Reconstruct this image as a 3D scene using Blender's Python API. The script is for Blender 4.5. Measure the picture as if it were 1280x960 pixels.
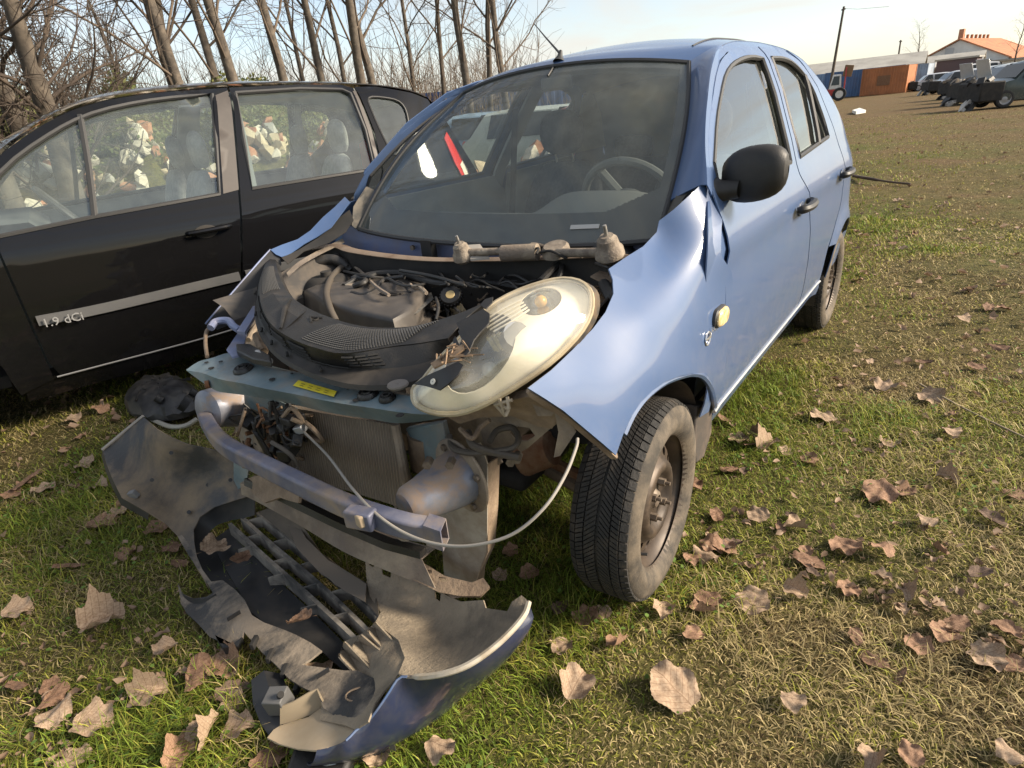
import bpy, bmesh, math, random
import numpy as np
from mathutils import Vector, Matrix, Euler
from mathutils.geometry import delaunay_2d_cdt
random.seed(7)
rng = np.random.default_rng(11)
R = math.radians
for o in list(bpy.data.objects):
    bpy.data.objects.remove(o)
SC = bpy.context.scene
COL = SC.collection

# ---------------------------------------------------------------- camera
CAM = np.array([1.3028, 1.3370, 1.2925]); FPX = 740.0
YAW, PITCH, ROLL = 3.804358, 0.42162, -0.0983
_cy, _sy, _cp, _sp = math.cos(YAW), math.sin(YAW), math.cos(PITCH), math.sin(PITCH)
FW = np.array([_cy*_cp, _sy*_cp, -_sp]); _r = np.array([_sy, -_cy, 0.0]); _u = np.cross(_r, FW)
RT = math.cos(ROLL)*_r + math.sin(ROLL)*_u
UP = -math.sin(ROLL)*_r + math.cos(ROLL)*_u
cd = bpy.data.cameras.new('camera')
cam = bpy.data.objects.new('camera', cd); COL.objects.link(cam)
cd.sensor_width = 36.0; cd.lens = FPX*36.0/1280.0; cd.clip_start = 0.02; cd.clip_end = 5000
M = Matrix((( RT[0], UP[0], -FW[0], CAM[0]), (RT[1], UP[1], -FW[1], CAM[1]), (RT[2], UP[2], -FW[2], CAM[2]), (0, 0, 0, 1)))
cam.matrix_world = M
SC.camera = cam

# ---------------------------------------------------------------- sky and sun
SUN_AZ, SUN_EL = R(119), R(29)          # azimuth measured from +x towards +y
SDIR = Vector((math.cos(SUN_AZ)*math.cos(SUN_EL), math.sin(SUN_AZ)*math.cos(SUN_EL), math.sin(SUN_EL)))
W = bpy.data.worlds.new('World'); SC.world = W; W.use_nodes = True
nt = W.node_tree; nt.nodes.clear()
def N(nt, t, **kw):
    n = nt.nodes.new(t)
    for k, v in kw.items(): setattr(n, k, v)
    return n
sky = N(nt, 'ShaderNodeTexSky', sky_type='NISHITA'); sky.sun_disc = False
sky.sun_elevation = SUN_EL; sky.sun_rotation = math.pi/2 - SUN_AZ
sky.air_density = 1.0; sky.dust_density = 1.0; sky.ozone_density = 1.0
# thin streaky high cloud over the whole sky
tc = N(nt, 'ShaderNodeTexCoord'); mp = N(nt, 'ShaderNodeMapping'); mp.inputs['Scale'].default_value = (1.0, 2.6, 9.0)
mp.inputs['Rotation'].default_value = (0.25, 0.15, 0.6)
nz = N(nt, 'ShaderNodeTexNoise'); nz.inputs['Scale'].default_value = 1.6; nz.inputs['Detail'].default_value = 7; nz.inputs['Roughness'].default_value = 0.55; nz.inputs['Distortion'].default_value = 0.6
cr = N(nt, 'ShaderNodeValToRGB'); cr.color_ramp.elements[0].position = 0.40; cr.color_ramp.elements[1].position = 0.72
cr.color_ramp.elements[0].color = (0.30, 0.30, 0.30, 1); cr.color_ramp.elements[1].color = (0.90, 0.90, 0.90, 1)
mx = N(nt, 'ShaderNodeMix', data_type='RGBA')
bwm = N(nt, 'ShaderNodeMix', data_type='RGBA', blend_type='MULTIPLY'); bwm.inputs[0].default_value = 1.0
bw = N(nt, 'ShaderNodeRGBToBW')
bg = N(nt, 'ShaderNodeBackground'); bg.inputs['Strength'].default_value = 0.085
ow = N(nt, 'ShaderNodeOutputWorld')
L = nt.links.new
L(tc.outputs['Generated'], mp.inputs['Vector']); L(mp.outputs['Vector'], nz.inputs['Vector']); L(nz.outputs['Fac'], cr.inputs['Fac'])
L(sky.outputs['Color'], bw.inputs['Color']); veil = N(nt, 'ShaderNodeMath', operation='MULTIPLY_ADD'); veil.inputs[1].default_value = .18; veil.inputs[2].default_value = 3.1
L(bw.outputs['Val'], veil.inputs[0]); L(veil.outputs[0], bwm.inputs[6]); bwm.inputs[7].default_value = (1.0, .955, .87, 1)
L(cr.outputs['Color'], mx.inputs[0]); L(sky.outputs['Color'], mx.inputs[6]); L(bwm.outputs[2], mx.inputs[7])
L(mx.outputs[2], bg.inputs['Color']); L(bg.outputs['Background'], ow.inputs['Surface'])
sd = bpy.data.lights.new('sun', 'SUN'); sd.energy = 3.4; sd.angle = R(16); sd.color = (1.0, 0.86, 0.68)
so = bpy.data.objects.new('sun', sd); COL.objects.link(so)
so.rotation_euler = (-SDIR).to_track_quat('-Z', 'Y').to_euler(); so.location = (-20, 12, 20)
SC.view_settings.view_transform = 'Standard'; SC.view_settings.look = 'None'
SC.view_settings.exposure = 1.5; SC.view_settings.gamma = 1.0; SC.view_settings.use_curve_mapping = False
SC.render.engine = 'CYCLES'
SC.cycles.max_bounces = 8; SC.cycles.transparent_max_bounces = 16

# ---------------------------------------------------------------- pixels (1280 x 960) to places
def ray(u, v): return FW + RT*((u-640)/FPX) - UP*((v-480)/FPX)
def PA(u, v, ax, val):
    d = ray(u, v); return CAM + d*((val-CAM[ax])/d[ax])
def PX(u, v, x): return PA(u, v, 0, x)
def PY(u, v, y): return PA(u, v, 1, y)
def PZ(u, v, z): return PA(u, v, 2, z)

# ---------------------------------------------------------------- helpers
def meshobj(name, verts, faces, mat, parent=None, smooth=True):
    me = bpy.data.meshes.new(name)
    me.from_pydata([tuple(map(float, v)) for v in verts], [], [tuple(f) for f in faces])
    me.update()
    if smooth: me.polygons.foreach_set('use_smooth', [True]*len(me.polygons))
    if mat: me.materials.append(mat)
    o = bpy.data.objects.new(name, me); COL.objects.link(o)
    if parent: o.parent = parent
    return o
def fixn(o):
    bm = bmesh.new(); bm.from_mesh(o.data); bmesh.ops.recalc_face_normals(bm, faces=bm.faces); bm.to_mesh(o.data); bm.free(); return o
def mod_solid(o, t, off=-1):
    m = o.modifiers.new('solid', 'SOLIDIFY'); m.thickness = t; m.offset = off
    e = o.modifiers.new('split', 'EDGE_SPLIT'); e.split_angle = R(50); e.use_edge_sharp = False; return o
def mod_bevel(o, w, seg=2, ang=35):
    m = o.modifiers.new('bevel', 'BEVEL'); m.width = w; m.segments = seg; m.limit_method = 'ANGLE'; m.angle_limit = R(ang); return o
def mod_sub(o, n=1):
    m = o.modifiers.new('sub', 'SUBSURF'); m.levels = n; m.render_levels = n; return o
def sharp(o, ang=40):
    me = o.data
    try: me.set_sharp_from_angle(angle=R(ang))
    except Exception: pass
    return o
def empty(name, loc=(0, 0, 0), rz=0.0, label=None, cat=None, group=None):
    e = bpy.data.objects.new(name, None); COL.objects.link(e); e.location = loc; e.rotation_euler = (0, 0, rz); e.empty_display_size = 0.2
    return tag(e, label, cat, group)
def tag(o, label=None, cat=None, group=None, kind=None):
    if label: o['label'] = label
    if cat: o['category'] = cat
    if group: o['group'] = group
    if kind: o['kind'] = kind
    return o
def copy_tree(o, parent=None):
    c = o.copy(); COL.objects.link(c); c.parent = parent
    for ch in list(o.children): copy_tree(ch, c)
    return c
def catmull(pts, n=6, closed=False):
    P = [np.asarray(p, float) for p in pts]; out = []; m = len(P)
    rngi = range(m if closed else m-1)
    for i in rngi:
        p0 = P[(i-1) % m] if (closed or i > 0) else 2*P[0]-P[1]
        p1 = P[i]; p2 = P[(i+1) % m]
        p3 = P[(i+2) % m] if (closed or i+2 < m) else 2*P[-1]-P[-2]
        for k in range(n):
            t = k/n
            out.append(0.5*((2*p1)+(-p0+p2)*t+(2*p0-5*p1+4*p2-p3)*t*t+(-p0+3*p1-3*p2+p3)*t**3))
    if not closed: out.append(P[-1])
    return out
def resample(pts, n):
    P = np.array(pts, float); d = np.r_[0, np.cumsum(np.linalg.norm(np.diff(P, axis=0), axis=1))]
    t = np.linspace(0, d[-1], n)
    return np.stack([np.interp(t, d, P[:, k]) for k in range(P.shape[1])], 1)
def inpoly(pts, poly):
    pts = np.atleast_2d(pts); x, y = pts[:, 0], pts[:, 1]; c = np.zeros(len(pts), bool); P = np.array(poly); j = len(P)-1
    for i in range(len(P)):
        xi, yi = P[i]; xj, yj = P[j]
        with np.errstate(divide='ignore', invalid='ignore'):
            k = ((yi > y) != (yj > y)) & (x < (xj-xi)*(y-yi)/(yj-yi+1e-15)+xi)
        c ^= k; j = i
    return c
def seg_dist(pts, poly):
    P = np.array(poly); A = P; B = np.roll(P, -1, 0); best = np.full(len(pts), 1e9)
    for a, b in zip(A, B):
        ab = b-a; t = np.clip(((pts-a)@ab)/(ab@ab+1e-15), 0, 1); best = np.minimum(best, np.linalg.norm(pts-a-t[:, None]*ab, axis=1))
    return best
def fill2d(outline, step, holes=()):
    """triangulate a 2-D outline with holes on a regular grid of inner points"""
    def dens(poly):
        out = []; m = len(poly)
        for i in range(m):
            a = np.array(poly[i], float); b = np.array(poly[(i+1) % m], float); k = max(1, int(round(np.linalg.norm(b-a)/step)))
            for q in range(k): out.append(a+(b-a)*q/k)
        return np.array(out)
    loops = [dens(outline)]+[dens(h) for h in holes]
    lo, hi = loops[0].min(0), loops[0].max(0)
    gx, gy = np.meshgrid(np.arange(lo[0]+step*.5, hi[0], step), np.arange(lo[1]+step*.5, hi[1], step))
    gx = gx + (np.arange(gx.shape[0])[:, None] % 2)*step*.5
    g = np.stack([gx.ravel(), gy.ravel()], 1)
    ok = inpoly(g, loops[0]) & (seg_dist(g, loops[0]) > step*.45)
    for h in loops[1:]: ok &= ~inpoly(g, h) & (seg_dist(g, h) > step*.45)
    g = g[ok]
    V = []; E = []
    for l in loops:
        s = len(V); V += list(l); E += [(s+i, s+(i+1) % len(l)) for i in range(len(l))]
    V += list(g)
    r = delaunay_2d_cdt([Vector((float(a), float(b))) for a, b in V], E, [], 0, 1e-6)
    v = np.array([tuple(p) for p in r[0]]); f = [tuple(q) for q in r[2]]
    cen = np.array([v[list(q)].mean(0) for q in f])
    ok = inpoly(cen, loops[0])
    for h in loops[1:]: ok &= ~inpoly(cen, h)
    return v, [q for q, k in zip(f, ok) if k]
class TPS:
    def __init__(s, pts, vals, lam=1e-4):
        s.p = np.array(pts, float); s.c = s.p.mean(0); s.s = s.p.std()+1e-9; P = (s.p-s.c)/s.s; n = len(P)
        K = s.k(np.linalg.norm(P[:, None]-P[None], axis=2)) + lam*np.eye(n)
        Q = np.c_[np.ones(n), P]; A = np.block([[K, Q], [Q.T, np.zeros((3, 3))]])
        s.w = np.linalg.lstsq(A, np.r_[np.array(vals, float), 0, 0, 0], rcond=None)[0]; s.P = P
    @staticmethod
    def k(r): return np.where(r > 1e-9, r*r*np.log(r+1e-12), 0)
    def __call__(s, q):
        q = (np.atleast_2d(q)-s.c)/s.s
        return s.k(np.linalg.norm(q[:, None]-s.P[None], axis=2))@s.w[:-3]+np.c_[np.ones(len(q)), q]@s.w[-3:]
def flip_to(v, f, towards):
    """orient all triangles so that normals look towards a point"""
    v = np.asarray(v); out = []
    for q in f:
        a, b, c = v[q[0]], v[q[1]], v[q[2]]; n = np.cross(b-a, c-a)
        out.append(q if np.dot(n, np.asarray(towards)-a) > 0 else q[::-1])
    return out
def sheet(name, outline, ctrl, ax, mat, parent=None, step=8, thick=0.003, holes=(), lam=1e-4, wob=0.0, off=0.0):
    """a sheet of metal or plastic: outline as seen, control points (u, v, coordinate along axis ax) give its true place"""
    t = TPS([c[:2] for c in ctrl], [c[2] for c in ctrl], lam)
    v2, f = fill2d(outline, step, holes)
    val = t(v2)
    v = np.array([PA(a, b, ax, c) for (a, b), c in zip(v2, val)])
    if wob: v = v + (rng.random(v.shape)-.5)*wob
    f = flip_to(v, f, CAM)
    o = meshobj(name, v, f, mat, parent)
    if thick: mod_solid(o, thick, -1)
    return o
class MB:
    def __init__(s): s.v = []; s.f = []
    def add(s, v, f, T=None):
        b = len(s.v)
        for p in v:
            p = Vector(tuple(map(float, p)))
            s.v.append(tuple(T @ p) if T is not None else tuple(p))
        s.f += [tuple(i+b for i in q) for q in f]; return s
    def box(s, c, d, rot=None, T=None, taper=1.0):
        x, y, z = d[0]/2, d[1]/2, d[2]/2; t = taper
        v = [(-x, -y, -z), (x, -y, -z), (x, y, -z), (-x, y, -z), (-x*t, -y*t, z), (x*t, -y*t, z), (x*t, y*t, z), (-x*t, y*t, z)]
        Mx = Matrix.Translation(Vector(tuple(map(float, c))))
        if rot is not None: Mx = Mx @ Euler(rot).to_matrix().to_4x4()
        if T is not None: Mx = T @ Mx
        return s.add(v, [(0, 3, 2, 1), (4, 5, 6, 7), (0, 1, 5, 4), (1, 2, 6, 5), (2, 3, 7, 6), (3, 0, 4, 7)], Mx)
    def frame(s, d):
        d = Vector(tuple(map(float, d))).normalized(); a = Vector((0, 0, 1)) if abs(d.z) < .9 else Vector((1, 0, 0))
        x = d.cross(a).normalized(); return x, d.cross(x).normalized()
    def tube(s, pts, r, n=8, cap=True, T=None, sq=None):
        P = [Vector(tuple(map(float, p))) for p in pts]; m = len(P); rs = r if hasattr(r, '__len__') else [r]*m
        x, y = s.frame(P[1]-P[0]); v = []; f = []
        for i in range(m):
            d = (P[min(i+1, m-1)]-P[max(i-1, 0)])
            if d.length < 1e-9: d = Vector((0, 0, 1))
            d.normalize(); x = (x-d*x.dot(d)).normalized(); y = d.cross(x)
            for k in range(n):
                a = 2*math.pi*k/n; v.append(P[i]+(x*math.cos(a)+y*math.sin(a))*rs[i])
        for i in range(m-1):
            for k in range(n):
                f.append((i*n+k, i*n+(k+1) % n, (i+1)*n+(k+1) % n, (i+1)*n+k))
        if cap: f += [tuple(range(n))[::-1], tuple((m-1)*n+k for k in range(n))]
        return s.add(v, f, T)
    def cyl(s, a, b, r0, r1=None, n=16, T=None): return s.tube([a, b], [r0, r0 if r1 is None else r1], n, True, T)
    def lathe(s, prof, n=32, T=None, closed=False):
        """profile (radius, height) round local z"""
        v = []; f = []; m = len(prof)
        for r, h in prof:
            for k in range(n): a = 2*math.pi*k/n; v.append((r*math.cos(a), r*math.sin(a), h))
        for i in range(m if closed else m-1):
            j = (i+1) % m
            for k in range(n): f.append((i*n+k, i*n+(k+1) % n, j*n+(k+1) % n, j*n+k))
        return s.add(v, f, T)
    def prism(s, poly, vec, T=None):
        P = [np.asarray(p, float) for p in poly]; n = len(P); v = P+[p+np.asarray(vec, float) for p in P]
        f = [tuple(range(n))[::-1], tuple(range(n, 2*n))]+[(i, (i+1) % n, n+(i+1) % n, n+i) for i in range(n)]
        return s.add(v, f, T)
    def loft(s, rows, closed=False, T=None):
        n = len(rows[0]); v = [p for r in rows for p in r]; f = []
        for i in range(len(rows)-1):
            for k in range(n if closed else n-1):
                f.append((i*n+k, i*n+(k+1) % n, (i+1)*n+(k+1) % n, (i+1)*n+k))
        return s.add(v, f, T)
    def ball(s, c, r, n=12, m=8, T=None):
        r = r if hasattr(r, '__len__') else (r, r, r)
        rows = []
        for i in range(m+1):
            a = math.pi*i/m
            rows.append([(c[0]+r[0]*max(math.sin(a), .01)*math.cos(2*math.pi*k/n), c[1]+r[1]*max(math.sin(a), .01)*math.sin(2*math.pi*k/n), c[2]+r[2]*math.cos(a)) for k in range(n)])
        return s.loft(rows, True, T)
    def build(s, name, mat, parent=None, smooth=True, bevel=0, seg=2, fix=True, ang=40):
        o = meshobj(name, s.v, s.f, mat, parent, smooth)
        if fix: fixn(o)
        if smooth: sharp(o, ang)
        if bevel: mod_bevel(o, bevel, seg)
        return o
def tubez(name, pts, r, mat, parent=None, n=8, sub=6):
    """a hose or cable through (u, v, z) points"""
    P = catmull([PZ(*p) for p in pts], sub)
    return MB().tube(P, r, n).build(name, mat, parent)

# ---------------------------------------------------------------- materials
def lk(nt, a, b): nt.links.new(a, b)
def new_mat(name):
    m = bpy.data.materials.new(name); m.use_nodes = True; t = m.node_tree; b = t.nodes['Principled BSDF']; return m, t, b
def ramp(t, src, stops):
    c = N(t, 'ShaderNodeValToRGB'); e = c.color_ramp.elements
    while len(e) < len(stops): e.new(0.5)
    for i, (p, col) in enumerate(stops):
        e[i].position = p; e[i].color = (*col, 1) if len(col) == 3 else col
    lk(t, src, c.inputs['Fac']); return c
def noise(t, scale, detail=4, rough=.55, vec=None, dist=0.0):
    n = N(t, 'ShaderNodeTexNoise'); n.inputs['Scale'].default_value = scale; n.inputs['Detail'].default_value = detail
    n.inputs['Roughness'].default_value = rough; n.inputs['Distortion'].default_value = dist
    if vec is not None: lk(t, vec, n.inputs['Vector'])
    return n
def mixc(t, fac, a, b):
    m = N(t, 'ShaderNodeMix', data_type='RGBA')
    for s, i in ((fac, 0), (a, 6), (b, 7)):
        if hasattr(s, 'links'): lk(t, s, m.inputs[i])
        elif i == 0: m.inputs[0].default_value = s
        else: m.inputs[i].default_value = (*s, 1)
    return m.outputs[2]
def mat(name, col, rough=.5, metal=0.0, col2=None, nscale=8.0, lo=.4, hi=.65, dust=None, dcol=(.26, .19, .12), dscale=5.0, dlo=.45, dhi=.7,
        bump=0.0, bscale=60.0, coat=0.0, spec=None, rough2=None, coord='pos'):
    m, t, b = new_mat(name)
    if coord == 'pos': vec = N(t, 'ShaderNodeNewGeometry').outputs['Position']
    else: vec = N(t, 'ShaderNodeTexCoord').outputs['Object']
    c = None
    if col2 is not None:
        n = noise(t, nscale, 6, .6, vec); c = ramp(t, n.outputs['Fac'], [(lo, col), (hi, col2)]).outputs['Color']
    rr = None
    if dust:
        n2 = noise(t, dscale, 8, .65, vec, .4); d = ramp(t, n2.outputs['Fac'], [(dlo, (0, 0, 0)), (dhi, (dust, dust, dust))])
        c = mixc(t, d.outputs['Color'], c if c is not None else col, dcol)
        rr = N(t, 'ShaderNodeMapRange'); lk(t, d.outputs['Color'], rr.inputs['Value']); rr.inputs['To Min'].default_value = rough; rr.inputs['To Max'].default_value = .9
        lk(t, rr.outputs['Result'], b.inputs['Roughness'])
        if metal:
            mm = N(t, 'ShaderNodeMapRange'); lk(t, d.outputs['Color'], mm.inputs['Value']); mm.inputs['To Min'].default_value = metal; mm.inputs['To Max'].default_value = 0
            lk(t, mm.outputs['Result'], b.inputs['Metallic'])
    if c is not None: lk(t, c, b.inputs['Base Color'])
    else: b.inputs['Base Color'].default_value = (*col, 1)
    if not rr: b.inputs['Roughness'].default_value = rough
    if not (dust and metal): b.inputs['Metallic'].default_value = metal
    if coat: b.inputs['Coat Weight'].default_value = coat; b.inputs['Coat Roughness'].default_value = .04
    if spec is not None: b.inputs['Specular IOR Level'].default_value = spec
    if bump:
        nb = noise(t, bscale, 5, .6, vec); bp = N(t, 'ShaderNodeBump'); bp.inputs['Strength'].default_value = bump; bp.inputs['Distance'].default_value = .01
        lk(t, nb.outputs['Fac'], bp.inputs['Height']); lk(t, bp.outputs['Normal'], b.inputs['Normal'])
    return m
def glass(name, tint=(.62, .70, .66), rough=.02, haze=0.0, hcol=(.7, .68, .6), ior=1.5, minr=0.0, body=0.0, bcol=(.25, .3, .28)):
    """thin pane: tinted see-through plus mirror reflection by angle; haze adds a milky film"""
    m, t, b = new_mat(name); t.nodes.remove(b); out = t.nodes['Material Output']
    tr = N(t, 'ShaderNodeBsdfTransparent'); tr.inputs['Color'].default_value = (*tint, 1)
    gl = N(t, 'ShaderNodeBsdfGlossy'); gl.inputs['Roughness'].default_value = rough
    ge = N(t, 'ShaderNodeNewGeometry'); dt = N(t, 'ShaderNodeVectorMath', operation='DOT_PRODUCT'); lk(t, ge.outputs['Incoming'], dt.inputs[0]); lk(t, ge.outputs['Normal'], dt.inputs[1])
    ab_ = N(t, 'ShaderNodeMath', operation='ABSOLUTE'); lk(t, dt.outputs['Value'], ab_.inputs[0])
    om = N(t, 'ShaderNodeMath', operation='SUBTRACT'); om.inputs[0].default_value = 1.0; lk(t, ab_.outputs[0], om.inputs[1])
    pw = N(t, 'ShaderNodeMath', operation='POWER'); lk(t, om.outputs[0], pw.inputs[0]); pw.inputs[1].default_value = 5.0
    f0 = ((ior-1)/(ior+1))**2*1.8+minr          # both faces of the pane reflect
    mr = N(t, 'ShaderNodeMapRange'); mr.inputs['To Min'].default_value = f0; lk(t, pw.outputs[0], mr.inputs['Value'])
    mx = N(t, 'ShaderNodeMixShader'); lk(t, mr.outputs['Result'], mx.inputs['Fac'])
    base = tr.outputs['BSDF']
    if haze:
        df = N(t, 'ShaderNodeBsdfDiffuse'); df.inputs['Color'].default_value = (*hcol, 1)
        geo = N(t, 'ShaderNodeNewGeometry'); nn = noise(t, 14, 6, .6, geo.outputs['Position'])
        rp = ramp(t, nn.outputs['Fac'], [(.3, (haze*.7,)*3), (.75, (min(1, haze*1.35),)*3)])
        m2 = N(t, 'ShaderNodeMixShader'); lk(t, rp.outputs['Color'], m2.inputs['Fac']); lk(t, base, m2.inputs[1]); lk(t, df.outputs['BSDF'], m2.inputs[2]); base = m2.outputs['Shader']
    lk(t, base, mx.inputs[1]); lk(t, gl.outputs['BSDF'], mx.inputs[2]); lk(t, mx.outputs['Shader'], out.inputs['Surface'])
    return m
def paint(name, col, metal=.55, rough=.32, dust=.25, dcol=(.35, .30, .24), coat=1.0, spec=.35, cmax=.35):
    m, t, b = new_mat(name); geo = N(t, 'ShaderNodeNewGeometry')
    n = noise(t, 3.0, 8, .65, geo.outputs['Position'], .5); d = ramp(t, n.outputs['Fac'], [(.42, (0, 0, 0)), (.8, (dust,)*3)])
    n3 = noise(t, 160.0, 2, .5, geo.outputs['Position']); sp = ramp(t, n3.outputs['Fac'], [(.66, (0, 0, 0)), (.74, (dust*.7,)*3)])
    ad = N(t, 'ShaderNodeMath', operation='MAXIMUM'); lk(t, d.outputs['Color'], ad.inputs[0]); lk(t, sp.outputs['Color'], ad.inputs[1])
    # road dirt thrown up along the lower body
    sz = N(t, 'ShaderNodeSeparateXYZ'); lk(t, geo.outputs['Position'], sz.inputs[0]); zr_ = N(t, 'ShaderNodeMapRange'); lk(t, sz.outputs['Z'], zr_.inputs['Value'])
    zr_.inputs['From Min'].default_value = .85; zr_.inputs['From Max'].default_value = .30; zr_.inputs['To Min'].default_value = .0; zr_.inputs['To Max'].default_value = .75
    n5 = noise(t, 22.0, 8, .7, geo.outputs['Position'], .6); r5 = ramp(t, n5.outputs['Fac'], [(.38, (0, 0, 0)), (.68, (1, 1, 1))]); ml = N(t, 'ShaderNodeMath', operation='MULTIPLY'); lk(t, zr_.outputs['Result'], ml.inputs[0]); lk(t, r5.outputs['Color'], ml.inputs[1])
    ad2 = N(t, 'ShaderNodeMath', operation='MAXIMUM'); lk(t, ad.outputs[0], ad2.inputs[0]); sc_ = N(t, 'ShaderNodeMath', operation='MULTIPLY'); lk(t, ml.outputs[0], sc_.inputs[0]); sc_.inputs[1].default_value = min(1, dust*3.2); lk(t, sc_.outputs[0], ad2.inputs[1]); ad = ad2
    c = mixc(t, ad.outputs[0], col, dcol); lk(t, c, b.inputs['Base Color'])
    b.inputs['Metallic'].default_value = metal; b.inputs['Roughness'].default_value = rough
    b.inputs['Coat Weight'].default_value = coat
    cr_ = N(t, 'ShaderNodeMapRange'); lk(t, ad.outputs[0], cr_.inputs['Value']); cr_.inputs['To Min'].default_value = .05; cr_.inputs['To Max'].default_value = cmax; b.inputs['Specular IOR Level'].default_value = spec
    lk(t, cr_.outputs['Result'], b.inputs['Coat Roughness'])
    nb = noise(t, 2.3, 2, .5, geo.outputs['Position']); bp = N(t, 'ShaderNodeBump'); bp.inputs['Strength'].default_value = .05; bp.inputs['Distance'].default_value = .05
    lk(t, nb.outputs['Fac'], bp.inputs['Height']); lk(t, bp.outputs['Normal'], b.inputs['Coat Normal'])
    return m
m_blue = paint('blue_metallic_paint', (.056, .102, .215), .0, .45, .18, (.20, .20, .22), .75)
m_blue_in = mat('blue_primer_paint', (.14, .175, .30), .45, .1, dust=.6, dcol=(.22, .19, .18), dscale=9)
m_teal = mat('teal_grey_paint', (.12, .175, .20), .42, .1, col2=(.22, .275, .29), nscale=7, dust=.6, dcol=(.25, .20, .15), dscale=11, dlo=.48, dhi=.72)
m_beam = mat('dusty_blue_beam', (.085, .095, .15), .5, .1, col2=(.17, .17, .21), nscale=9, dust=.9, dcol=(.27, .21, .155), dscale=8, dlo=.44, dhi=.66)
m_mud = mat('muddy_steel', (.20, .145, .10), .85, .1, col2=(.30, .225, .155), nscale=14, bump=.5, bscale=70, dust=.5, dcol=(.09, .06, .045), dscale=7)
m_mud2 = mat('muddy_grey_steel', (.19, .15, .115), .8, .15, col2=(.33, .27, .20), nscale=10, bump=.4, bscale=90, dust=.7, dcol=(.13, .11, .10), dscale=6)
m_rust = mat('rusty_steel', (.17, .075, .035), .9, .1, col2=(.24, .15, .09), nscale=18, bump=.5, bscale=110)
m_dark = mat('black_underside', (.012, .012, .012), .85, col2=(.03, .026, .022), nscale=6)
m_blk = mat('black_plastic', (.009, .009, .0095), .5, dust=.28, dcol=(.07, .06, .05), dscale=9, bump=.12, bscale=300)
m_blkdust = mat('dusty_black_plastic', (.009, .009, .009), .40, col2=(.020, .0195, .019), nscale=5, dust=.32, dcol=(.09, .074, .058), dscale=10, dlo=.5, dhi=.75, bump=.15, bscale=240)
m_trim = mat('grey_plastic_trim', (.03, .03, .03), .55, bump=.15, bscale=400)
m_rubber = mat('tyre_rubber', (.014, .014, .014), .75, col2=(.032, .029, .026), nscale=9, dust=.5, dcol=(.13, .10, .07), dscale=14, dlo=.50, dhi=.76, bump=.3, bscale=120)
m_side = mat('tyre_sidewall', (.040, .035, .029), .85, col2=(.12, .098, .073), nscale=16, dust=.4, dcol=(.20, .155, .105), dscale=9, bump=.2, bscale=150)
m_rim = mat('rusty_steel_wheel', (.035, .027, .022), .5, .3, col2=(.075, .054, .038), nscale=11, dust=.4, dcol=(.13, .09, .058), dscale=15, dlo=.52)
m_bolt = mat('rusty_bolt', (.13, .10, .075), .6, .4, col2=(.22, .18, .14), nscale=40)
m_steel = mat('bare_steel', (.45, .44, .42), .35, .9, dust=.4, dscale=20)
m_alu = mat('dusty_aluminium', (.42, .40, .37), .5, .6, dust=.6, dcol=(.22, .17, .12), dscale=16)
m_chrome = mat('silver_reflector', (.75, .74, .70), .12, .95)
m_seat = mat('grey_seat_cloth', (.035, .036, .04), .95, col2=(.06, .06, .065), nscale=60, bump=.3, bscale=500)
m_dash = mat('charcoal_dashboard', (.075, .08, .08), .75, bump=.15, bscale=500, dust=.3, dcol=(.10, .10, .09))
m_inner = mat('grey_interior_trim', (.22, .225, .215), .85, bump=.1, bscale=300)
m_white = mat('white_plastic', (.7, .68, .62), .5, dust=.4, dscale=14)
m_cable = mat('pale_grey_cable', (.27, .25, .22), .55)
m_screen = glass('windscreen_glass', (.93, .97, .94), .015, haze=.10, hcol=(.50, .55, .50), ior=1.5)
m_glass = glass('side_window_glass', (.88, .94, .91), .012, haze=.03, hcol=(.42, .46, .42), ior=1.6, minr=.22)
m_lens = glass('hazy_headlight_lens', (.96, .94, .88), .05, haze=.22, hcol=(.95, .90, .76), minr=.02)
# ================================================================ ground: one sheet out to the horizon
def hnoise(x, y):
    return (.012*np.sin(x*2.1+1.3*np.sin(y*1.7))*np.sin(y*2.6+.8) + .008*np.sin(x*5.3+y*3.1)*np.sin(y*4.7-x*2.2) + .02*np.sin(x*.55+2)*np.sin(y*.6+1))
def gz(x, y):
    r = np.hypot(x-1.3, y-1.3)
    return hnoise(x, y)*np.clip((r-1.2)/3, .25, 1)-.006
rr = np.concatenate([np.linspace(.0, 1, 12), 1*1.028**np.arange(1, 240)]); rr = rr[rr < 900]; rr = np.append(rr, 1500)
th = np.linspace(0, 2*math.pi, 361)[:-1]
gv = []; gf = []
A_, B_ = np.meshgrid(rr, th, indexing='ij'); gx = 1.3+A_*np.cos(B_); gy = 1.3+A_*np.sin(B_); gzv = np.where(A_ < 120, gz(gx, gy), 0)
gv = np.stack([gx.ravel(), gy.ravel(), gzv.ravel()], 1); nT = len(th)
I, K = np.meshgrid(np.arange(len(rr)-1), np.arange(nT), indexing='ij'); K2 = (K+1) % nT
gf = np.stack([I*nT+K, (I+1)*nT+K, (I+1)*nT+K2, I*nT+K2], -1).reshape(-1, 4)
m_ground, t_, b_ = new_mat('grassy_earth'); P_ = N(t_, 'ShaderNodeNewGeometry').outputs['Position']
n1 = noise(t_, .55, 8, .62, P_, .3); n2 = noise(t_, 9.0, 8, .7, P_); n3 = noise(t_, 60.0, 5, .7, P_); n4 = noise(t_, .12, 4, .5, P_)
sx = N(t_, 'ShaderNodeSeparateXYZ'); lk(t_, P_, sx.inputs[0])
far = N(t_, 'ShaderNodeMapRange'); lk(t_, sx.outputs['X'], far.inputs['Value']); far.inputs['From Min'].default_value = -3; far.inputs['From Max'].default_value = -30; far.inputs['To Min'].default_value = .02; far.inputs['To Max'].default_value = .24
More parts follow.
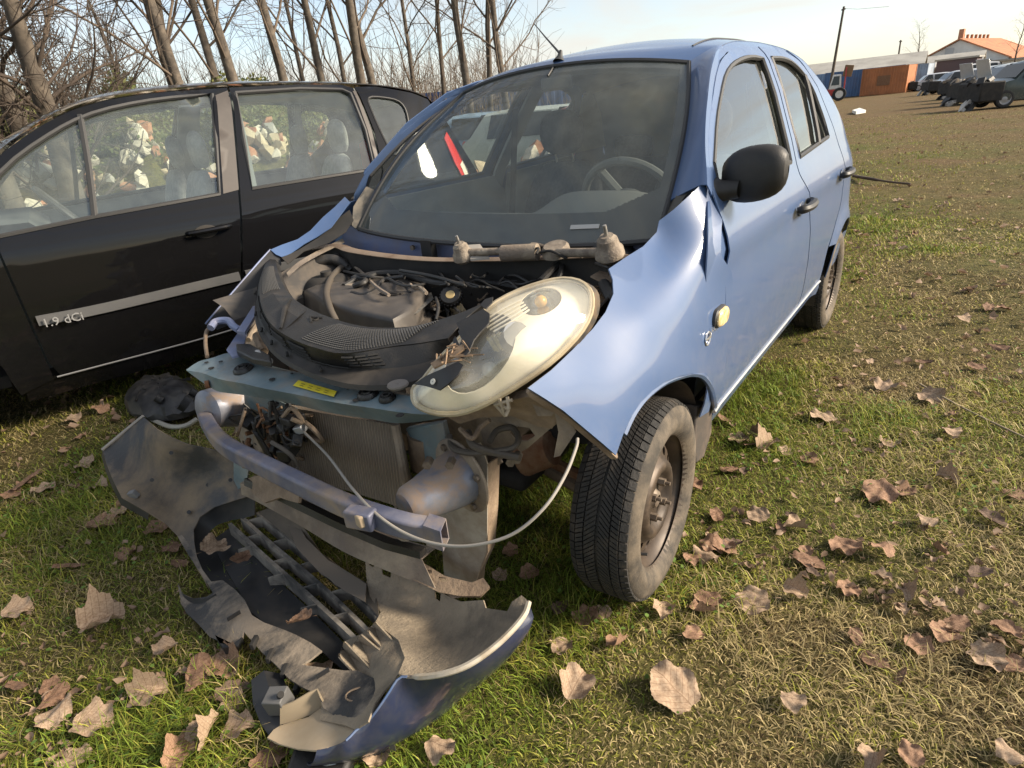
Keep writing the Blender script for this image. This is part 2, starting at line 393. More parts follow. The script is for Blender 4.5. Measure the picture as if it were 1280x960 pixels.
g1 = ramp(t_, n2.outputs['Fac'], [(.30, (.075, .085, .022)), (.55, (.13, .125, .038)), (.75, (.22, .185, .075))])
d1 = ramp(t_, n2.outputs['Fac'], [(.25, (.085, .055, .026)), (.52, (.165, .112, .054)), (.78, (.27, .20, .105))])
ad = N(t_, 'ShaderNodeMath', operation='ADD'); lk(t_, n1.outputs['Fac'], ad.inputs[0]); lk(t_, far.outputs['Result'], ad.inputs[1])
fr_ = ramp(t_, ad.outputs[0], [(.46, (0, 0, 0)), (.72, (1, 1, 1))])
cc_ = mixc(t_, fr_.outputs['Color'], g1.outputs['Color'], d1.outputs['Color'])
sp_ = ramp(t_, n3.outputs['Fac'], [(.35, (.32, .32, .32)), (.65, (1.3, 1.3, 1.3))])
mm_ = N(t_, 'ShaderNodeMix', data_type='RGBA', blend_type='MULTIPLY'); mm_.inputs[0].default_value = 1; lk(t_, cc_, mm_.inputs[6]); lk(t_, sp_.outputs['Color'], mm_.inputs[7])
lk(t_, mm_.outputs[2], b_.inputs['Base Color']); b_.inputs['Roughness'].default_value = .95; b_.inputs['Specular IOR Level'].default_value = .15
bp_ = N(t_, 'ShaderNodeBump'); bp_.inputs['Strength'].default_value = .9; bp_.inputs['Distance'].default_value = .03; lk(t_, n3.outputs['Fac'], bp_.inputs['Height']); lk(t_, bp_.outputs['Normal'], b_.inputs['Normal'])
me = bpy.data.meshes.new('ground'); me.from_pydata(gv.tolist(), [], gf.tolist()); me.polygons.foreach_set('use_smooth', [True]*len(me.polygons)); me.materials.append(m_ground)
gro = bpy.data.objects.new('ground', me); COL.objects.link(gro); tag(gro, kind='structure'); me.update()
# ---------------------------------------------------------------- grass blades
def fastmesh(name, V, F, mats, col=None, parent=None):
    me = bpy.data.meshes.new(name); n = len(V); k = F.shape[1]
    me.vertices.add(n); me.vertices.foreach_set('co', V.astype(np.float32).ravel())
    me.loops.add(F.size); me.loops.foreach_set('vertex_index', F.astype(np.int32).ravel())
    me.polygons.add(len(F)); me.polygons.foreach_set('loop_start', np.arange(0, F.size, k, dtype=np.int32)); me.polygons.foreach_set('loop_total', np.full(len(F), k, np.int32))
    me.materials.append(mats); me.update(calc_edges=True)
    if col is not None:
        a = me.color_attributes.new('tint', 'FLOAT_COLOR', 'POINT'); a.data.foreach_set('color', np.c_[col, np.ones(len(col))].astype(np.float32).ravel())
    o = bpy.data.objects.new(name, me); COL.objects.link(o)
    if parent: o.parent = parent
    return o
def tint_mat(name, rough=.6, trans=.25):
    m, t, b = new_mat(name); a = N(t, 'ShaderNodeAttribute'); a.attribute_name = 'tint'; lk(t, a.outputs['Color'], b.inputs['Base Color']); b.inputs['Roughness'].default_value = rough
    b.inputs['Specular IOR Level'].default_value = .25
    out = t.nodes['Material Output']; tr = N(t, 'ShaderNodeBsdfTranslucent'); lk(t, a.outputs['Color'], tr.inputs['Color'])
    mx = N(t, 'ShaderNodeMixShader'); mx.inputs['Fac'].default_value = trans; lk(t, b.outputs['BSDF'], mx.inputs[1]); lk(t, tr.outputs['BSDF'], mx.inputs[2]); lk(t, mx.outputs['Shader'], out.inputs['Surface'])
    return m
m_grass = tint_mat('grass_blade')
def vnoise(x, y, s, seed):
    r2 = np.random.default_rng(seed); g = r2.random((64, 64)); X = (x*s) % 64; Y = (y*s) % 64; i = X.astype(int); j = Y.astype(int); fx = X-i; fy = Y-j; fx = fx*fx*(3-2*fx); fy = fy*fy*(3-2*fy)
    a = g[i % 64, j % 64]; b = g[(i+1) % 64, j % 64]; c = g[i % 64, (j+1) % 64]; d = g[(i+1) % 64, (j+1) % 64]
    return (a*(1-fx)+b*fx)*(1-fy)+(c*(1-fx)+d*fx)*fy
def dryness(x, y):
    """0 green .. 1 straw: drier on the open field to the left side of the blue car and far away"""
    base = .38+.44*np.clip((y-.7)/1.2, 0, 1)+.22*np.clip((-x-2)/14, 0, 1)
    base = base+.10*np.clip((-y-1.0)/1.5, 0, 1)
    return np.clip(base+.75*(vnoise(x, y, 1.7, 3)-.5)+.35*(vnoise(x, y, 5, 4)-.5), 0, 1)
def polar(n, r0, r1, power=1.0):
    a = YAW+(rng.random(n)-.5)*R(170 if r0 < 6 else 120); q = rng.random(n)
    r = np.exp(np.log(r0)+q*(np.log(r1)-np.log(r0))) if power == 1.0 else (r0**power+q*(r1**power-r0**power))**(1/power)
    return CAM[0]+r*np.cos(a), CAM[1]+r*np.sin(a), r
BUMP_POLYS = [[tuple(PZ(u, v, .045)[:2]) for u, v in q] for q in ([(264, 676), (276, 700), (290, 724), (304, 748), (330, 778), (390, 806), (430, 838), (444, 838), (430, 804), (360, 737), (300, 676)], [(222, 728), (264, 727), (294, 737), (315, 769), (369, 793), (446, 838), (482, 858), (440, 905), (361, 848), (305, 790), (272, 800), (232, 765)], [(128, 562), (179, 521), (300, 580), (318, 618), (250, 646), (242, 680), (222, 668), (152, 622)], [(470, 776), (456, 700), (600, 750), (660, 755), (600, 820), (500, 845)])]
def blades(n, r0, r1, power, lmin, lmax, wd, flat, dry_shift=0.0, seedc=0):
    x, y, r = polar(n, r0, r1, power)
    hit = np.zeros(n, bool)                  # nothing grows up through the bumper's solid trays
    for poly in BUMP_POLYS: hit |= inpoly(np.stack([x, y], 1), poly)
    x, y, r = x[~hit], y[~hit], r[~hit]; n = len(x)
    dry = np.clip(dryness(x, y)+dry_shift, 0, 1)
    clump = vnoise(x, y, 3.2, 9)
    L = (lmin+(lmax-lmin)*rng.random(n)**1.6)*(.35+1.2*clump)*(1-.30*dry); Wd = wd*(.7+.6*rng.random(n))*np.clip(r/2.2, 1, 4)
    az = rng.random(n)*2*math.pi; tilt = flat+(rng.random(n)-.3)*.9; tilt = np.clip(tilt+dry*.45, .05, 1.5)
    dx, dy = np.cos(az), np.sin(az); px, py = -dy, dx
    z0 = gz(x, y)-.004
    def pt(s, w, bend):
        t = tilt*(.5+bend*s); h = L*s
        return np.stack([x+dx*h*np.sin(t)+px*w, y+dy*h*np.sin(t)+py*w, z0+h*np.cos(t)*.95+.001], 1)
    w2 = Wd/2
    V = np.stack([pt(0, -w2, .6), pt(0, w2, .6), pt(.55, -w2*.75, .6), pt(.55, w2*.75, .6), pt(1, 0*w2, .8)], 1).reshape(-1, 3)
    b = np.arange(n)[:, None]*5
    F = np.concatenate([b+np.array([0, 1, 3]), b+np.array([0, 3, 2]), b+np.array([2, 3, 4])], 1).reshape(-1, 3)
    u = rng.random(n); u2 = rng.random(n)
    green = np.stack([.11+.11*u, .165+.12*u, .016+.02*u], 1); yel = np.stack([.28+.13*u, .27+.10*u, .045+.03*u], 1); straw = np.stack([.33+.18*u, .265+.14*u, .12+.08*u], 1); brown = np.stack([.10+.06*u, .07+.04*u, .03+.02*u], 1)
    k = dry+(u2-.5)*.55
    c = np.where((k < .33)[:, None], green, np.where((k < .55)[:, None], yel*.75+green*.25, np.where((k < .95)[:, None], straw, brown)))
    c = c*(.45+.85*rng.random(n))[:, None]
    return V, F, np.repeat(c, 5, 0)
parts = [blades(230000, .25, 3.2, 1.35, .022, .085, .0027, .55), blades(180000, 2.6, 7.5, 1.25, .025, .075, .0026, .55), blades(110000, 6.5, 30, 1.15, .03, .085, .0030, .6), blades(78000, .3, 6.0, 1.2, .05, .15, .0015, 1.25, .35)]
off = 0; VV = []; FF = []; CC = []
for V, F, c in parts: VV.append(V); FF.append(F+off); CC.append(c); off += len(V)
go = fastmesh('grass', np.concatenate(VV), np.concatenate(FF), m_grass, np.concatenate(CC)); tag(go, 'short green and straw-coloured grass covering the field', 'grass', kind='stuff')
# clover and small broad leaves among the grass near the cars
n = 13000; x, y, r = polar(n, .4, 4.2, 1.2); keep = (dryness(x, y) < .62) & (vnoise(x, y, 2.2, 21) > .42); x, y = x[keep], y[keep]; n = len(x)
s = .003+.005*rng.random(n); az = rng.random(n)*6.28; z = gz(x, y)+.012+.02*rng.random(n); tl = (rng.random((n, 2))-.5)*.9
ang = np.linspace(0, 2*math.pi, 7)[:-1]; V = []
for a in ang:
    ux, uy = np.cos(a+az)*s, np.sin(a+az)*s*.85; V.append(np.stack([x+ux, y+uy, z+ux*tl[:, 0]+uy*tl[:, 1]], 1))
V = np.stack(V, 1).reshape(-1, 3); F = (np.arange(n)[:, None]*6+np.arange(6)[None]); u = rng.random(n)
cl = np.stack([.07+.07*u, .13+.09*u, .02+.025*u], 1)
co = fastmesh('clover', V, F, m_grass, np.repeat(cl, 6, 0)); tag(co, 'small round clover leaves growing among the grass', 'clover', kind='stuff')
# ================================================================ blue hatchback (front axle at x=0, nose towards +x, left side +y)
car = empty('hatchback_car', (0, 0, 0), 0, 'light blue hatchback with its bonnet and front bumper torn off and engine bay open', 'car')
_Z = [.20, .28, .33, .38, .45, .60, .72, .85, .90, .95, 1.02, 1.10, 1.30, 1.42, 1.47, 1.50]
_Y = [.74, .775, .797, .808, .818, .829, .830, .822, .823, .808, .778, .750, .668, .607, .556, .49]
from math import exp
def ysd(x, z):
    y = np.interp(z, _Z, _Y)
    y = y + .004*np.exp(-((z-.885)/.022)**2)                       # shoulder crease
    wx = np.where(x < -2.45, 1-.16*np.clip((-x-2.45)/.55, 0, 1.2)**2, 1.0)
    y = y*wx
    for cx in (0.0, -2.43):                                        # flared arches
        r = np.hypot(x-cx, z-.29); y = y+.020*np.exp(-((r-.345)/.05)**2)*(z > .25)
    return y
def smooth_ys(x, z): return (ysd(x, z-.012)+ysd(x, z+.012)+ysd(x, z))/3
def lean(z, side): return (0.05*np.clip((np.asarray(z)-1.0)/.4, 0, 1.2) if side < 0 else 0.0)     # wreck: far side pushed in a little
def side_panel(name, outline, mat_, parent, holes=(), step=.03, thick=.004, off=0.0, side=1, cat=True):
    v2, f = fill2d(outline, step, holes)
    y = smooth_ys(v2[:, 0], v2[:, 1])+off-lean(v2[:, 1], side)
    v = np.stack([v2[:, 0], y*side, v2[:, 1]], 1)
    f = flip_to(v, f, (v[:, 0].mean(), side*9, 1))
    o = meshobj(name, v, f, mat_, parent)
    if thick: mod_solid(o, thick, -1)
    return o
def side_curve(pts, off=0.0, side=1, n=5, closed=False):
    P = catmull([np.array(p, float) for p in pts], n, closed)
    return [(p[0], side*(float(smooth_ys(np.array(p[0]), np.array(p[1])))+off-float(lean(p[1], side))), p[1]) for p in P]
# ---- side-view outlines (x, z)
A0 = [(-.425, 1.055), (-.50, 1.165), (-.66, 1.283), (-.86, 1.385), (-1.03, 1.428), (-1.28, 1.455), (-1.505, 1.462)]     # door frame top
SEAM = [(-1.505, 1.462), (-1.44, 1.22), (-1.385, 1.02), (-1.392, .965), (-1.455, .90), (-1.53, .74), (-1.575, .52), (-1.575, .42), (-1.545, .385)]
FD = catmull(A0, 3)[:-1] + catmull(SEAM, 3)[:-1] + [(-1.545, .385), (-.445, .385)] + catmull([(-.418, .41), (-.402, .62), (-.402, .80), (-.43, .93), (-.425, 1.055)], 3)[:-1]
FW_ = catmull([(-.50, 1.118), (-.665, 1.243), (-.86, 1.345), (-1.04, 1.393), (-1.26, 1.416), (-1.425, 1.412)], 3)[:-1] + catmull([(-1.425, 1.412), (-1.375, 1.22), (-1.318, 1.035)], 3)[:-1] + [(-1.318, 1.035), (-.475, 1.035)]
g = .006
SEAM2 = [(x-2*g, z) for x, z in SEAM]
RD = catmull([(-1.53, 1.464), (-1.75, 1.463), (-1.93, 1.44), (-2.08, 1.385), (-2.19, 1.29)], 3)[:-1] + catmull([(-2.19, 1.29), (-2.27, 1.10), (-2.30, .92), (-2.275, .76), (-2.18, .66), (-2.08, .56), (-2.04, .46), (-2.03, .385)], 3)[:-1] + [(-2.03, .385), (-1.56, .385)] + catmull(SEAM2[::-1], 3)[1:-1]
RW = catmull([(-1.565, 1.417), (-1.75, 1.417), (-1.90, 1.397), (-2.02, 1.345), (-2.09, 1.26)], 3)[:-1] + catmull([(-2.09, 1.26), (-2.115, 1.15), (-2.105, 1.068)], 3)[:-1] + [(-2.105, 1.068), (-1.47, 1.038)] + catmull([(-1.47, 1.038), (-1.50, 1.20), (-1.565, 1.417)], 3)[1:-1]
RAIL = [(-.33, .985), (-.42, 1.085), (-.50, 1.185), (-.66, 1.305), (-.86, 1.41), (-1.03, 1.446), (-1.28, 1.470), (-1.52, 1.480), (-1.76, 1.480), (-1.95, 1.457), (-2.10, 1.405), (-2.22, 1.31), (-2.42, 1.26), (-2.58, 1.14), (-2.70, 1.02), (-2.78, .93)]
RAILTOP = [(-.40, 1.075), (-.50, 1.190), (-.66, 1.312), (-.86, 1.414), (-1.03, 1.452), (-1.28, 1.478), (-1.52, 1.488), (-1.76, 1.488), (-1.97, 1.463), (-2.15, 1.405), (-2.35, 1.30), (-2.52, 1.18), (-2.66, 1.05), (-2.76, .93)]
archR = [(-2.43+.338*math.cos(a), .29+.338*math.sin(a)) for a in np.linspace(R(160), R(8), 22)]
QP = [(-2.70-.0, .93)] 
QP = catmull([(-1.97, 1.459), (-2.15, 1.400), (-2.35, 1.298), (-2.52, 1.178), (-2.66, 1.05), (-2.76, .93)], 3)[:-1] + catmull([(-2.76, .93), (-2.83, .80), (-2.86, .64)], 3)[:-1] + [(-2.86, .64), (-2.86, .42), (-2.785, .36)] + archR[::-1][1:] 
QP = [p for p in QP if p[0] > -2.9]
RDb = catmull([(-2.19, 1.29), (-2.27, 1.10), (-2.30, .92), (-2.275, .76), (-2.18, .66), (-2.08, .56)], 3)
ENDQ = [(x-.012, z) for x, z in RDb[::-1]]
QP = QP[:-3] + [(-2.092, .545)] + ENDQ[1:] + [(-2.195, 1.30), (-2.09, 1.392)]
for side in (1, -1):
    mir = side == -1
    d = side_panel('front_door', FD, m_blue, car, [FW_], side=side)
    w = side_panel('window_glass', [(x*.995-.004, z) for x, z in FW_] if 0 else FW_, m_glass, d, step=.06, thick=0, off=-.016, side=side)
    MB().tube(side_curve(FW_, -.004, side, 1, True)+side_curve(FW_, -.004, side, 1, True)[:1], .0095, 6).build('window_seal', m_trim, d)
    b = side_panel('rear_door', RD, m_blue, car, [RW], side=side)
    side_panel('window_glass', RW, m_glass, b, step=.06, thick=0, off=-.016, side=side)
    MB().tube(side_curve(RW, -.004, side, 1, True)+side_curve(RW, -.004, side, 1, True)[:1], .0095, 6).build('window_seal', m_trim, b)
    MB().tube(side_curve([(-2.02, 1.345), (-1.96, 1.21), (-1.875, 1.057)], -.002, side, 4), .011, 6).build('window_divider', m_trim, b)
    side_panel('quarter_panel', QP, m_blue, car, side=side)
    # body metal behind the door gaps, and the rail over the door frames
    side_panel('door_jamb', [(-.27, .42), (-.27, .90), (-.40, 1.03), (-.60, 1.03), (-.60, .42)], m_blue, car, side=side, off=-.012, step=.05)
    side_panel('door_pillar', [(-1.40, .42), (-1.36, .96), (-1.42, 1.24), (-1.48, 1.46), (-1.56, 1.46), (-1.50, 1.24), (-1.44, .96), (-1.62, .60), (-1.60, .42)], m_trim, car, side=side, off=-.014, step=.05)
    side_panel('roof_rail', [(-.46, 1.13), (-.66, 1.29), (-.86, 1.394), (-1.03, 1.43), (-1.28, 1.452), (-1.52, 1.46), (-1.76, 1.458), (-1.95, 1.43), (-2.09, 1.375), (-2.15, 1.40), (-1.97, 1.464), (-1.76, 1.489), (-1.52, 1.489), (-1.28, 1.479), (-1.03, 1.453), (-.86, 1.415), (-.66, 1.313), (-.46, 1.145)], m_blue, car, side=side, off=-.004, step=.03)
    # sill with a bright bottom lip
    s = side_panel('sill', [(-.43, .378), (-2.04, .378), (-2.06, .30), (-.41, .30)], m_blue, car, side=side, off=-.002, step=.04)
    MB().tube([(x, side*(float(ysd(np.array(x), np.array(.378)))+.001), .379) for x in np.linspace(-.40, -2.03, 30)], .0065, 6).build('sill_strip', mat('bright_sill_strip_%d' % side, (.55, .56, .58), .3, .6), s)
    # door handles
    for dd, hx, hz in ((d, -1.31, .872), (b, -2.185, .892)):
        y0 = float(ysd(np.array(hx), np.array(hz)))*side
        hb = MB().lathe([(.001, .002), (.034, .002), (.036, 0)], 20, Matrix.Translation((hx-.01, y0+side*.0015, hz-.012)) @ Matrix.Rotation(-side*math.pi/2, 4, 'X') @ Matrix.Diagonal((1.25, .8, 1, 1))).build('handle_recess', mat('dark_handle_recess_%d_%d' % (side, int(-hx*10)), (.06, .08, .13), .5), dd)
        pts = [(hx+.085, y0+side*.006, hz-.004), (hx+.075, y0+side*.030, hz), (hx+.03, y0+side*.040, hz+.001), (hx-.04, y0+side*.040, hz+.003), (hx-.085, y0+side*.030, hz+.004), (hx-.095, y0+side*.005, hz+.004)]
        MB().tube(catmull(pts, 4), [.012]*2+[.0165]*17+[.013]*2, 8).build('door_handle', m_blk, dd)
    # inner door card and pillar trims
    card = [(-.43, .40), (-.45, 1.02), (-1.33, 1.02), (-1.50, .90), (-1.55, .40)]
    side_panel('door_card', card, m_inner, d, side=side, off=-.075, step=.1, thick=.004)
    side_panel('door_card', [(-1.57, .40), (-1.45, 1.02), (-2.12, 1.045), (-2.20, .75), (-2.02, .45)], m_inner, b, side=side, off=-.075, step=.1, thick=.004)
    side_panel('pillar_trim', [(-1.345, .5), (-1.345, 1.05), (-1.40, 1.24), (-1.44, 1.43), (-1.56, 1.43), (-1.50, 1.2), (-1.44, 1.05), (-1.46, .5)], m_inner, car, side=side, off=-.055, step=.06, thick=.012)
    side_panel('pillar_trim', [(-2.12, 1.05), (-2.12, 1.2), (-2.03, 1.38), (-2.1, 1.39), (-2.35, 1.27), (-2.6, 1.06)], m_inner, car, side=side, off=-.045, step=.06, thick=.008)
    ib = [(-.36, .64+.0, .93)]
    # seat belt on the pillar
    yb = float(ysd(np.array(-1.42), np.array(1.3)))
    MB().prism([(-1.36, side*(yb-.10), 1.33), (-1.41, side*(yb-.10), 1.33), (-1.41, side*.70, .45), (-1.36, side*.70, .45)], (0, side*-.003, 0)).build('seat_belt', m_dark, car, False)
# roof ------------------------------------------------------------
def rail_pts(n=40):
    return resample(catmull(RAILTOP, 6), n)
RP = rail_pts(60)
def yr(p): return float(smooth_ys(np.array(p[0]), np.array(p[1])))
roof_rows = []; hatch_rows = []
for p in RP:
    y0 = yr(p); row = []
    hx = np.clip((p[0]+.80)/-.5, 0, 1)
    back = np.clip((-p[0]-2.0)/.75, 0, 1)
    h = (.030+.022*hx)*(1-back)
    for t in np.linspace(-1, 1, 25):
        q = 1-abs(t)**2.3
        row.append((p[0]-q*.13*back, (y0-(float(lean(p[1], -1)) if t < 0 else 0))*t, p[1]+h*q-(.012*t*t if t < 0 else 0)))
    if p[0] < -.97: (roof_rows if p[0] > -2.12 else hatch_rows).append(row)
hatch_rows = [roof_rows[-1]]+hatch_rows
# front of the roof bends to the curved top of the screen
WT = lambda t: np.array([-.845-.075*t*t, .502*t, 1.452-.045*abs(t)**2.2])
WB = lambda t: np.array([-.283-.040*t**4, .648*t, .903+.030*t*t])
first = roof_rows[0]; tt = np.linspace(-1, 1, 25)
wtop = [WT(t)+np.array([.004, 0, .004]) for t in tt]
pre = []
for k in np.linspace(0, .8, 5):
    row = []
    for i, t in enumerate(tt):
        a = wtop[i]; b_ = np.array(first[i]); c = a*(1-k)+b_*k; c[2] += .010*math.sin(math.pi*k)*(1-abs(t)**3)
        row.append(tuple(c))
    pre.append(row)
ro = MB().loft(pre+roof_rows).build('roof', m_blue, car, ang=60); mod_solid(ro, .006, -1 if 1 else 1)
hl = MB().loft([[(x+.012, y*.97, z-.055) for x, y, z in r] for r in (pre+roof_rows)[1:]]).build('headliner', m_inner, car)
for s_ in (2, 22):          # roof ditch lines
    MB().tube([(r[s_][0], r[s_][1], r[s_][2]+.001) for r in roof_rows], .004, 5).build('roof_ditch_strip', m_trim, ro)
hg = MB()
nsplit = int(len(hatch_rows)*.10)
ha = MB().loft(hatch_rows).build('tailgate', m_blue, car); mod_solid(ha, .006)
gl_rows = [[(x-.004, y, z+.004) for x, y, z in r[4:-4]] for r in hatch_rows[2:-2]]
MB().loft(gl_rows).build('rear_window', mat('dark_rear_glass', (.015, .018, .018), .06), ha)
last = hatch_rows[-1]
low = [[(x-.03*k-.06*(1-abs(y/.75)**2)*min(1, k), y*(.97), z-.15*k) for x, y, z in last] for k in (0, .5, 1, 2, 2.6, 3.2)]
MB().loft(low).build('rear_bumper', m_blue, car)
for s_ in (1, -1):
    MB().ball((-2.80, s_*.66, .86), (.05, .09, .14), 12, 8).build('tail_lamp', mat('red_tail_lamp_%d' % s_, (.45, .02, .015), .15), car)
# windscreen ------------------------------------------------------
def ws(s, t, lift=0.0):
    c = WB(t)*(1-s)+WT(t)*s; n = np.array([.64, .10*t, .76]); c = c+np.array([0, .034*t**3*math.sin(math.pi*s), 0]); return c+n*(.042*math.sin(math.pi*s)*(1-.2*t*t)+lift)
S_ = np.linspace(0, 1, 24); T_ = np.linspace(-1, 1, 40)
wsn = MB().loft([[ws(s, t) for t in T_] for s in S_]).build('windscreen', m_screen, car)
# dark printed border just behind the glass
m_frit = mat('black_screen_border', (.012, .012, .013), .6)
ring = MB()
def in_clear(s, t):
    lowb = .145+.10*max(0, abs(t)-.72)/.28*1.2
    return lowb < s < .955 and abs(t) < .945
NS, NT = 170, 220
vv = [ws(s, t, -.004) for s in np.linspace(0, 1, NS+1) for t in np.linspace(-1, 1, NT+1)]; ff = []
for i in range(NS):
    for k in range(NT):
        s = (i+.5)/NS; t = -1+2*(k+.5)/NT
        if not in_clear(s, t): ff.append((i*(NT+1)+k, i*(NT+1)+k+1, (i+1)*(NT+1)+k+1, (i+1)*(NT+1)+k))
meshobj('screen_border', vv, ff, m_frit, wsn)
edge = [ws(0, t) for t in T_]+[ws(s, 1) for s in S_]+[ws(1, t) for t in T_[::-1]]+[ws(s, -1) for s in S_[::-1]]
MB().tube(edge+edge[:1], .009, 6).build('screen_seal', m_trim, wsn)
mp0 = ws(.075, .56, .002); mp1 = ws(.075, .70, .002)
MB().prism([ws(.07, .56, .0015), ws(.07, .71, .0015), ws(.088, .71, .0015), ws(.088, .56, .0015)], (.001, 0, .001)).build('sticker', mat('grey_sticker', (.35, .35, .34), .6), wsn, False)
MB().box(ws(.93, .06, -.035), (.02, .14, .05)).build('rear_view_mirror', m_trim, car, bevel=.012)
# A-pillars: strip from the screen edge to the door frame
for side in (1, -1):
    rows = []
    ra = resample(catmull([p for p in RAILTOP if p[0] > -1.05], 6), 30)
    wa = [ws(s, side) for s in np.linspace(.17, 1, 30)]
    for i in range(30):
        a = np.array(wa[i]); p = ra[i]; b_ = np.array((p[0], side*(yr(p)-float(lean(p[1], side))), p[1]))
        if side < 0: b_ = a+np.array([-.035, -.030, -.018])
        e2 = b_+np.array((-.01, side*.012, -.03))
        m_ = (a+b_)/2+np.array([.008, side*.010, .010])
        rows.append([a+np.array([-.012, -side*.002, -.012]), a+np.array([.004, side*.008, .006]), a*.6+b_*.4+np.array([.008, side*.009, .010]), m_*.5+b_*.5+np.array([.004, side*.007, .007]), b_, e2])
    pl_ = MB().loft(rows).build('windscreen_pillar', m_blue, car, ang=60); mod_solid(pl_, .004)
    # plastic corner trim at the foot of the pillar
    tri = [ws(.0, side)+np.array([.0, side*.012, .0]), ws(.24, side)+np.array([0, side*.012, .004]), np.array((-.46, side*.715, 1.085)), np.array((-.35, side*.69, 1.02)), np.array((-.30, side*.665, .95))]
    tp = MB().prism(tri, (-.006, -side*.01, -.012)).build('pillar_corner_trim', m_mud2 if 0 else mat('dusty_corner_trim_%d' % side, (.07, .065, .055), .6, dust=.8, dcol=(.26, .22, .17), dscale=8), car, bevel=.006)
# aerial
ab = np.array(ws(1, .02))+np.array([-.035, 0, .015])
ae = MB().lathe([(.001, .045), (.006, .042), (.011, .02), (.022, .003), (.024, 0)], 14, Matrix.Translation(tuple(ab)) @ Matrix.Rotation(R(-25), 4, 'Y')).build('aerial', m_trim, car)
tip = PX(668, 30, float(ab[0])-.20)
MB().tube([ab+np.array([-.006, 0, .03]), (ab+tip)/2+np.array([0, 0, .015]), tip], [.0045, .003, .0018], 6).build('aerial_rod', m_trim, ae)
MB().tube([ws(1, .02, .002), ws(.925, .02, .002)], .004, 6).build('aerial_lead', m_trim, ae)
# door mirror (left; the right one is gone)
for side in (1,):
    yb = side*.762
    rows = []
    prof = [(0, .045, .052), (.02, .075, .080), (.06, .088, .092), (.11, .088, .090), (.145, .075, .076), (.165, .045, .05), (.168, .01, .012)]
    head = empty if 0 else None
    vs = []
    for k, (o_, a_, b_) in enumerate(prof):
        row = []
        for j in range(20):
            th = 2*math.pi*j/20; ct, st = math.cos(th), math.sin(th)
            sq = (abs(ct)**3+abs(st)**3)**(-1/3)
            row.append((-.475+ct*sq*.0, 0, 0))
        # mirror head runs sideways (along y): sections in the x-z plane
        row = [(-.535+.9*a_*math.cos(2*math.pi*j/20)*((abs(math.cos(2*math.pi*j/20))**2.6+abs(math.sin(2*math.pi*j/20))**2.6)**(-1/2.6))*.62,
                yb+side*(.000+o_*1.04), 1.075+b_*math.sin(2*math.pi*j/20)*((abs(math.cos(2*math.pi*j/20))**2.6+abs(math.sin(2*math.pi*j/20))**2.6)**(-1/2.6))*.86+.02*o_/.17) for j in range(20)]
        rows.append(row)
    mr = MB().loft(rows, True).build('door_mirror', m_blk, car)
    mod_sub(mr, 1)
    MB().loft([[(-.47+.055*math.cos(a), side*.742, 1.045+.045*math.sin(a)) for a in np.linspace(0, 2*math.pi, 12, False)], [(-.49+.035*math.cos(a), side*.775, 1.045+.03*math.sin(a)) for a in np.linspace(0, 2*math.pi, 12, False)], [(-.50+.03*math.cos(a), side*.82, 1.05+.026*math.sin(a)) for a in np.linspace(0, 2*math.pi, 12, False)]], True).build('mirror_foot', m_blk, mr)
    MB().box((-.588, side*.855, 1.085), (.006, .12, .085)).build('mirror_glass', mat('mirror_silver_%d' % side, (.5, .52, .55), .03, 1.0), mr, bevel=.02)

# ---- front wing (left), pulled loose at the front
wing_out = [(876, 231), (862, 244), (842, 262), (824, 276), (821, 290), (804, 308), (783, 321), (761, 336), (766, 349), (767, 367), (757, 390), (741, 411), (716, 437), (690, 462), (660, 485),
            (681, 498), (704, 513), (735, 539), (753, 554), (770, 569), (779, 543), (789, 521), (801, 503), (815, 489), (832, 477), (850, 470), (864, 467), (876, 469), (884, 477), (889, 487), (892, 500), (893, 513),
            (899, 498), (906, 462), (911, 420), (914, 380), (916, 350), (914, 338), (907, 328), (901, 318), (902, 285), (905, 256), (896, 245), (886, 236)]
def ysurf(u, v):
    d = ray(u, v); ts = np.linspace(.5, 4, 2500); X = CAM+ts[:, None]*d
    f = X[:, 1]-smooth_ys(X[:, 0], X[:, 2]); i = np.where((f[:-1] > 0) & (f[1:] <= 0))[0]
    return X[i[0]][1] if len(i) else .8
ctrl = []
for u, v in [(893, 513), (889, 487), (876, 469), (850, 470), (815, 489), (789, 521), (899, 498), (906, 462), (911, 420), (914, 380), (916, 350), (880, 440), (850, 450), (890, 400), (860, 420), (820, 465), (905, 330)]:
    ctrl.append((u, v, ysurf(u, v)))
ctrl += [(770, 569, .835), (735, 539, .800), (704, 513, .775), (660, 485, .745), (690, 462, .742), (716, 437, .742), (741, 411, .738), (757, 390, .730), (767, 367, .715), (761, 336, .690), (783, 321, .676), (804, 308, .668), (821, 290, .666), (824, 276, .676), (842, 262, .705), (862, 244, .728), (876, 231, .742), (896, 245, .768), (905, 256, .783), (902, 285, .805), (901, 318, .822), (914, 338, ysurf(914, 338)+.004),
         (770, 490, .806), (800, 400, .778), (845, 345, .772), (850, 300, .738), (760, 440, .766), (720, 480, .772), (830, 420, .808), (885, 365, .816)]
wing = sheet('front_wing', wing_out, ctrl, 1, m_blue, car, 9, .003, lam=2e-2)
# rolled inner edge of the arch and the dark strip behind the loose front edge
ap = [PY(u, v, ysurf(u, v)-.012) for u, v in [(779, 543), (789, 521), (801, 503), (815, 489), (832, 477), (850, 470), (864, 467), (876, 469), (884, 477), (889, 487), (892, 500), (893, 513)]]
MB().tube(catmull(ap, 3), .009, 6).build('arch_lip', m_blue, wing)
fe = [PY(u, v+3, y-.014) for u, v, y in [(660, 485, .745), (681, 498, .762), (704, 513, .775), (735, 539, .800), (753, 554, .818), (770, 569, .835)]]
MB().tube(catmull(fe, 4), [.006]*1+[.011]*19+[.005]*1, 6).build('wing_flange', m_mud, wing)
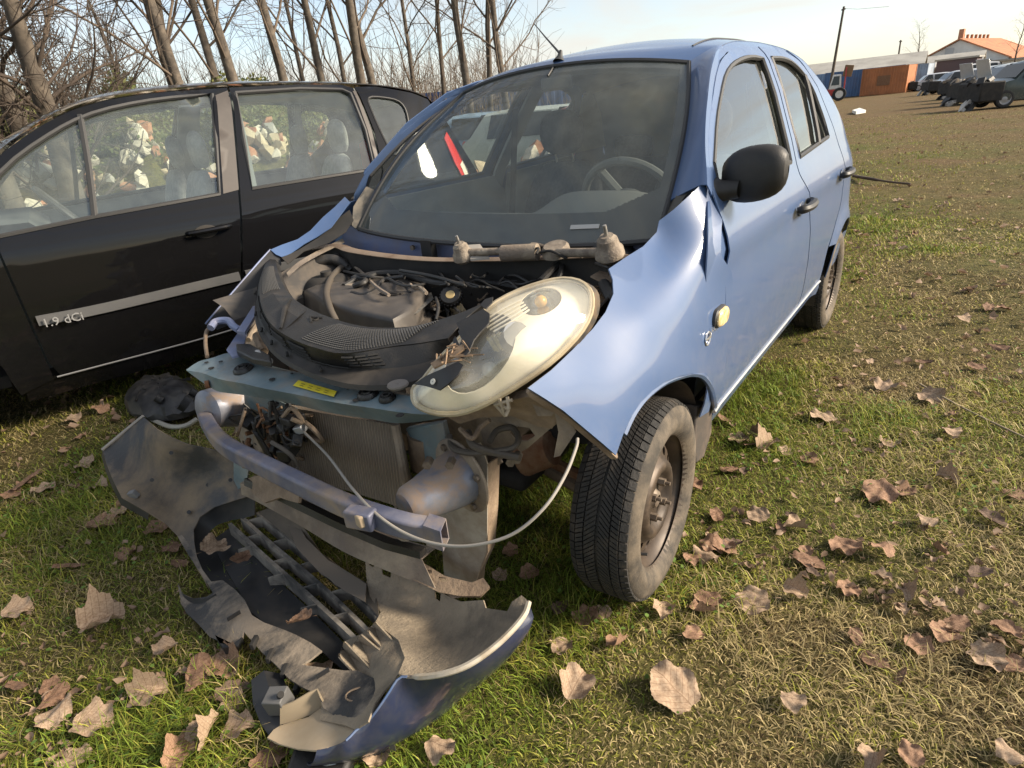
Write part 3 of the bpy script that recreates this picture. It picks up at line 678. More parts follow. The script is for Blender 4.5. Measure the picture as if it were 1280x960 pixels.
# side repeater lamp, round emblem and small lettering
def on_wing(u, v, off): return PY(u, v, ysurf(u, v)+off)
oc = on_wing(898.5, 395, .0)
lampT = Matrix.Translation(tuple(oc)) @ Matrix.Rotation(-math.pi/2, 4, 'X')
def pill(L_, H_, n=8):
    out = []
    for s0, a0 in ((1, -90), (-1, 90)):
        for k in range(n+1): a = R(a0+180*k/n); out.append((s0*(L_-H_)+H_*math.cos(a), H_*math.sin(a)))
    return out
def pillmesh(L_, H_, prof, T):
    m_ = MB(); rows = []
    for sc, h in prof: rows.append([(x*sc, y*sc, h) for x, y in pill(L_, H_)])
    m_.loft(rows, True, T); return m_
sl = pillmesh(.046, .025, [(1.12, -.004), (1.12, .006), (1.0, .010)], lampT).build('side_repeater', m_trim, car)
pillmesh(.046, .025, [(.98, .004), (.96, .014), (.8, .019), (.01, .020)], lampT).build('lens', mat('amber_clear_lens', (.72, .60, .36), .15, col2=(.55, .36, .12), nscale=55), sl)
m_badge = mat('silver_badge', (.72, .73, .75), .25, .8)
eb = on_wing(884, 423, .002)
ET = Matrix.Translation(tuple(eb)) @ Matrix.Rotation(-math.pi/2, 4, 'X')
em = MB(); em.tube([(.0185*math.cos(a), .0185*math.sin(a), .002) for a in np.linspace(0, 2*math.pi, 25)], .0028, 6, T=ET); em.box((0, 0, .003), (.044, .0065, .003), T=ET)
em.build('round_emblem', m_badge, car)
def lettering(name, txt, size, Mx, mat_, parent, ext=.0008):
    cu = bpy.data.curves.new(name, 'FONT'); cu.body = txt; cu.size = size; cu.extrude = ext; cu.resolution_u = 2
    o = bpy.data.objects.new('tmp', cu); COL.objects.link(o)
    dg = bpy.context.evaluated_depsgraph_get(); me = bpy.data.meshes.new_from_object(o.evaluated_get(dg)); bpy.data.objects.remove(o)
    me.transform(Mx); me.materials.clear(); me.materials.append(mat_)
    q = bpy.data.objects.new(name, me); COL.objects.link(q); q.parent = parent; return q
lp = on_wing(888, 419, .004); lq = on_wing(911, 400, .004); dx = Vector(tuple(lq-lp)); dx.normalize(); nz_ = Vector((0, 1, 0)); up_ = nz_.cross(dx).normalized()*-1
up_ = Vector((0, 0, 1)); nrm = dx.cross(up_).normalized(); up_ = nrm.cross(dx).normalized()
LM = Matrix(((dx.x, up_.x, nrm.x, lp[0]), (dx.y, up_.y, nrm.y, lp[1]), (dx.z, up_.z, nrm.z, lp[2]), (0, 0, 0, 1)))
lt = MB()                 # small script too worn to read: a row of little strokes
for k in range(9):
    lt.box((.010+k*.0165, .010, .001), (.011, .003, .0015), T=LM).box((.006+k*.0165, .010, .001), (.003, .016+.006*(k % 3 == 0), .0015), (0, 0, -.25), T=LM)
lt.build('worn_script', m_badge, car, False)

# ---- wheels
TR = .287
def make_wheel():
    w = bpy.data.objects.new('wheel', None); COL.objects.link(w)
    # wheel axis is local z, outer face towards +z
    prof = [(.185, -.070), (.20, -.086), (.235, -.092), (.262, -.083), (.274, -.074), (TR-.010, -.062), (TR-.007, -.03), (TR-.006, 0), (TR-.007, .03), (TR-.010, .062)]
    ty = MB().lathe(prof, 72).build('tyre', m_rubber, w)
    MB().lathe([(TR-.010, .062), (TR-.013, .074), (.264, .083), (.252, .089), (.240, .0905), (.236, .0925), (.222, .0915), (.208, .087), (.197, .080), (.186, .070)], 72).build('sidewall', m_side, ty)
    tb = MB(); nb = 68
    def pt(s, z, aa, r): return (r*math.cos(aa), r*math.sin(aa), s*z)
    for k in range(nb):                      # winter tread: slanted lamellae in a V, heavier shoulder blocks
        a = 2*math.pi*k/nb
        for s in (1, -1):
            for (z0, z1, da0, da1, nsub, rr0, rr1) in ((.004, .033, -.05, .04, 2, TR, TR), (.037, .057, .05, .085, 2, TR, TR-.001), (.060, .0775, .088, .10, 1, TR-.003, TR-.011)):
                for q in range(nsub):
                    wd = 2*math.pi/nb; w_ = wd*(.41 if nsub == 1 else .19); sh = (0 if nsub == 1 else (q-.5)*wd*.48)
                    a0 = a+(0 if s > 0 else wd/2)+da0+sh; a1 = a+(0 if s > 0 else wd/2)+da1+sh
                    rb = TR-.013 if z1 < .07 else TR-.022
                    v = [pt(s, z0, a0-w_, rb), pt(s, z1, a1-w_, rb), pt(s, z1, a1+w_, rb), pt(s, z0, a0+w_, rb), pt(s, z0, a0-w_, rr0), pt(s, z1, a1-w_, rr1), pt(s, z1, a1+w_, rr1), pt(s, z0, a0+w_, rr0)]
                    tb.add(v, [(4, 5, 6, 7), (0, 1, 5, 4), (1, 2, 6, 5), (2, 3, 7, 6), (3, 0, 4, 7)])
    t_ = tb.build('tread', m_rubber, ty, False); t_['kind'] = 'stuff'
    # pressed steel rim
    ri = MB().lathe([(.186, .068), (.198, .079), (.201, .078), (.201, .072), (.193, .062), (.181, .052), (.174, .030), (.170, .012), (.170, -.07), (.19, -.078)], 64).build('rim', m_rim, w); mod_solid(ri, .003, 0)
    th = np.linspace(0, 2*math.pi, 65)[:-1]
    holes = []
    for k in range(14):
        a = 2*math.pi*k/14; c, s = math.cos(a), math.sin(a); holes.append([((.139+.0135*math.cos(q))*c-.015*math.sin(q)*s, (.139+.0135*math.cos(q))*s+.015*math.sin(q)*c) for q in np.linspace(0, 2*math.pi, 13)[:-1]])
    holes.append([(.031*math.cos(q), .031*math.sin(q)) for q in np.linspace(0, 2*math.pi, 19)[:-1]])
    v2, f = fill2d([(.171*math.cos(a), .171*math.sin(a)) for a in th], .0085, holes)
    r_ = np.hypot(v2[:, 0], v2[:, 1]); pz = np.interp(r_, [.03, .04, .062, .070, .085, .10, .112, .122, .155, .171], [.050, .048, .048, .050, .066, .068, .062, .046, .038, .026])
    v = np.c_[v2, pz]; ds = meshobj('wheel_disc', v, flip_to(v, f, (0, 0, 5)), m_rim, ri); mod_solid(ds, .004, -1)
    hb = MB().lathe([(.001, .052), (.012, .052), (.014, .060), (.022, .058), (.026, .050), (.030, .048), (.031, .0)], 24).build('hub', m_bolt, ri)
    for k in range(4):
        a = 2*math.pi*k/4+.5
        MB().tube([(.050*math.cos(a), .050*math.sin(a), .044), (.050*math.cos(a), .050*math.sin(a), .068)], .0115, 6).tube([(.050*math.cos(a), .050*math.sin(a), .066), (.050*math.cos(a), .050*math.sin(a), .082)], .0055, 8).build('wheel_nut', m_bolt, ri)
    MB().tube([(.176, .0, .055), (.168, .0, .085)], .004, 6).build('valve', m_trim, ri)
    MB().lathe([(.001, -.0), (.12, -.0), (.122, -.02), (.05, -.03), (.05, -.09)], 32).build('brake_disc', m_rust, w)
    return w
wheel0 = make_wheel()
for i, (wx, wy, st, rot) in enumerate([(0, .735, 3.5, .4), (0, -.735, 3.5, 2.), (-2.43, .735, 0, 1.1), (-2.43, -.735, 0, 3.)]):
    w = wheel0 if i == 0 else copy_tree(wheel0)
    w.parent = car
    w.matrix_local = Matrix.Translation((wx, wy, TR-.003)) @ Matrix.Rotation(R(st), 4, 'Z') @ Matrix.Rotation(-math.pi/2 if wy > 0 else math.pi/2, 4, 'X') @ Matrix.Rotation(rot, 4, 'Z')
# wheel-arch liners and the small flap behind the front wheel
for cx in (0.0, -2.43):
    for side in (1, -1):
        if cx == 0 and side < 0: continue
        rows = [[(cx+.335*math.cos(a), side*y, .29+.335*math.sin(a)) for a in np.linspace(R(-12), R(192), 30) if not (cx == 0 and a < R(75))] for y in (.52, .79)]
        MB().loft(rows).build('arch_liner', mat('dirty_arch_liner_%d_%d' % (int(cx), side), (.05, .04, .032), .9, dust=.7, dcol=(.16, .115, .075), dscale=9), car)
mf = [PY(u, v, .80) for u, v in [(872, 508), (891, 503), (890, 540), (880, 572), (870, 580), (868, 545)]]
MB().prism(mf, (.006, -.12, 0)).build('mud_flap', m_blkdust if 0 else mat('dirty_flap', (.05, .042, .036), .8, dust=.6, dcol=(.17, .12, .085), dscale=12), car, bevel=.006)
# rear axle, floor pan and inner walls so that nothing shows through
MB().box((-1.45, 0, .30), (2.1, 1.40, .03)).build('floor_pan', m_dark, car)
MB().cyl((-2.43, -.66, .27), (-2.43, .66, .27), .03).build('rear_axle', m_rust, car)
MB().tube(catmull([(0.1, -.2, .30), (-.6, -.15, .22), (-1.6, -.12, .24), (-2.2, -.3, .25), (-2.75, -.4, .28)], 4), .025, 8).build('exhaust_pipe', m_rust, car)
# ================================================================ interior
for side in (1, -1):
    cx, cyy = -1.22, side*.36
    st = bpy.data.objects.new('front_seat', None); COL.objects.link(st); st.parent = car
    MB().box((cx+.12, cyy, .50), (.52, .50, .16)).build('seat_cushion', m_seat, st, bevel=.05, seg=3)
    rows = []
    for z, xx, w_, d_ in ((.50, 0, .24, .07), (.62, -.03, .25, .075), (.80, -.08, .245, .065), (.95, -.13, .225, .055), (1.04, -.16, .17, .045), (1.06, -.165, .10, .03)):
        rows.append([(cx-.14+xx+d_*math.sin(a), cyy+w_*math.copysign(abs(math.cos(a))**.6, math.cos(a)), z) for a in np.linspace(0, 2*math.pi, 16, False)])
    b = MB().loft(rows, True).build('backrest', m_seat, st); mod_sub(b, 1)
    rows = []
    for z, w_, d_ in ((1.10, .06, .03), (1.12, .115, .045), (1.19, .135, .05), (1.26, .125, .045), (1.30, .08, .03), (1.305, .02, .01)):
        rows.append([(cx-.31+.05+d_*math.sin(a), cyy+w_*math.copysign(abs(math.cos(a))**.7, math.cos(a)), z) for a in np.linspace(0, 2*math.pi, 16, False)])
    hr = MB().loft(rows, True).build('headrest', m_seat, st); mod_sub(hr, 1)
    MB().cyl((cx-.29, cyy-.05, 1.02), (cx-.265, cyy-.05, 1.12), .006, n=8).cyl((cx-.29, cyy+.05, 1.02), (cx-.265, cyy+.05, 1.12), .006, n=8).build('headrest_post', m_steel, st)
rb = bpy.data.objects.new('rear_seat', None); COL.objects.link(rb); rb.parent = car
MB().box((-1.98, 0, .52), (.48, 1.22, .16)).build('seat_cushion', m_seat, rb, bevel=.05)
MB().box((-2.24, 0, .76), (.13, 1.22, .50), (0, R(-14), 0)).build('backrest', m_seat, rb, bevel=.05)
for yy in (-.36, .36): MB().box((-2.32, yy, 1.06), (.09, .25, .13)).build('headrest', m_seat, rb, bevel=.04)
# dashboard with a rounded instrument hood before the wheel
rows = []
for t in np.linspace(-1, 1, 41):
    y = .66*t; hood = .085*exp(-((y-.33)/.22)**4); x0 = -.36-.02*t*t
    rows.append([(x0, y, .925), (x0-.10, y, .948+hood*.5), (x0-.20, y, .955+hood), (x0-.30, y, .945+hood*.95), (x0-.36, y, .90+hood*.4), (x0-.37, y, .80), (x0-.33, y, .62), (x0-.22, y, .50)])
MB().loft(rows).build('dashboard', m_dash, car, ang=50)
swT = Matrix.Translation((-.80, .34, .955)) @ Matrix.Rotation(R(-62), 4, 'Y')
sw = MB().tube([(.185*math.cos(a), .185*math.sin(a), 0) for a in np.linspace(0, 2*math.pi, 41)], .0155, 8, T=swT).build('steering_wheel', m_dash, car)
hbm = MB().lathe([(.001, .02), (.06, .018), (.075, .0), (.07, -.02)], 20, swT)
for a in (R(90), R(210), R(330)): hbm.tube([(.05*math.cos(a+R(0)), .05*math.sin(a), 0), (.18*math.cos(a), .18*math.sin(a), 0)], .017, 6, T=swT)
hbm.build('wheel_hub', m_dash, sw)
MB().cyl((-.80, .34, .95), (-.60, .34, .84), .035).build('steering_column', m_dash, car)
MB().box((-.95, 0, .45), (.9, .16, .22)).build('centre_console', m_dash, car, bevel=.03)
# ================================================================ engine bay
bay = car
# bulkhead and the open scuttle channel under the screen
fw_pts = [PZ(395, 309, .88), PZ(420, 306, .885), PZ(440, 312, .88), PZ(490, 319, .875), PZ(545, 323, .872), PZ(600, 323, .872), PZ(650, 322, .880), PZ(700, 320, .893), PZ(760, 317, .915), PZ(792, 322, .93)]
lip = catmull(fw_pts, 4)
MB().loft([[p+np.array([.022, 0, -.004]) for p in lip], [p+np.array([0, 0, .004]) for p in lip], [p+np.array([-.03, 0, -.004]) for p in lip]]).build('scuttle_lip', mat('grimy_lip', (.20, .15, .11), .8, dust=.7, dcol=(.10, .055, .03), dscale=12), bay)
mod_solid(bpy.data.objects['scuttle_lip'], .003)
MB().loft([[(p[0]+.012, p[1], p[2]-.006) for p in lip], [(p[0]+.02, p[1], .62) for p in lip], [(p[0]+.05, p[1], .36) for p in lip]]).build('bulkhead', m_dark, bay)
MB().loft([[(p[0]-.03, p[1], p[2]-.006) for p in lip], [(p[0]-.035, p[1], p[2]-.07) for p in lip], [(-.33, p[1]*1.0, p[2]-.065) for p in lip], [(-.335, p[1], .94) for p in lip]]).build('scuttle_tray', m_blue_in, bay)
MB().box(PZ(524, 312, .885)+np.array([-.05, 0, -.01]), (.03, .05, .07)).build('scuttle_bracket', m_dark, bay)
for u, v in ((463, 300), (560, 312), (500, 311)): MB().cyl(PZ(u, v, .88)+np.array([-.07, 0, -.01]), PZ(u, v, .88)+np.array([-.06, 0, -.01]), .01, n=8).build('scuttle_bolt', m_bolt, bay)
# wiper linkage with two spindles, grimy
wl = bpy.data.objects.new('wiper_linkage', None); COL.objects.link(wl); wl.parent = bay
m_grime = mat('greasy_aluminium', (.20, .165, .13), .75, .3, col2=(.33, .28, .22), nscale=30, dust=.6, dcol=(.09, .065, .05), dscale=25, bump=.4, bscale=120)
def spindle(u, v, z, s=1.0):
    c = Vector(tuple(PZ(u, v, z))); T = Matrix.Translation(c) @ Matrix.Rotation(R(18), 4, 'Y') @ Matrix.Scale(s, 4)
    o = MB().lathe([(.001, .035), (.016, .035), (.020, .028), (.024, .026), (.028, .006), (.034, .0), (.036, -.018), (.024, -.030), (.001, -.032)], 20, T).build('spindle', m_grime, wl)
    MB().lathe([(.001, .062), (.0045, .061), (.0055, .03)], 10, T).build('spindle_pin', m_steel, o)
    return c
s1 = spindle(578, 316, .908, 1.0); s2 = spindle(761, 311, .945, 1.15)
mo = PZ(665, 316, .908)
MB().tube([s1, s1*.5+Vector(tuple(mo))*.5+Vector((0, 0, .004)), Vector(tuple(mo))], .012, 10).build('linkage_arm', m_grime, wl)
MB().tube([Vector(tuple(PZ(690, 316, .912))), s2+Vector((0, 0, -.01))], .013, 10).build('linkage_tube', m_grime, wl)
MB().cyl(PZ(628, 317, .905), PZ(672, 315, .91), .026, .026, 18).build('wiper_motor', m_mud2, wl)
gb = MB().lathe([(.001, .018), (.035, .018), (.042, .010), (.044, -.012), (.001, -.016)], 18, Matrix.Translation(tuple(PZ(695, 313, .915))) @ Matrix.Rotation(R(15), 4, 'Y')).build('gearbox', m_grime, wl)
for q in range(5):
    a = rng.random()*6; c = PZ(640+q*18, 311+rng.random()*6, .915)
    MB().tube(catmull([c+np.array([.03*math.cos(a+k), .05*math.sin(a+k*1.3), .012*math.sin(k*2)]) for k in range(4)], 4), .004, 6).build('wire', m_dark if q % 2 else m_grime, wl)
tg = MB().prism([PZ(585, 306, .92), PZ(600, 305, .922), PZ(612, 322, .895), PZ(588, 324, .893)], (0, 0, -.006)).build('white_tag', mat('dirty_rag', (.33, .30, .26), .9), wl)
# inner wings, strut towers
for side in (1, -1):
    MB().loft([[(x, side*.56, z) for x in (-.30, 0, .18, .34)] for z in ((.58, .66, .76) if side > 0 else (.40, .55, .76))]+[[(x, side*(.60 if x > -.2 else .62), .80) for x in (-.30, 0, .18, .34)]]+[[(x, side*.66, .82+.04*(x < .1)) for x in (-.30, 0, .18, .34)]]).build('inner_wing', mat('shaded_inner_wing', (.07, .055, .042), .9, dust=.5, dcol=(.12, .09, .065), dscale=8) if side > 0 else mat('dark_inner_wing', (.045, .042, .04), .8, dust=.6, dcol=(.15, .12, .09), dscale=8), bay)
    mod_solid(bpy.data.objects['inner_wing'], .003, 0)
    T = Matrix.Translation((-.05, side*.55, .80))
    MB().lathe([(.001, .03), (.02, .03), (.022, .012), (.06, .010), (.075, .0), (.11, -.03), (.125, -.12), (.13, -.35)], 24, T).build('strut_tower', m_dark, bay)
    MB().tube([(0, side*.66, .27), (-.02, side*.62, .45), (-.05, side*.57, .75)], [.03, .03, .045], 12).build('suspension_strut', m_dark, bay)
    MB().tube([(0, side*.62, .22), (-.05, side*.40, .24), (-.1, side*.30, .25)], [.02, .025, .03], 8).build('control_arm', m_mud, bay)
    MB().tube([(.0, side*.60, .28), (-.02, side*.30, .32)], .018, 8).build('drive_shaft', m_rust, bay)
MB().box((-.05, 0, .26), (.30, .8, .06)).build('subframe', m_dark, bay, bevel=.02)
# round hub hood at the back right of the bay (brake servo), hoses round it
sv = PZ(757, 345, .84)
MB().lathe([(.001, .05), (.06, .05), (.10, .03), (.115, .0), (.115, -.03), (.10, -.05)], 24, Matrix.Translation(tuple(sv+np.array([-.05, -.02, -.02]))) @ Matrix.Rotation(R(80), 4, 'Y')).build('brake_servo', m_blk, bay)
m_hose = mat('rubber_hose', (.016, .016, .016), .5, dust=.4, dcol=(.09, .075, .06), dscale=20)
for nm, pts, r_ in [('hose', [(676, 352, .84), (700, 330, .87), (725, 325, .88), (745, 332, .87), (755, 345, .85)], .012), ('hose', [(690, 356, .83), (700, 345, .85), (702, 332, .87)], .008),
                    ('hose', [(770, 395, .80), (765, 375, .85), (755, 355, .86)], .016), ('hose', [(745, 330, .89), (757, 333, .90), (765, 336, .895)], .006)]:
    tubez(nm, pts, r_, m_hose, bay)
# leaf litter and mud caught beside the lamp
pn = MB()
for k in range(160):
    c = PZ(750+rng.normal()*6, 372+rng.normal()*12, .80+rng.random()*.03); a = rng.random()*6; l = .012+.02*rng.random()
    pn.tube([c, c+np.array([l*math.cos(a), l*math.sin(a), .004*rng.normal()])], .0012, 3, False)
pno = pn.build('pine_needles', mat('dry_needles', (.16, .09, .04), .9, col2=(.26, .17, .09), nscale=60), bay, False); pno['kind'] = 'stuff'
MB().prism([PZ(u, v, .80) for u, v in [(740, 350), (765, 345), (772, 372), (760, 395), (745, 402)]], (0, 0, -.02)).build('inner_wing_ledge', m_mud2, bay)
MB().prism([PZ(u, v, .865) for u, v in [(738, 345), (752, 337), (766, 340), (764, 352), (748, 350)]], (0, 0, -.004)).build('wing_bracket', m_mud, bay)
# engine cover with emblem and its metal base
eng = bpy.data.objects.new('engine', None); COL.objects.link(eng); eng.parent = bay
ZE = .800
top = [PZ(u, v, ZE+dz) for u, v, dz in [(379, 361, -.006), (398, 353, 0), (436, 351, 0), (452, 347, 0), (472, 345, 0), (502, 346, 0), (529, 353, 0), (534, 362, 0), (512, 386, 0), (491, 397, -.004), (440, 387, -.004), (404, 376, -.004)]]
cen = sum(top)/len(top)
rows = [[cen+(p-cen)*.02+np.array([0, 0, .006]) for p in top], [cen+(p-cen)*.7+np.array([0, 0, .005]) for p in top], [cen+(p-cen)*.93 for p in top], [cen+(p-cen)*.985+np.array([0, 0, -.006]) for p in top], [p+np.array([0, 0, -.018]) for p in top], [cen+(p-cen)*1.04+np.array([0, 0, -.065]) for p in top], [cen+(p-cen)*1.12+np.array([0, 0, -.067]) for p in top], [cen+(p-cen)*1.12+np.array([0, 0, -.09]) for p in top], [cen+(p-cen)*1.0+np.array([0, 0, -.10]) for p in top], [cen+(p-cen)*1.0+np.array([0, 0, -.40]) for p in top]]
m_ec = mat('engine_cover_plastic', (.055, .049, .044), .45, col2=(.085, .075, .065), nscale=6, dust=.4, dcol=(.16, .13, .10), dscale=12)
ec = MB().loft(rows, True).build('engine_cover', m_ec, eng, ang=50)
bl = PZ(489, 367, ZE+.006)
BT = Matrix.Translation(tuple(bl)) @ Matrix.Rotation(R(-75), 4, 'Z') @ Matrix.Rotation(R(5), 4, 'X')
em = MB(); em.tube([(.032*math.cos(a), .022*math.sin(a), 0) for a in np.linspace(0, 2*math.pi, 25)], .003, 6, T=BT); em.box((0, 0, 0), (.082, .012, .006), T=BT); em.build('cover_emblem', m_dark, ec)
MB().prism([PZ(u, v, ZE-.03) for u, v in [(506, 396), (514, 384), (537, 366), (540, 374), (520, 392)]], (.004, .012, .004)).build('caution_label', mat('grimy_label', (.16, .15, .13), .6, col2=(.05, .05, .05), nscale=80), ec)
MB().tube(catmull([PZ(375, 385, .70), PZ(430, 400, .695), PZ(500, 412, .69), PZ(525, 400, .70), PZ(548, 388, .70)], 4), .014, 8).build('cover_rail', m_blk, eng)
MB().box((.02, -.30, .48), (.34, .62, .34)).build('engine_block', m_mud, eng, bevel=.03)
MB().box((.0, .18, .45), (.30, .32, .26)).build('gearbox', m_mud2, eng, bevel=.05)
m_hose2 = mat('brown_rubber_hose', (.07, .058, .045), .7)
tubez('coolant_hose', [(364, 358, .76), (376, 345, .80), (392, 330, .84), (412, 324, .85), (428, 329, .83), (438, 338, .80)], .020, m_hose, bay, 10)
tubez('bleed_hose', [(432, 330, .82), (416, 345, .81), (408, 365, .80), (412, 385, .79), (420, 402, .76)], .012, m_hose2, bay, 10)
tubez('intake_pipe', [(345, 345, .78), (352, 352, .77), (360, 372, .74)], .03, m_hose, bay, 12)
tubez('harness', [(430, 358, .80), (448, 348, .81), (470, 342, .82), (500, 341, .82), (520, 347, .82), (545, 354, .82), (580, 356, .82)], .011, m_hose, bay)
tubez('harness', [(440, 366, .80), (455, 369, .80), (470, 362, .80), (480, 350, .81), (505, 346, .825)], .008, m_hose, bay)
tubez('harness', [(468, 343, .82), (460, 347, .82), (455, 353, .82), (442, 358, .81)], .010, m_hose, bay)
tubez('fuel_rail', [(455, 340, .80), (520, 338, .80), (580, 347, .80), (650, 360, .80)], .010, m_blk, bay)
tubez('wire', [(545, 372, .79), (548, 385, .78), (545, 400, .76)], .005, m_hose, bay)
tubez('wire', [(500, 338, .84), (540, 345, .84), (575, 355, .83), (582, 358, .82)], .006, m_hose, bay)
for k in range(26):      # loose wiring over and behind the engine
    u0, v0 = 425+rng.random()*220, 333+rng.random()*22; ln = 18+rng.random()*45; an = rng.normal()*.5
    tubez('wire', [(u0+ln*q*math.cos(an), v0+ln*q*math.sin(an)+rng.normal()*3.5, .80+.035*rng.random()) for q in (0, .33, .66, 1)], .0022+.004*rng.random(), [m_hose, m_hose, m_mud2, m_dark][k % 4], bay, 6, 4)
for k in range(14):
    u0, v0 = 540+rng.random()*60, 360+rng.random()*40
    tubez('wire', [(u0+rng.normal()*10, v0+rng.normal()*10, .72+.05*rng.random()) for q in range(4)], .003+.003*rng.random(), [m_hose, m_dark, m_mud][k % 3], bay, 6, 4)
MB().box(PZ(395, 348, .74), (.18, .20, .08), (0, 0, .2)).build('battery', mat('grey_battery', (.10, .10, .10), .6, dust=.5), bay, bevel=.01)
MB().box(PZ(452, 350, .80), (.05, .06, .04), (0, 0, .3)).build('sensor', m_trim, bay, bevel=.006)
MB().box(PZ(440, 360, .79), (.04, .05, .03), (0, 0, .1)).build('sensor', m_mud2, bay, bevel=.006)
clut = rng
for k in range(26):      # small connectors and brackets round the block
    u, v = 350+rng.random()*400, 338+rng.random()*75
    if 372 < u < 545 and v < 400: continue
    c = PZ(u, v, .62+.08*rng.random()); MB().box(c, (.03+.05*rng.random(), .03+.05*rng.random(), .03+.03*rng.random()), (rng.random(), rng.random(), rng.random()*3)).build('engine_bracket', [m_mud, m_blk, m_mud2, m_hose][k % 4], bay, bevel=.005)
# oil filler / washer neck with a ribbed black cap
bt = PZ(575, 395, .70); tp_ = PZ(564, 371, .79); ax = Vector(tuple(tp_-bt)).normalized()
nk = MB().tube([bt, bt+(tp_-bt)*.5, tp_], [.028, .022, .020], 16).build('filler_neck', mat('yellowed_plastic', (.50, .43, .29), .5, dust=.5, dscale=20), bay)
CT = Matrix.Translation(tuple(tp_)) @ Vector((0, 0, 1)).rotation_difference(ax).to_matrix().to_4x4()
cp_ = MB()
cp_.lathe([(.034, -.012), (.035, .008), (.031, .014), (.020, .014), (.001, .013)], 24, CT)
for k in range(20): a = 2*math.pi*k/20; cp_.box((.035*math.cos(a), .035*math.sin(a), -.002), (.006, .005, .018), (0, 0, a), T=CT)
cp_.build('filler_cap', m_blk, nk)
MB().lathe([(.001, .0155), (.014, .015), (.016, .013)], 16, CT).build('cap_label', mat('brass_label', (.42, .31, .14), .5), nk)
# ---- upper crossmember (teal panel), sticker, rubber bushes
TOPR = [(233, 462, .685), (248, 452, .695), (266, 447, .70), (287, 441, .70), (303, 448, .702), (330, 458, .705), (365, 466, .71), (400, 469, .715), (432, 480, .718), (468, 487, .72), (500, 493, .722), (530, 500, .722), (556, 508, .722)]
MIDR = [(233, 463, .683), (252, 466, .685), (268, 472, .69), (284, 476, .69), (302, 479, .692), (332, 486, .695), (365, 492, .70), (398, 499, .705), (430, 505, .708), (465, 510, .71), (498, 515, .712), (528, 518, .712), (556, 517, .712)]
LOWR = [(234, 464, .680), (256, 480, .655), (272, 489, .645), (290, 492, .640), (306, 494, .640), (335, 499, .640), (366, 505, .642), (398, 513, .645), (430, 519, .648), (464, 524, .65), (495, 529, .652), (525, 527, .66), (556, 522, .67)]
rows = [[PZ(*p)+np.array([-.03, 0, -.012]) for p in catmull(TOPR, 3)], [PZ(*p) for p in catmull(TOPR, 3)], [PZ(*p) for p in catmull(MIDR, 3)], [PZ(*p) for p in catmull(LOWR, 3)]]
lowback = [p+np.array([-.025, 0, .002]) for p in rows[-1]]
xm = MB().loft(rows+[lowback]).build('upper_crossmember', m_teal, bay, ang=25); mod_solid(xm, .003, -1); 
for o in (xm,):
    m_ = o.modifiers.new('bevel', 'BEVEL'); m_.width = .004; m_.segments = 2; m_.limit_method = 'ANGLE'; m_.angle_limit = R(25)
m_yel = mat('yellow_sticker', (.75, .62, .03), .5, col2=(.65, .52, .05), nscale=30)
def zon(u, v):   # height of crossmember top face
    return TPS([p[:2] for p in TOPR+MIDR], [p[2] for p in TOPR+MIDR], 1e-3)([(u, v)])[0]
st_ = [(373, 475), (421, 489), (417, 496), (366, 482)]
sk = meshobj('warning_sticker', [PZ(u, v, zon(u, v)+.0035) for u, v in st_], [(0, 1, 2, 3)], m_yel, xm)
for k in range(4):
    f0 = .12+.2*k
    a0 = np.array(st_[3])*(1-f0)+np.array(st_[2])*f0; b0 = np.array(st_[0])*(1-f0)+np.array(st_[1])*f0
    q0 = a0*.7+b0*.3; q1 = a0*.4+b0*.6
    dl = (np.array(st_[1])-np.array(st_[0]))*.10
    for qq, hh in ((q0, .10), (q1, .10)):
        hv = (b0-a0)*hh
        meshobj('sticker_print', [PZ(*p, zon(*p)+.0048) for p in (qq, qq+dl, qq+dl+hv, qq+hv)], [(0, 1, 2, 3)], mat('print_ink_%d' % k, (.25, .20, .03), .6), xm) if k < 4 else None
def bush(u, v, r_):
    T = Matrix.Translation(tuple(PZ(u, v, zon(u, v)+.002))) @ Matrix.Rotation(R(8), 4, 'Y')
    MB().lathe([(.001, .006), (r_*.3, .006), (r_*.34, .012), (r_*.5, .012), (r_*.55, .008), (r_*.8, .010), (r_, .004), (r_*1.02, -.002)], 22, T).build('rubber_bush', m_blkdust, xm)
bush(304, 462, .028); bush(460, 493, .026); bush(484, 498, .020)
for u, v, r_ in [(258, 453, .006), (264, 460, .008), (340, 474, .008), (365, 467, .004), (445, 500, .008), (276, 452, .006), (500, 519, .009), (436, 486, .004)]:
    MB().lathe([(.001, .0012), (r_, .0012), (r_*1.1, 0)], 12, Matrix.Translation(tuple(PZ(u, v, zon(u, v)+.003)))).build('hole', m_dark, xm)
MB().lathe([(.001, -.004), (.022, .0), (.026, .006), (.024, .010), (.012, .012), (.001, .008)], 18, Matrix.Translation(tuple(PZ(498, 484, .745)))).build('mushroom_clip', mat('grimy_clip', (.17, .15, .13), .7), xm)
MB().tube([PZ(257, 481, .66), PZ(262, 480, .66)], .012, 10).build('rusty_bolt', m_rust, xm)
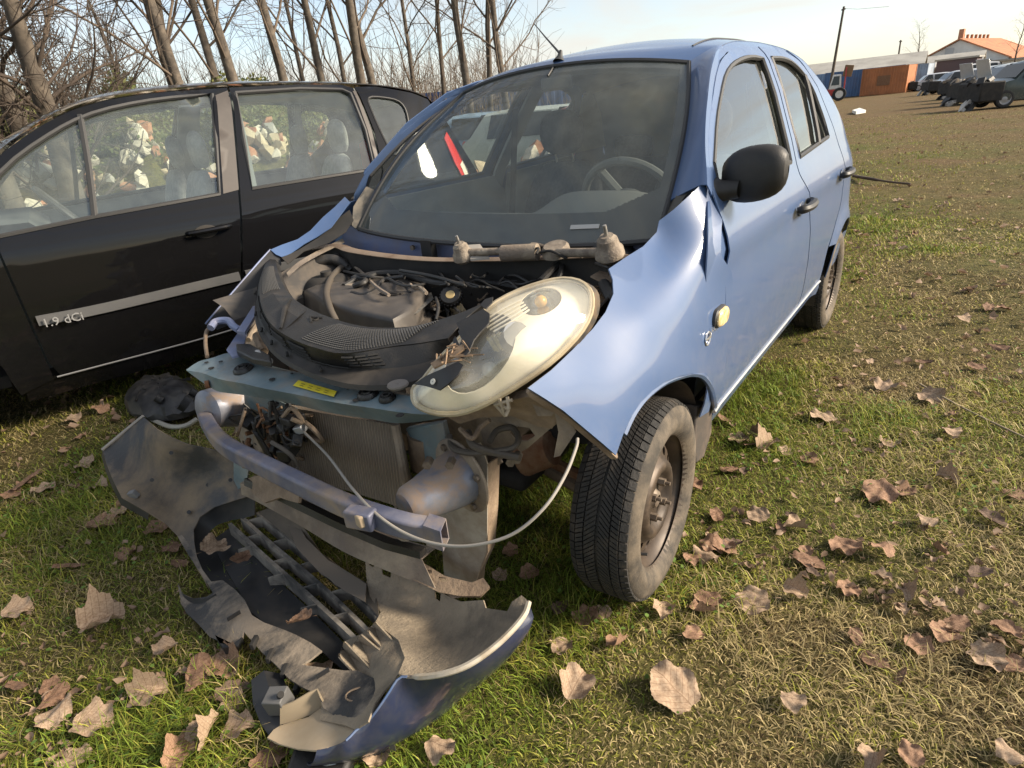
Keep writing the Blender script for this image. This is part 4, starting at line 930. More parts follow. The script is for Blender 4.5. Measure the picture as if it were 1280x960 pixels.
# bracket and pale blue struts at the right corner
MB().prism([PZ(u, v, .735) for u, v in [(283, 437), (300, 412), (309, 410), (303, 443), (290, 446)]], (0, 0, -.006)).build('corner_bracket', m_blue_in, bay)
tubez('corner_hook', [(263, 410, .76), (270, 402, .77), (285, 401, .77), (292, 408, .765), (300, 413, .76)], .012, m_blue_in, bay)
MB().prism([PZ(u, v, .78) for u, v in [(296, 414), (321, 375), (324, 385), (306, 415)]], (0, 0, -.01)).build('corner_strut', m_blue_in, bay)
tubez('corner_cable', [(265, 407, .75), (258, 415, .74), (257, 430, .72), (259, 446, .70)], .006, m_mud, bay)
MB().prism([PZ(u, v, .73) for u, v in [(297, 437), (315, 437), (340, 452), (341, 460), (318, 456), (298, 446)]], (0, 0, .02)).build('latch_cover', m_blkdust, bay, bevel=.004)
MB().tube([PZ(322, 442, .74), PZ(336, 452, .735)], .012, 12).build('bonnet_latch', mat('white_connector', (.45, .44, .42), .6), bay)
tubez('corner_pipe', [(321, 420, .74), (326, 432, .73), (330, 440, .72)], .014, m_mud, bay)
tubez('corner_pipe', [(310, 425, .70), (316, 415, .71), (322, 405, .72)], .010, m_mud2, bay)
# ---- right front wing: only its turned edge and black inner face show
rw_out = [(258, 405), (272, 388), (300, 356), (325, 327), (339, 313), (352, 310), (360, 318), (352, 332), (335, 352), (322, 380), (312, 392), (290, 402), (268, 408)]
rwing = sheet('front_wing', [(258, 405), (272, 388), (300, 356), (325, 327), (338, 313), (348, 316), (352, 330), (338, 350), (324, 378), (318, 392), (296, 402), (272, 412)],
      [(258, 405, -.735), (300, 356, -.755), (338, 313, -.755), (348, 316, -.735), (352, 330, -.72), (324, 378, -.70), (318, 392, -.70), (272, 412, -.72)], 1, mat('black_underseal', (.014, .014, .015), .6, dust=.3, dcol=(.06, .055, .05)), bay, 8, .003)
MB().tube([PY(*p) for p in [(257, 405, -.74), (272, 387, -.75), (300, 355, -.76), (325, 326, -.76), (338, 312, -.76)]], .0035, 6).build('wing_edge', m_blue_in, rwing)
sheet('wing_flange', [(338, 312), (352, 306), (372, 299), (388, 288), (404, 271), (418, 259), (431, 246), (437, 252), (426, 268), (414, 284), (396, 296), (380, 305), (362, 318), (352, 321), (345, 318)],
      [(338, 312, -.755), (372, 299, -.745), (404, 271, -.745), (431, 246, -.75), (437, 252, -.70), (396, 296, -.70), (362, 318, -.715)], 1, m_blue, bay, 6, .003)
sheet('wing_inner', [(352, 322), (372, 313), (398, 297), (414, 284), (424, 272), (437, 262), (442, 275), (432, 290), (412, 303), (396, 309), (380, 314), (360, 330)],
      [(352, 322, -.715), (398, 297, -.70), (437, 262, -.70), (442, 275, -.66), (412, 303, -.65), (360, 330, -.68)], 1, m_dark, bay, 8, .003)
MB().loft([[PZ(*p) for p in catmull([(358, 341, .86), (372, 328, .875), (392, 316, .88), (412, 306, .885), (428, 298, .89)], 3)], [PZ(u+3, v+5, z-.005) for u, v, z in catmull([(358, 341, .86), (372, 328, .875), (392, 316, .88), (412, 306, .885), (428, 298, .89)], 3)]]).build('apron_edge', m_mud2, bay)
# ---- crash beam and its two cans
bm_pts = [(246, 520, .53), (258, 541, .53), (276, 558, .53), (312, 577, .53), (360, 601, .53), (420, 630, .53), (470, 648, .53), (505, 658, .525), (530, 662, .52)]
Pb = catmull([PZ(*p) for p in bm_pts], 4); rows = []
for i, p in enumerate(Pb):
    t_ = Pb[min(i+1, len(Pb)-1)]-Pb[max(i-1, 0)]; t_ = t_/np.linalg.norm(t_); nn_ = np.array([-t_[1], t_[0], 0])*-1; nn_ = -nn_ if nn_[0] < 0 else nn_
    nn_ = nn_/np.linalg.norm(nn_)
    rows.append([p+np.array([0, 0, .010])-nn_*.040, p+np.array([0, 0, .010]), p+np.array([0, 0, -.040]), p+np.array([0, 0, -.040])-nn_*.040])
bmo = MB().loft(rows, True)
bmo.f += [(0, 1, 2, 3)]
n_ = len(rows)*4
cb = bmo.build('crash_beam', m_beam, bay, ang=40); mod_bevel(cb, .008, 3)
en = rows[-1]
MB().loft([[p for p in en], [np.array(p)+np.array([-.004, .045, 0]) for p in en]], True).build('beam_end', m_beam, cb); mod_solid(bpy.data.objects['beam_end'], .004, 0)
MB().tube([PZ(512, 656, .50)+np.array([.012, 0, -.005]), PZ(512, 656, .50)+np.array([.03, 0.01, -.005])], .016, 12).build('tow_nut', m_mud2, cb)
MB().box(PZ(451, 645, .53)+np.array([.0, 0, -.005]), (.035, .07, .045), (0, 0, .25)).build('beam_bracket', m_beam, cb, bevel=.005)
MB().prism([PZ(u, v, .545) for u, v in [(436, 638), (451, 633), (463, 643), (447, 648)]], (0, 0, -.03)).build('foam_block', mat('worn_tan_foam', (.36, .28, .19), .9), cb, bevel=.004)
def can(a, b, r0, r1, fl):
    a, b = np.array(a), np.array(b); o = MB().tube([a+(b-a)*k for k in (0, .2, .45, .7, .92, 1.0)], [r0, r0*.97, r0*.86, r0*.74, r1*1.05, r1*.8], 20).build('crash_can', m_blue_in if 0 else mat('dusty_crash_can_%d' % int(a[1]*100), (.15, .165, .21), .45, .3, col2=(.26, .265, .30), nscale=12, dust=.9, dcol=(.30, .21, .14), dscale=10, dlo=.45, dhi=.62), bay)
    d = Vector(tuple(b-a)).normalized()
    if fl:
        T = Matrix.Translation(tuple(a)) @ Vector((0, 0, 1)).rotation_difference(d).to_matrix().to_4x4()
        MB().lathe([(.001, .0), (fl, .0), (fl*1.02, .003), (fl, .007), (.02, .008)], 28, T).build('can_flange', m_mud2, o)
        for an in (20, 100, 200, 290): MB().tube([T @ Vector((fl*.82*math.cos(R(an)), fl*.82*math.sin(R(an)), .006)), T @ Vector((fl*.82*math.cos(R(an)), fl*.82*math.sin(R(an)), .016))], .009, 6).build('bolt', m_bolt, o)
    return o
can(PX(578, 594, .42), PX(506, 636, .585), .070, .046, .098)
can(PX(300, 500, .43), PX(256, 514, .555), .088, .062, 0)
MB().prism([PX(u, v, .45) for u, v in [(290, 521), (296, 509), (303, 507), (301, 516), (294, 524)]], (-.004, 0, 0)).build('tab_bracket', m_steel if 0 else mat('pale_bracket', (.40, .41, .42), .5, .3, dust=.5), bay, bevel=.003)
# ---- left vertical support with its hanging foot
sp_ = [(549, 650), (548, 612), (560, 590), (566, 570), (600, 553), (609, 580), (609, 690), (600, 712), (590, 742), (556, 733), (553, 690)]
m_sup = mat('dusty_bare_steel', (.26, .22, .17), .65, .2, col2=(.40, .36, .30), nscale=9, dust=.7, dcol=(.22, .15, .09), dscale=8, dlo=.48, bump=.3, bscale=60)
sheet('front_support', sp_, [(549, 650, .40), (548, 612, .40), (566, 570, .40), (600, 553, .39), (580, 640, .415), (609, 690, .39), (590, 742, .41), (556, 733, .41), (585, 600, .405)], 0, m_sup, bay, 9, .004)
MB().loft([[PX(u, v, .395) for u, v in [(609, 580), (609, 640), (609, 690), (598, 718), (591, 742)]], [PX(u, v, .33) for u, v in [(624, 570), (622, 630), (618, 680), (606, 706), (603, 738)]]]).build('support_side', m_mud, bay)
mod_solid(bpy.data.objects['support_side'], .004, 0)
# inner wing plate with slots (left), carries the lamp
plate = [(612, 590), (622, 582), (660, 560), (690, 534), (712, 520), (700, 500), (670, 505), (640, 512), (610, 520), (600, 535), (604, 553), (610, 575)]
hs = [[(664, 541), (676, 541), (672, 551), (655, 561), (648, 558)], [(628, 531), (648, 524), (662, 528), (672, 538), (664, 545), (646, 541), (634, 540)], [(626, 566), (644, 552), (648, 556), (630, 573)]]
hs = [[(636, 541), (648, 533), (662, 535), (669, 545), (658, 552), (644, 550)], [(626, 575), (644, 559), (649, 563), (630, 582)], [(656, 566), (660, 562), (663, 565), (659, 569)]]
sheet('wing_plate', plate, [(612, 590, .34), (660, 560, .34), (712, 520, .36), (670, 505, .37), (610, 520, .36), (640, 545, .345)], 0, m_mud2, bay, 6, .004, hs)
sheet('wing_rail', [(560, 522), (600, 510), (640, 500), (668, 494), (690, 505), (700, 520), (690, 536), (672, 533), (640, 520), (600, 522), (575, 530)], [(560, 522, .44), (600, 510, .43), (640, 500, .43), (690, 505, .41), (690, 536, .38), (640, 520, .40), (600, 522, .42)], 0, m_mud, bay, 8, .02)
for p in [[(690, 500), (708, 512), (720, 540), (712, 552), (700, 570), (692, 572), (698, 540)], [(660, 492), (676, 488), (700, 505), (690, 520), (672, 520)]]:
    c = np.mean(p, 0); sheet('torn_bracket', p, [(u, v, .40-.0006*(u-690)) for u, v in p], 0, m_mud2, bay, 8, .003)
for pts, r_, mm in [([(562, 545, .60), (566, 560, .60), (585, 566, .60), (610, 565, .61), (640, 560, .62), (648, 548, .63), (640, 535, .64), (622, 538, .64), (612, 552, .63)], .0075, m_hose2), ([(585, 540, .64), (590, 555, .63), (604, 562, .62), (620, 566, .61), (650, 572, .61)], .009, m_hose2), ([(575, 536, .66), (590, 548, .65), (600, 535, .66), (612, 525, .68)], .006, m_mud)]:
    tubez('brake_hose', pts, r_, mm, bay)
for u, v, z in [(640, 572, .58), (648, 568, .59), (565, 575, .60), (537, 575, .60)]: MB().tube([PZ(u, v, z), PZ(u+4, v+2, z)+np.array([.02, 0.0, 0])], .011, 6).build('bolt', m_bolt, bay)
lat = MB()
for a, b in [((612, 498), (636, 512)), ((636, 512), (634, 496)), ((618, 506), (640, 500)), ((624, 498), (632, 520)), ((632, 520), (636, 512)), ((614, 500), (632, 520))]: lat.tube([PX(*a, .47), PX(*b, .46)], .004, 5)
lat.build('torn_clip', mat('broken_cream_plastic', (.36, .30, .22), .8), bay)
MB().cyl(PX(655, 570, .12), PX(690, 560, .10), .06, .05, 16).build('wheel_hub_carrier', m_rust, bay)
# brown canister left of the support and dark gap filler
MB().cyl(PX(532, 540, .36), PX(536, 580, .36), .05, .05, 18).build('horn', m_mud, bay)
MB().prism([PX(u, v, .40) for u, v in [(506, 536), (552, 528), (560, 560), (552, 584), (536, 590)]], (-.02, 0, 0)).build('lamp_bracket', m_teal, bay, bevel=.004)
# ---- radiator with fins, side tank, clutter to its right
rad = bpy.data.objects.new('radiator', None); COL.objects.link(rad); rad.parent = bay
mr_, tr_, br_ = new_mat('dusty_fins'); wv = N(tr_, 'ShaderNodeTexWave', wave_type='BANDS', bands_direction='Y'); wv.inputs['Scale'].default_value = 28; wv.inputs['Distortion'].default_value = .6; wv.inputs['Detail'].default_value = 2
gp = N(tr_, 'ShaderNodeNewGeometry'); lk(tr_, gp.outputs['Position'], wv.inputs['Vector'])
nz2 = noise(tr_, 7, 6, .6, gp.outputs['Position']); c1 = ramp(tr_, nz2.outputs['Fac'], [(.3, (.10, .08, .06)), (.7, (.24, .19, .145))]); c2 = mixc(tr_, wv.outputs['Fac'], (.13, .105, .08), c1.outputs['Color']); lk(tr_, c2, br_.inputs['Base Color']); br_.inputs['Roughness'].default_value = .85
bp_ = N(tr_, 'ShaderNodeBump'); bp_.inputs['Strength'].default_value = .7; bp_.inputs['Distance'].default_value = .006; lk(tr_, wv.outputs['Fac'], bp_.inputs['Height']); lk(tr_, bp_.outputs['Normal'], br_.inputs['Normal'])
sheet('core', [(310, 500), (372, 511), (430, 521), (492, 531), (512, 622), (500, 634), (430, 612), (375, 594), (330, 570)], [(310, 500, .44), (492, 531, .44), (512, 630, .46), (375, 594, .46), (330, 570, .46)], 0, mr_, rad, 10, .02)
MB().tube([PX(494, 530, .45), PX(503, 580, .455), PX(513, 632, .465)], .011, 8).build('side_tank', m_mud2, rad)
for k in range(9):
    f0 = .1+k*.1
    MB().tube([PX(372+(492-372)*0, 512, .43)*(1-f0)+PX(377, 592, .45)*f0, PX(492, 531, .43)*(1-f0)+PX(511, 622, .45)*f0], .0016, 4).build('fin_row', m_mud2, rad)
cl = bpy.data.objects.new('wiring_cluster', None); COL.objects.link(cl); cl.parent = bay
for k in range(58):
    u, v = 305+rng.random()*70, 512+rng.random()*62
    c = PX(u, v, .47+.05*rng.random())
    if k % 3 == 0: MB().box(c, (.02+.02*rng.random(), .02+.03*rng.random(), .015+.025*rng.random()), tuple(rng.random(3)*2)).build('connector', [m_blk, m_dark, m_hose, m_blk][k % 4], cl, bevel=.004)
    else:
        MB().tube(catmull([c+rng.normal(size=3)*np.array([.015, .04, .035]) for _ in range(4)], 4), .003+.005*rng.random(), 6).build('wire', [m_hose, m_mud, m_blk, m_rust][k % 4], cl)
MB().prism([PX(u, v, .47) for u, v in [(303, 545), (318, 535), (330, 565), (338, 574), (322, 580)]], (-.05, 0, 0)).build('horn_bracket', mat('grey_bracket', (.22, .20, .18), .6), cl, bevel=.004)
MB().lathe([(.001, .02), (.03, .02), (.045, .0), (.045, -.02)], 18, Matrix.Translation(tuple(PX(330, 552, .49))) @ Matrix.Rotation(R(70), 4, 'Y')).build('horn', m_mud2, cl)
tubez('wire', [(340, 553, .55), (355, 562, .55), (366, 572, .53), (371, 585, .50), (367, 592, .50)], .006, m_hose2, cl)
MB().box(PX(376, 535, .49), (.03, .03, .025), (.3, .2, .4)).build('latch_tab', mat('pale_metal_tab', (.45, .46, .47), .4, .5), bay, bevel=.003)
sheet('panel_stay', [(305, 494), (345, 500), (371, 511), (368, 528), (340, 520), (306, 508)], [(305, 494, .47), (345, 500, .47), (371, 511, .47), (368, 528, .46), (306, 508, .46)], 0, m_teal, bay, 8, .003)
sheet('side_stay', [(290, 526), (304, 522), (322, 560), (330, 590), (318, 592)], [(290, 526, .44), (304, 522, .44), (322, 560, .45), (330, 590, .46), (318, 592, .46)], 0, m_mud2, bay, 8, .004)
# bonnet-release cable looping in front
cb_pts = [PX(380, 540, .50), PX(410, 570, .56), PX(440, 610, .63), PX(470, 642, .66), PX(505, 666, .665), PX(545, 680, .66), PX(590, 682, .64), PX(640, 668, .60), PX(680, 635, .55), PX(706, 595, .48), PX(720, 560, .42), PX(722, 548, .40)]
MB().tube(catmull(cb_pts, 6), .0034, 8).build('release_cable', m_cable, bay)
# ---- lower crossmember, muddy, with lip
lp_ = [(300, 604, .27), (330, 615, .27), (380, 641, .27), (430, 664, .265), (480, 684, .26), (527, 699, .25)]
lo_ = [(302, 618, .22), (330, 632, .22), (380, 660, .22), (430, 690, .21), (480, 712, .20), (545, 738, .18)]
rows = [[PZ(*p)+np.array([-.05, 0, .0]) for p in catmull(lp_, 4)], [PZ(*p) for p in catmull(lp_, 4)], [PZ(*p) for p in catmull(lo_, 4)], [PZ(*p)+np.array([-.06, 0, -.01]) for p in catmull(lo_, 4)]]
lx = MB().loft(rows).build('lower_crossmember', m_mud2, bay, ang=30); mod_solid(lx, .004)
sheet('foot_rail', [(480, 690), (527, 702), (556, 720), (590, 728), (604, 722), (612, 733), (600, 745), (575, 745), (548, 740), (500, 716), (470, 703)], [(480, 690, .235), (527, 702, .225), (604, 722, .20), (600, 745, .18), (548, 740, .18), (470, 703, .21)], 2, m_mud, bay, 9, .012, [[(548, 721), (556, 722), (560, 727), (551, 727)], [(532, 712), (540, 713), (540, 717), (533, 716)]])
MB().loft([[PZ(*p) for p in [(305, 598, .34), (350, 618, .33), (420, 652, .325), (480, 678, .32), (525, 690, .315)]], [PZ(u, v+9, z-.02) for u, v, z in [(305, 598, .34), (350, 618, .33), (420, 652, .325), (480, 678, .32), (525, 690, .315)]]]).build('radiator_foot', m_blkdust, bay); mod_solid(bpy.data.objects['radiator_foot'], .03)
sheet('lower_panel', [(292, 572), (304, 568), (312, 580), (308, 600), (298, 612), (292, 600)], [(292, 572, .52), (304, 568, .51), (312, 580, .51), (308, 600, .52), (292, 600, .52)], 0, m_teal, bay, 6, .004)
sheet('torn_undertray', [(308, 598), (340, 590), (375, 608), (372, 628), (350, 622), (330, 628), (316, 618)], [(308, 598, .56), (340, 590, .56), (375, 608, .58), (350, 622, .60), (316, 618, .58)], 0, m_mud, bay, 7, .01, wob=.004)
# ---- left headlamp, knocked loose
hl_out = [(516, 493), (518, 484), (530, 474), (547, 452), (568, 430), (590, 407), (600, 394), (622, 377), (650, 363), (680, 353), (704, 349), (724, 352), (736, 361), (740, 374), (738, 392), (728, 412), (710, 433), (686, 455), (655, 477), (622, 497), (596, 510), (572, 517), (548, 517), (528, 511), (518, 503)]
hl_c = [(516, 493, .520), (530, 474, .505), (568, 430, .44), (600, 394, .36), (650, 363, .27), (704, 349, .215), (736, 361, .235), (738, 392, .27), (710, 433, .345), (655, 477, .435), (622, 497, .475), (572, 517, .520), (528, 511, .535), (600, 455, .485), (650, 415, .42), (690, 385, .335), (560, 485, .535), (625, 440, .465)]
lampo = bpy.data.objects.new('headlamp', None); COL.objects.link(lampo); lampo.parent = car
hl_s = catmull([np.array(p, float) for p in hl_out], 2, True)
lens = sheet('lens', hl_s, hl_c, 0, m_lens, lampo, 8, 0, lam=1e-3)
inner = [np.mean(hl_out, 0)+(np.array(p)-np.mean(hl_out, 0))*.965 for p in hl_s]
m_cream = mat('aged_silver_bezel', (.86, .82, .70), .35, .0, col2=(.92, .90, .83), nscale=6)
lowb = np.array([597, 453]); ind = np.array([676, 377])
def ell(c, a, b, rot, n=24): return [(c[0]+a*math.cos(t)*math.cos(rot)-b*math.sin(t)*math.sin(rot), c[1]+a*math.cos(t)*math.sin(rot)+b*math.sin(t)*math.cos(rot)) for t in np.linspace(0, 2*math.pi, n, False)]
h1 = ell((600, 442), 58, 34, R(128)); h2 = ell(ind, 27, 16, R(-18))
sheet('bezel', inner, [(u, v, x-.022) for u, v, x in hl_c], 0, m_cream, lampo, 8, .002, [h1, h2], lam=1e-3)
tps_h = TPS([c[:2] for c in hl_c], [c[2] for c in hl_c], 1e-3)
def bowl(name, ring, depth, mt, cc, steps=6):
    rows = []
    for k in range(steps+1):
        q = k/steps; sc = math.cos(q*math.pi/2)**.7 if q < 1 else .02
        row = []
        for p in ring:
            pp = np.array(cc)+(np.array(p)-np.array(cc))*sc
            row.append(PX(*pp, float(tps_h([pp])[0])-.022-depth*math.sin(q*math.pi/2)))
        rows.append(row)
    return MB().loft(rows, True).build(name, mt, lampo)
m_bowl = mat('dull_reflector', (.42, .42, .40), .22, .85, dust=.5, dcol=(.30, .28, .24), dscale=30)
rbw = bowl('reflector', h1, .09, m_bowl, (600, 442))
bowl('indicator_reflector', h2, .045, m_chrome, ind)
tb_ = MB()
for k in range(9):
    c = PX(618+k*3.2-3, 428-k*1.0+ (k % 2)*2, float(tps_h([(620, 428)])[0])-.05); tb_.box(c, (.02, .006, .035), (R(25), 0, R(30)))
tb_.build('reflector_ribs', m_chrome, lampo)
MB().tube([PX(640, 425, float(tps_h([(640, 425)])[0])-.05), PX(646, 418, float(tps_h([(640, 425)])[0])-.035)], .028, 14).build('projector_housing', mat('grey_projector', (.30, .31, .31), .3, .6), lampo)
MB().ball(PX(612, 462, float(tps_h([(612, 462)])[0])-.085), .018, 12, 8).build('bulb', mat('glass_bulb', (.7, .7, .68), .1, .2), lampo)
MB().ball(PX(676, 377, float(tps_h([(676, 377)])[0])-.045), .014, 12, 8).build('indicator_bulb', mat('amber_bulb', (.70, .42, .12), .2), lampo)
for k in range(5):       # moulded ribs in the upper corner
    off = 5+k*4.5
    pr_ = [(596+off*.9, 402+off*.55), (622+off*.8, 384+off*.75), (650+off*.5, 371+off*.7)]
    MB().tube([PX(u, v, float(tps_h([(u, v)])[0])-.017) for u, v in catmull([np.array(p) for p in pr_], 4)], .0022, 4).build('bezel_rib', m_cream, lampo)
rim_pts = [PX(u, v, float(tps_h([(u, v)])[0])-.006) for u, v in hl_s]
MB().tube(rim_pts+rim_pts[:1], .006, 6).build('lens_edge', mat('yellowed_lens_edge', (.40, .34, .23), .4, dust=.5, dscale=30), lampo)
cnx = np.mean(rim_pts, 0)
MB().loft([[p+np.array([-.008, 0, 0]) for p in rim_pts], [p+np.array([-.035, 0, -.012]) for p in rim_pts], [cnx+(p-cnx)*.8+np.array([-.12, -.04, -.04]) for p in rim_pts], [cnx+(p-cnx)*.3+np.array([-.16, -.05, -.05]) for p in rim_pts], [cnx+(p-cnx)*.01+np.array([-.16, -.05, -.05]) for p in rim_pts]], True).build('lamp_housing', mat('dirty_lamp_housing', (.03, .028, .025), .7, dust=.8, dcol=(.20, .13, .07), dscale=18, dlo=.42), lampo)
# ================================================================ torn-off front bumper lying face down on the grass
bump = empty('bumper_cover', tuple(PZ(400, 780, 0)), 0, 'torn-off blue front bumper cover lying inside up on the grass', 'bumper')
Tb = Matrix.Translation(tuple(-Vector(bump.location)))
m_bin = mat('dusty_bumper_inside', (.022, .023, .025), .5, col2=(.045, .042, .04), nscale=3.5, dust=.9, dcol=(.21, .16, .105), dscale=3.4, dlo=.44, dhi=.62, bump=.25, bscale=60)
m_bdust = mat('sandy_bumper_inside', (.20, .165, .12), .9, col2=(.33, .27, .195), nscale=7, lo=.35, hi=.7, dust=.75, dcol=(.10, .085, .07), dscale=6, dlo=.50, dhi=.68, bump=.5, bscale=90)
m_bblk = mat('clean_black_bumper', (.016, .017, .019), .5, dust=.35, dcol=(.10, .085, .07), dscale=6)
def bsheet(name, outl, ctrl, mt, step=9, th=.004, holes=(), wob=0.0, par=None, smoothn=0):
    o_ = catmull([np.array(p, float) for p in outl], smoothn, True) if smoothn else outl
    o = sheet(name, o_, ctrl, 2, mt, None, step, th, holes, 1e-3, wob); o.data.transform(Tb); o.parent = par or bump; return o
def bl_(p): return np.asarray(p)-np.array(bump.location)
# right wing and centre skin (inside face)
skin_r = [(128, 562), (140, 553), (158, 538), (179, 521), (196, 536), (214, 547), (236, 556), (262, 561), (288, 568), (300, 585), (312, 604), (318, 618), (292, 626), (268, 634), (250, 646), (242, 662), (243, 680), (246, 700), (252, 716), (262, 735), (290, 770), (300, 790), (296, 800), (286, 792), (268, 795), (252, 770), (238, 745), (224, 732), (226, 744), (238, 748), (262, 745), (268, 738), (252, 712), (236, 690), (222, 668), (206, 652), (186, 640), (168, 630), (152, 621), (141, 600), (133, 580)]
skin_r = [(128, 562), (140, 553), (158, 538), (179, 521), (196, 536), (214, 547), (236, 556), (262, 561), (288, 568), (300, 585), (312, 604), (318, 618), (292, 626), (268, 634), (250, 646), (242, 662), (243, 680), (248, 705), (256, 724), (262, 738), (252, 720), (236, 694), (222, 670), (206, 653), (186, 641), (168, 631), (152, 622), (141, 600), (133, 580)]
zr = [(128, 562, .30), (158, 538, .36), (179, 521, .40), (214, 547, .37), (262, 561, .33), (288, 568, .30), (318, 618, .20), (268, 634, .15), (242, 662, .10), (256, 724, .055), (262, 738, .05), (222, 670, .09), (186, 641, .15), (152, 622, .20), (141, 600, .24), (200, 580, .26), (240, 600, .20), (220, 630, .13), (170, 590, .24)]
sk_ = bsheet('bumper_skin', skin_r, zr, m_bin, 8)
MB().tube([bl_(PZ(*p)) for p in [(128, 562, .302), (140, 552, .325), (158, 537, .362), (179, 520, .402)]], .006, 6).build('skin_edge', mat('scuffed_grey_edge', (.22, .21, .20), .7), sk_)
fol = [(128, 562, .30), (133, 580, .27), (141, 600, .24), (152, 622, .20), (168, 631, .17), (186, 641, .15)]
MB().loft([[bl_(PZ(*p)) for p in fol], [bl_(PZ(u-1, v+9, z-.035)) for u, v, z in fol]]).build('skin_fold', m_bblk, sk_)
MB().box(bl_(PZ(167, 618, .20)), (.018, .03, .03), (.3, .2, .5)).build('clip_lug', mat('grey_lug', (.16, .16, .16), .6), sk_, bevel=.003)
# black channel round the grille opening
bsheet('grille_surround', [(318, 618), (292, 626), (268, 634), (250, 646), (242, 662), (243, 680), (248, 705), (258, 724), (276, 748), (292, 770), (305, 782), (318, 770), (308, 750), (290, 724), (276, 700), (264, 676), (262, 664), (272, 656), (290, 650), (304, 648), (318, 644)],
       [(318, 618, .19), (268, 634, .14), (242, 662, .09), (248, 705, .055), (292, 770, .04), (305, 782, .04), (318, 770, .025), (276, 700, .03), (262, 664, .055), (290, 650, .08), (318, 644, .12)], m_bblk, 7)
# lower lip running along the near edge with clips
lipo = [(262, 738), (276, 748), (292, 770), (318, 800), (345, 826), (372, 842), (372, 820), (360, 790), (380, 810), (410, 830), (402, 815), (388, 812), (404, 808), (392, 800)]
bsheet('lower_lip', [(222, 728), (228, 742), (242, 748), (258, 746), (266, 741), (250, 714), (236, 694), (222, 670), (232, 668), (244, 690), (253, 712), (264, 727), (278, 725), (294, 737), (306, 750), (315, 769), (330, 778), (352, 786), (369, 793), (388, 803), (402, 813), (388, 824), (377, 831), (400, 834), (430, 838), (446, 838), (468, 848), (482, 858), (470, 880), (456, 900), (440, 905), (418, 895), (404, 885), (398, 868), (391, 865), (376, 858), (361, 848), (344, 830), (327, 815), (312, 798), (305, 790), (300, 806), (278, 812), (272, 800), (262, 796), (246, 778), (232, 765), (225, 746)],
       [(222, 728, .07), (242, 748, .04), (266, 741, .055), (236, 694, .075), (222, 670, .092), (244, 690, .075), (264, 727, .055), (294, 737, .055), (315, 769, .055), (352, 786, .06), (402, 813, .075), (377, 831, .07), (430, 838, .095), (468, 848, .125), (482, 858, .165), (456, 900, .15), (418, 895, .095), (398, 868, .10), (361, 848, .075), (327, 815, .06), (305, 790, .055), (300, 806, .04), (272, 800, .035), (246, 778, .035), (225, 746, .05)], mat('grey_dusty_lip', (.030, .030, .031), .6, col2=(.055, .053, .05), nscale=6, dust=.95, dcol=(.24, .20, .155), dscale=4.2, dlo=.46, dhi=.58, bump=.3, bscale=80), 6, .006)
MB().loft([[bl_(PZ(*p)) for p in catmull([(225, 731, .075), (229, 742, .06), (242, 748, .055), (256, 748, .055), (270, 742, .06)], 3)], [bl_(PZ(*p)) for p in catmull([(228, 744, .03), (232, 756, .018), (246, 764, .015), (260, 764, .016), (274, 756, .02)], 3)]]).build('hook_end', m_bblk, bump)
for i, (u, v) in enumerate([(318, 803), (338, 820), (356, 839), (372, 858)]):
    MB().box(bl_(PZ(u, v, .062)), (.035, .012, .02), (0, 0, R(35))).build('clip_slot', m_dark, bump, bevel=.002)
MB().prism([bl_(PZ(u, v, .03)) for u, v in [(272, 802), (278, 812), (296, 812), (306, 804), (300, 816), (282, 818)]], (0, 0, .025)).build('lower_tab', m_bblk, bump, bevel=.004)
bsheet('channel_floor', [(264, 676), (276, 700), (290, 724), (304, 748), (312, 764), (330, 778), (352, 788), (372, 796), (390, 806), (402, 814), (430, 838), (444, 838), (430, 804), (400, 774), (360, 737), (330, 708), (300, 676), (287, 660)],
       [(264, 676, .035), (290, 724, .03), (312, 764, .03), (352, 788, .035), (402, 814, .05), (444, 838, .07), (430, 804, .045), (360, 737, .02), (300, 676, .04)], m_bblk, 7)
# grille slats (three long bars, short cross webs)
bars = [[(287, 654, .085), (330, 694, .068), (380, 738, .060), (432, 786, .070), (452, 806, .085)], [(302, 646, .095), (345, 684, .078), (400, 730, .070), (448, 776, .078), (462, 790, .095)], [(322, 640, .105), (366, 676, .088), (420, 718, .080), (462, 758, .088), (474, 774, .105)]]
m_slat = mat('dusty_grille_slat', (.045, .045, .045), .5, dust=.9, dcol=(.25, .225, .19), dscale=9, dlo=.38, dhi=.60)
for b in bars:
    P = [bl_(PZ(*p)) for p in catmull([np.array(q, float) for q in b], 5)]
    rows = []
    for i, p in enumerate(P):
        t_ = P[min(i+1, len(P)-1)]-P[max(0, i-1)]; t_ = t_/np.linalg.norm(t_); w = np.array([-t_[1], t_[0], 0])
        rows.append([p+w*.006, p-w*.006, p-w*.008+np.array([0, 0, -.045]), p+w*.008+np.array([0, 0, -.045])])
    MB().loft(rows, True).build('grille_slat', m_slat, bump)
for bi, fs in ((0, (.22, .46, .70)), (1, (.18, .40, .62, .84)), (2, (.05, .27, .50, .74))):
    for f in fs:
        Pa = resample([PZ(*p) for p in bars[bi]], 50); p = Pa[int(f*49)]; d = np.array([.62, -.78, 0])
        a = p+d*.002; b = p+d*.052
        MB().prism([bl_(a+np.array([0, 0, .0])), bl_(b+np.array([0, 0, -.012])), bl_(b+np.array([0, 0, -.05])), bl_(a+np.array([0, 0, -.045]))], (.004, .004, 0)).build('cross_web', m_slat, bump, False)
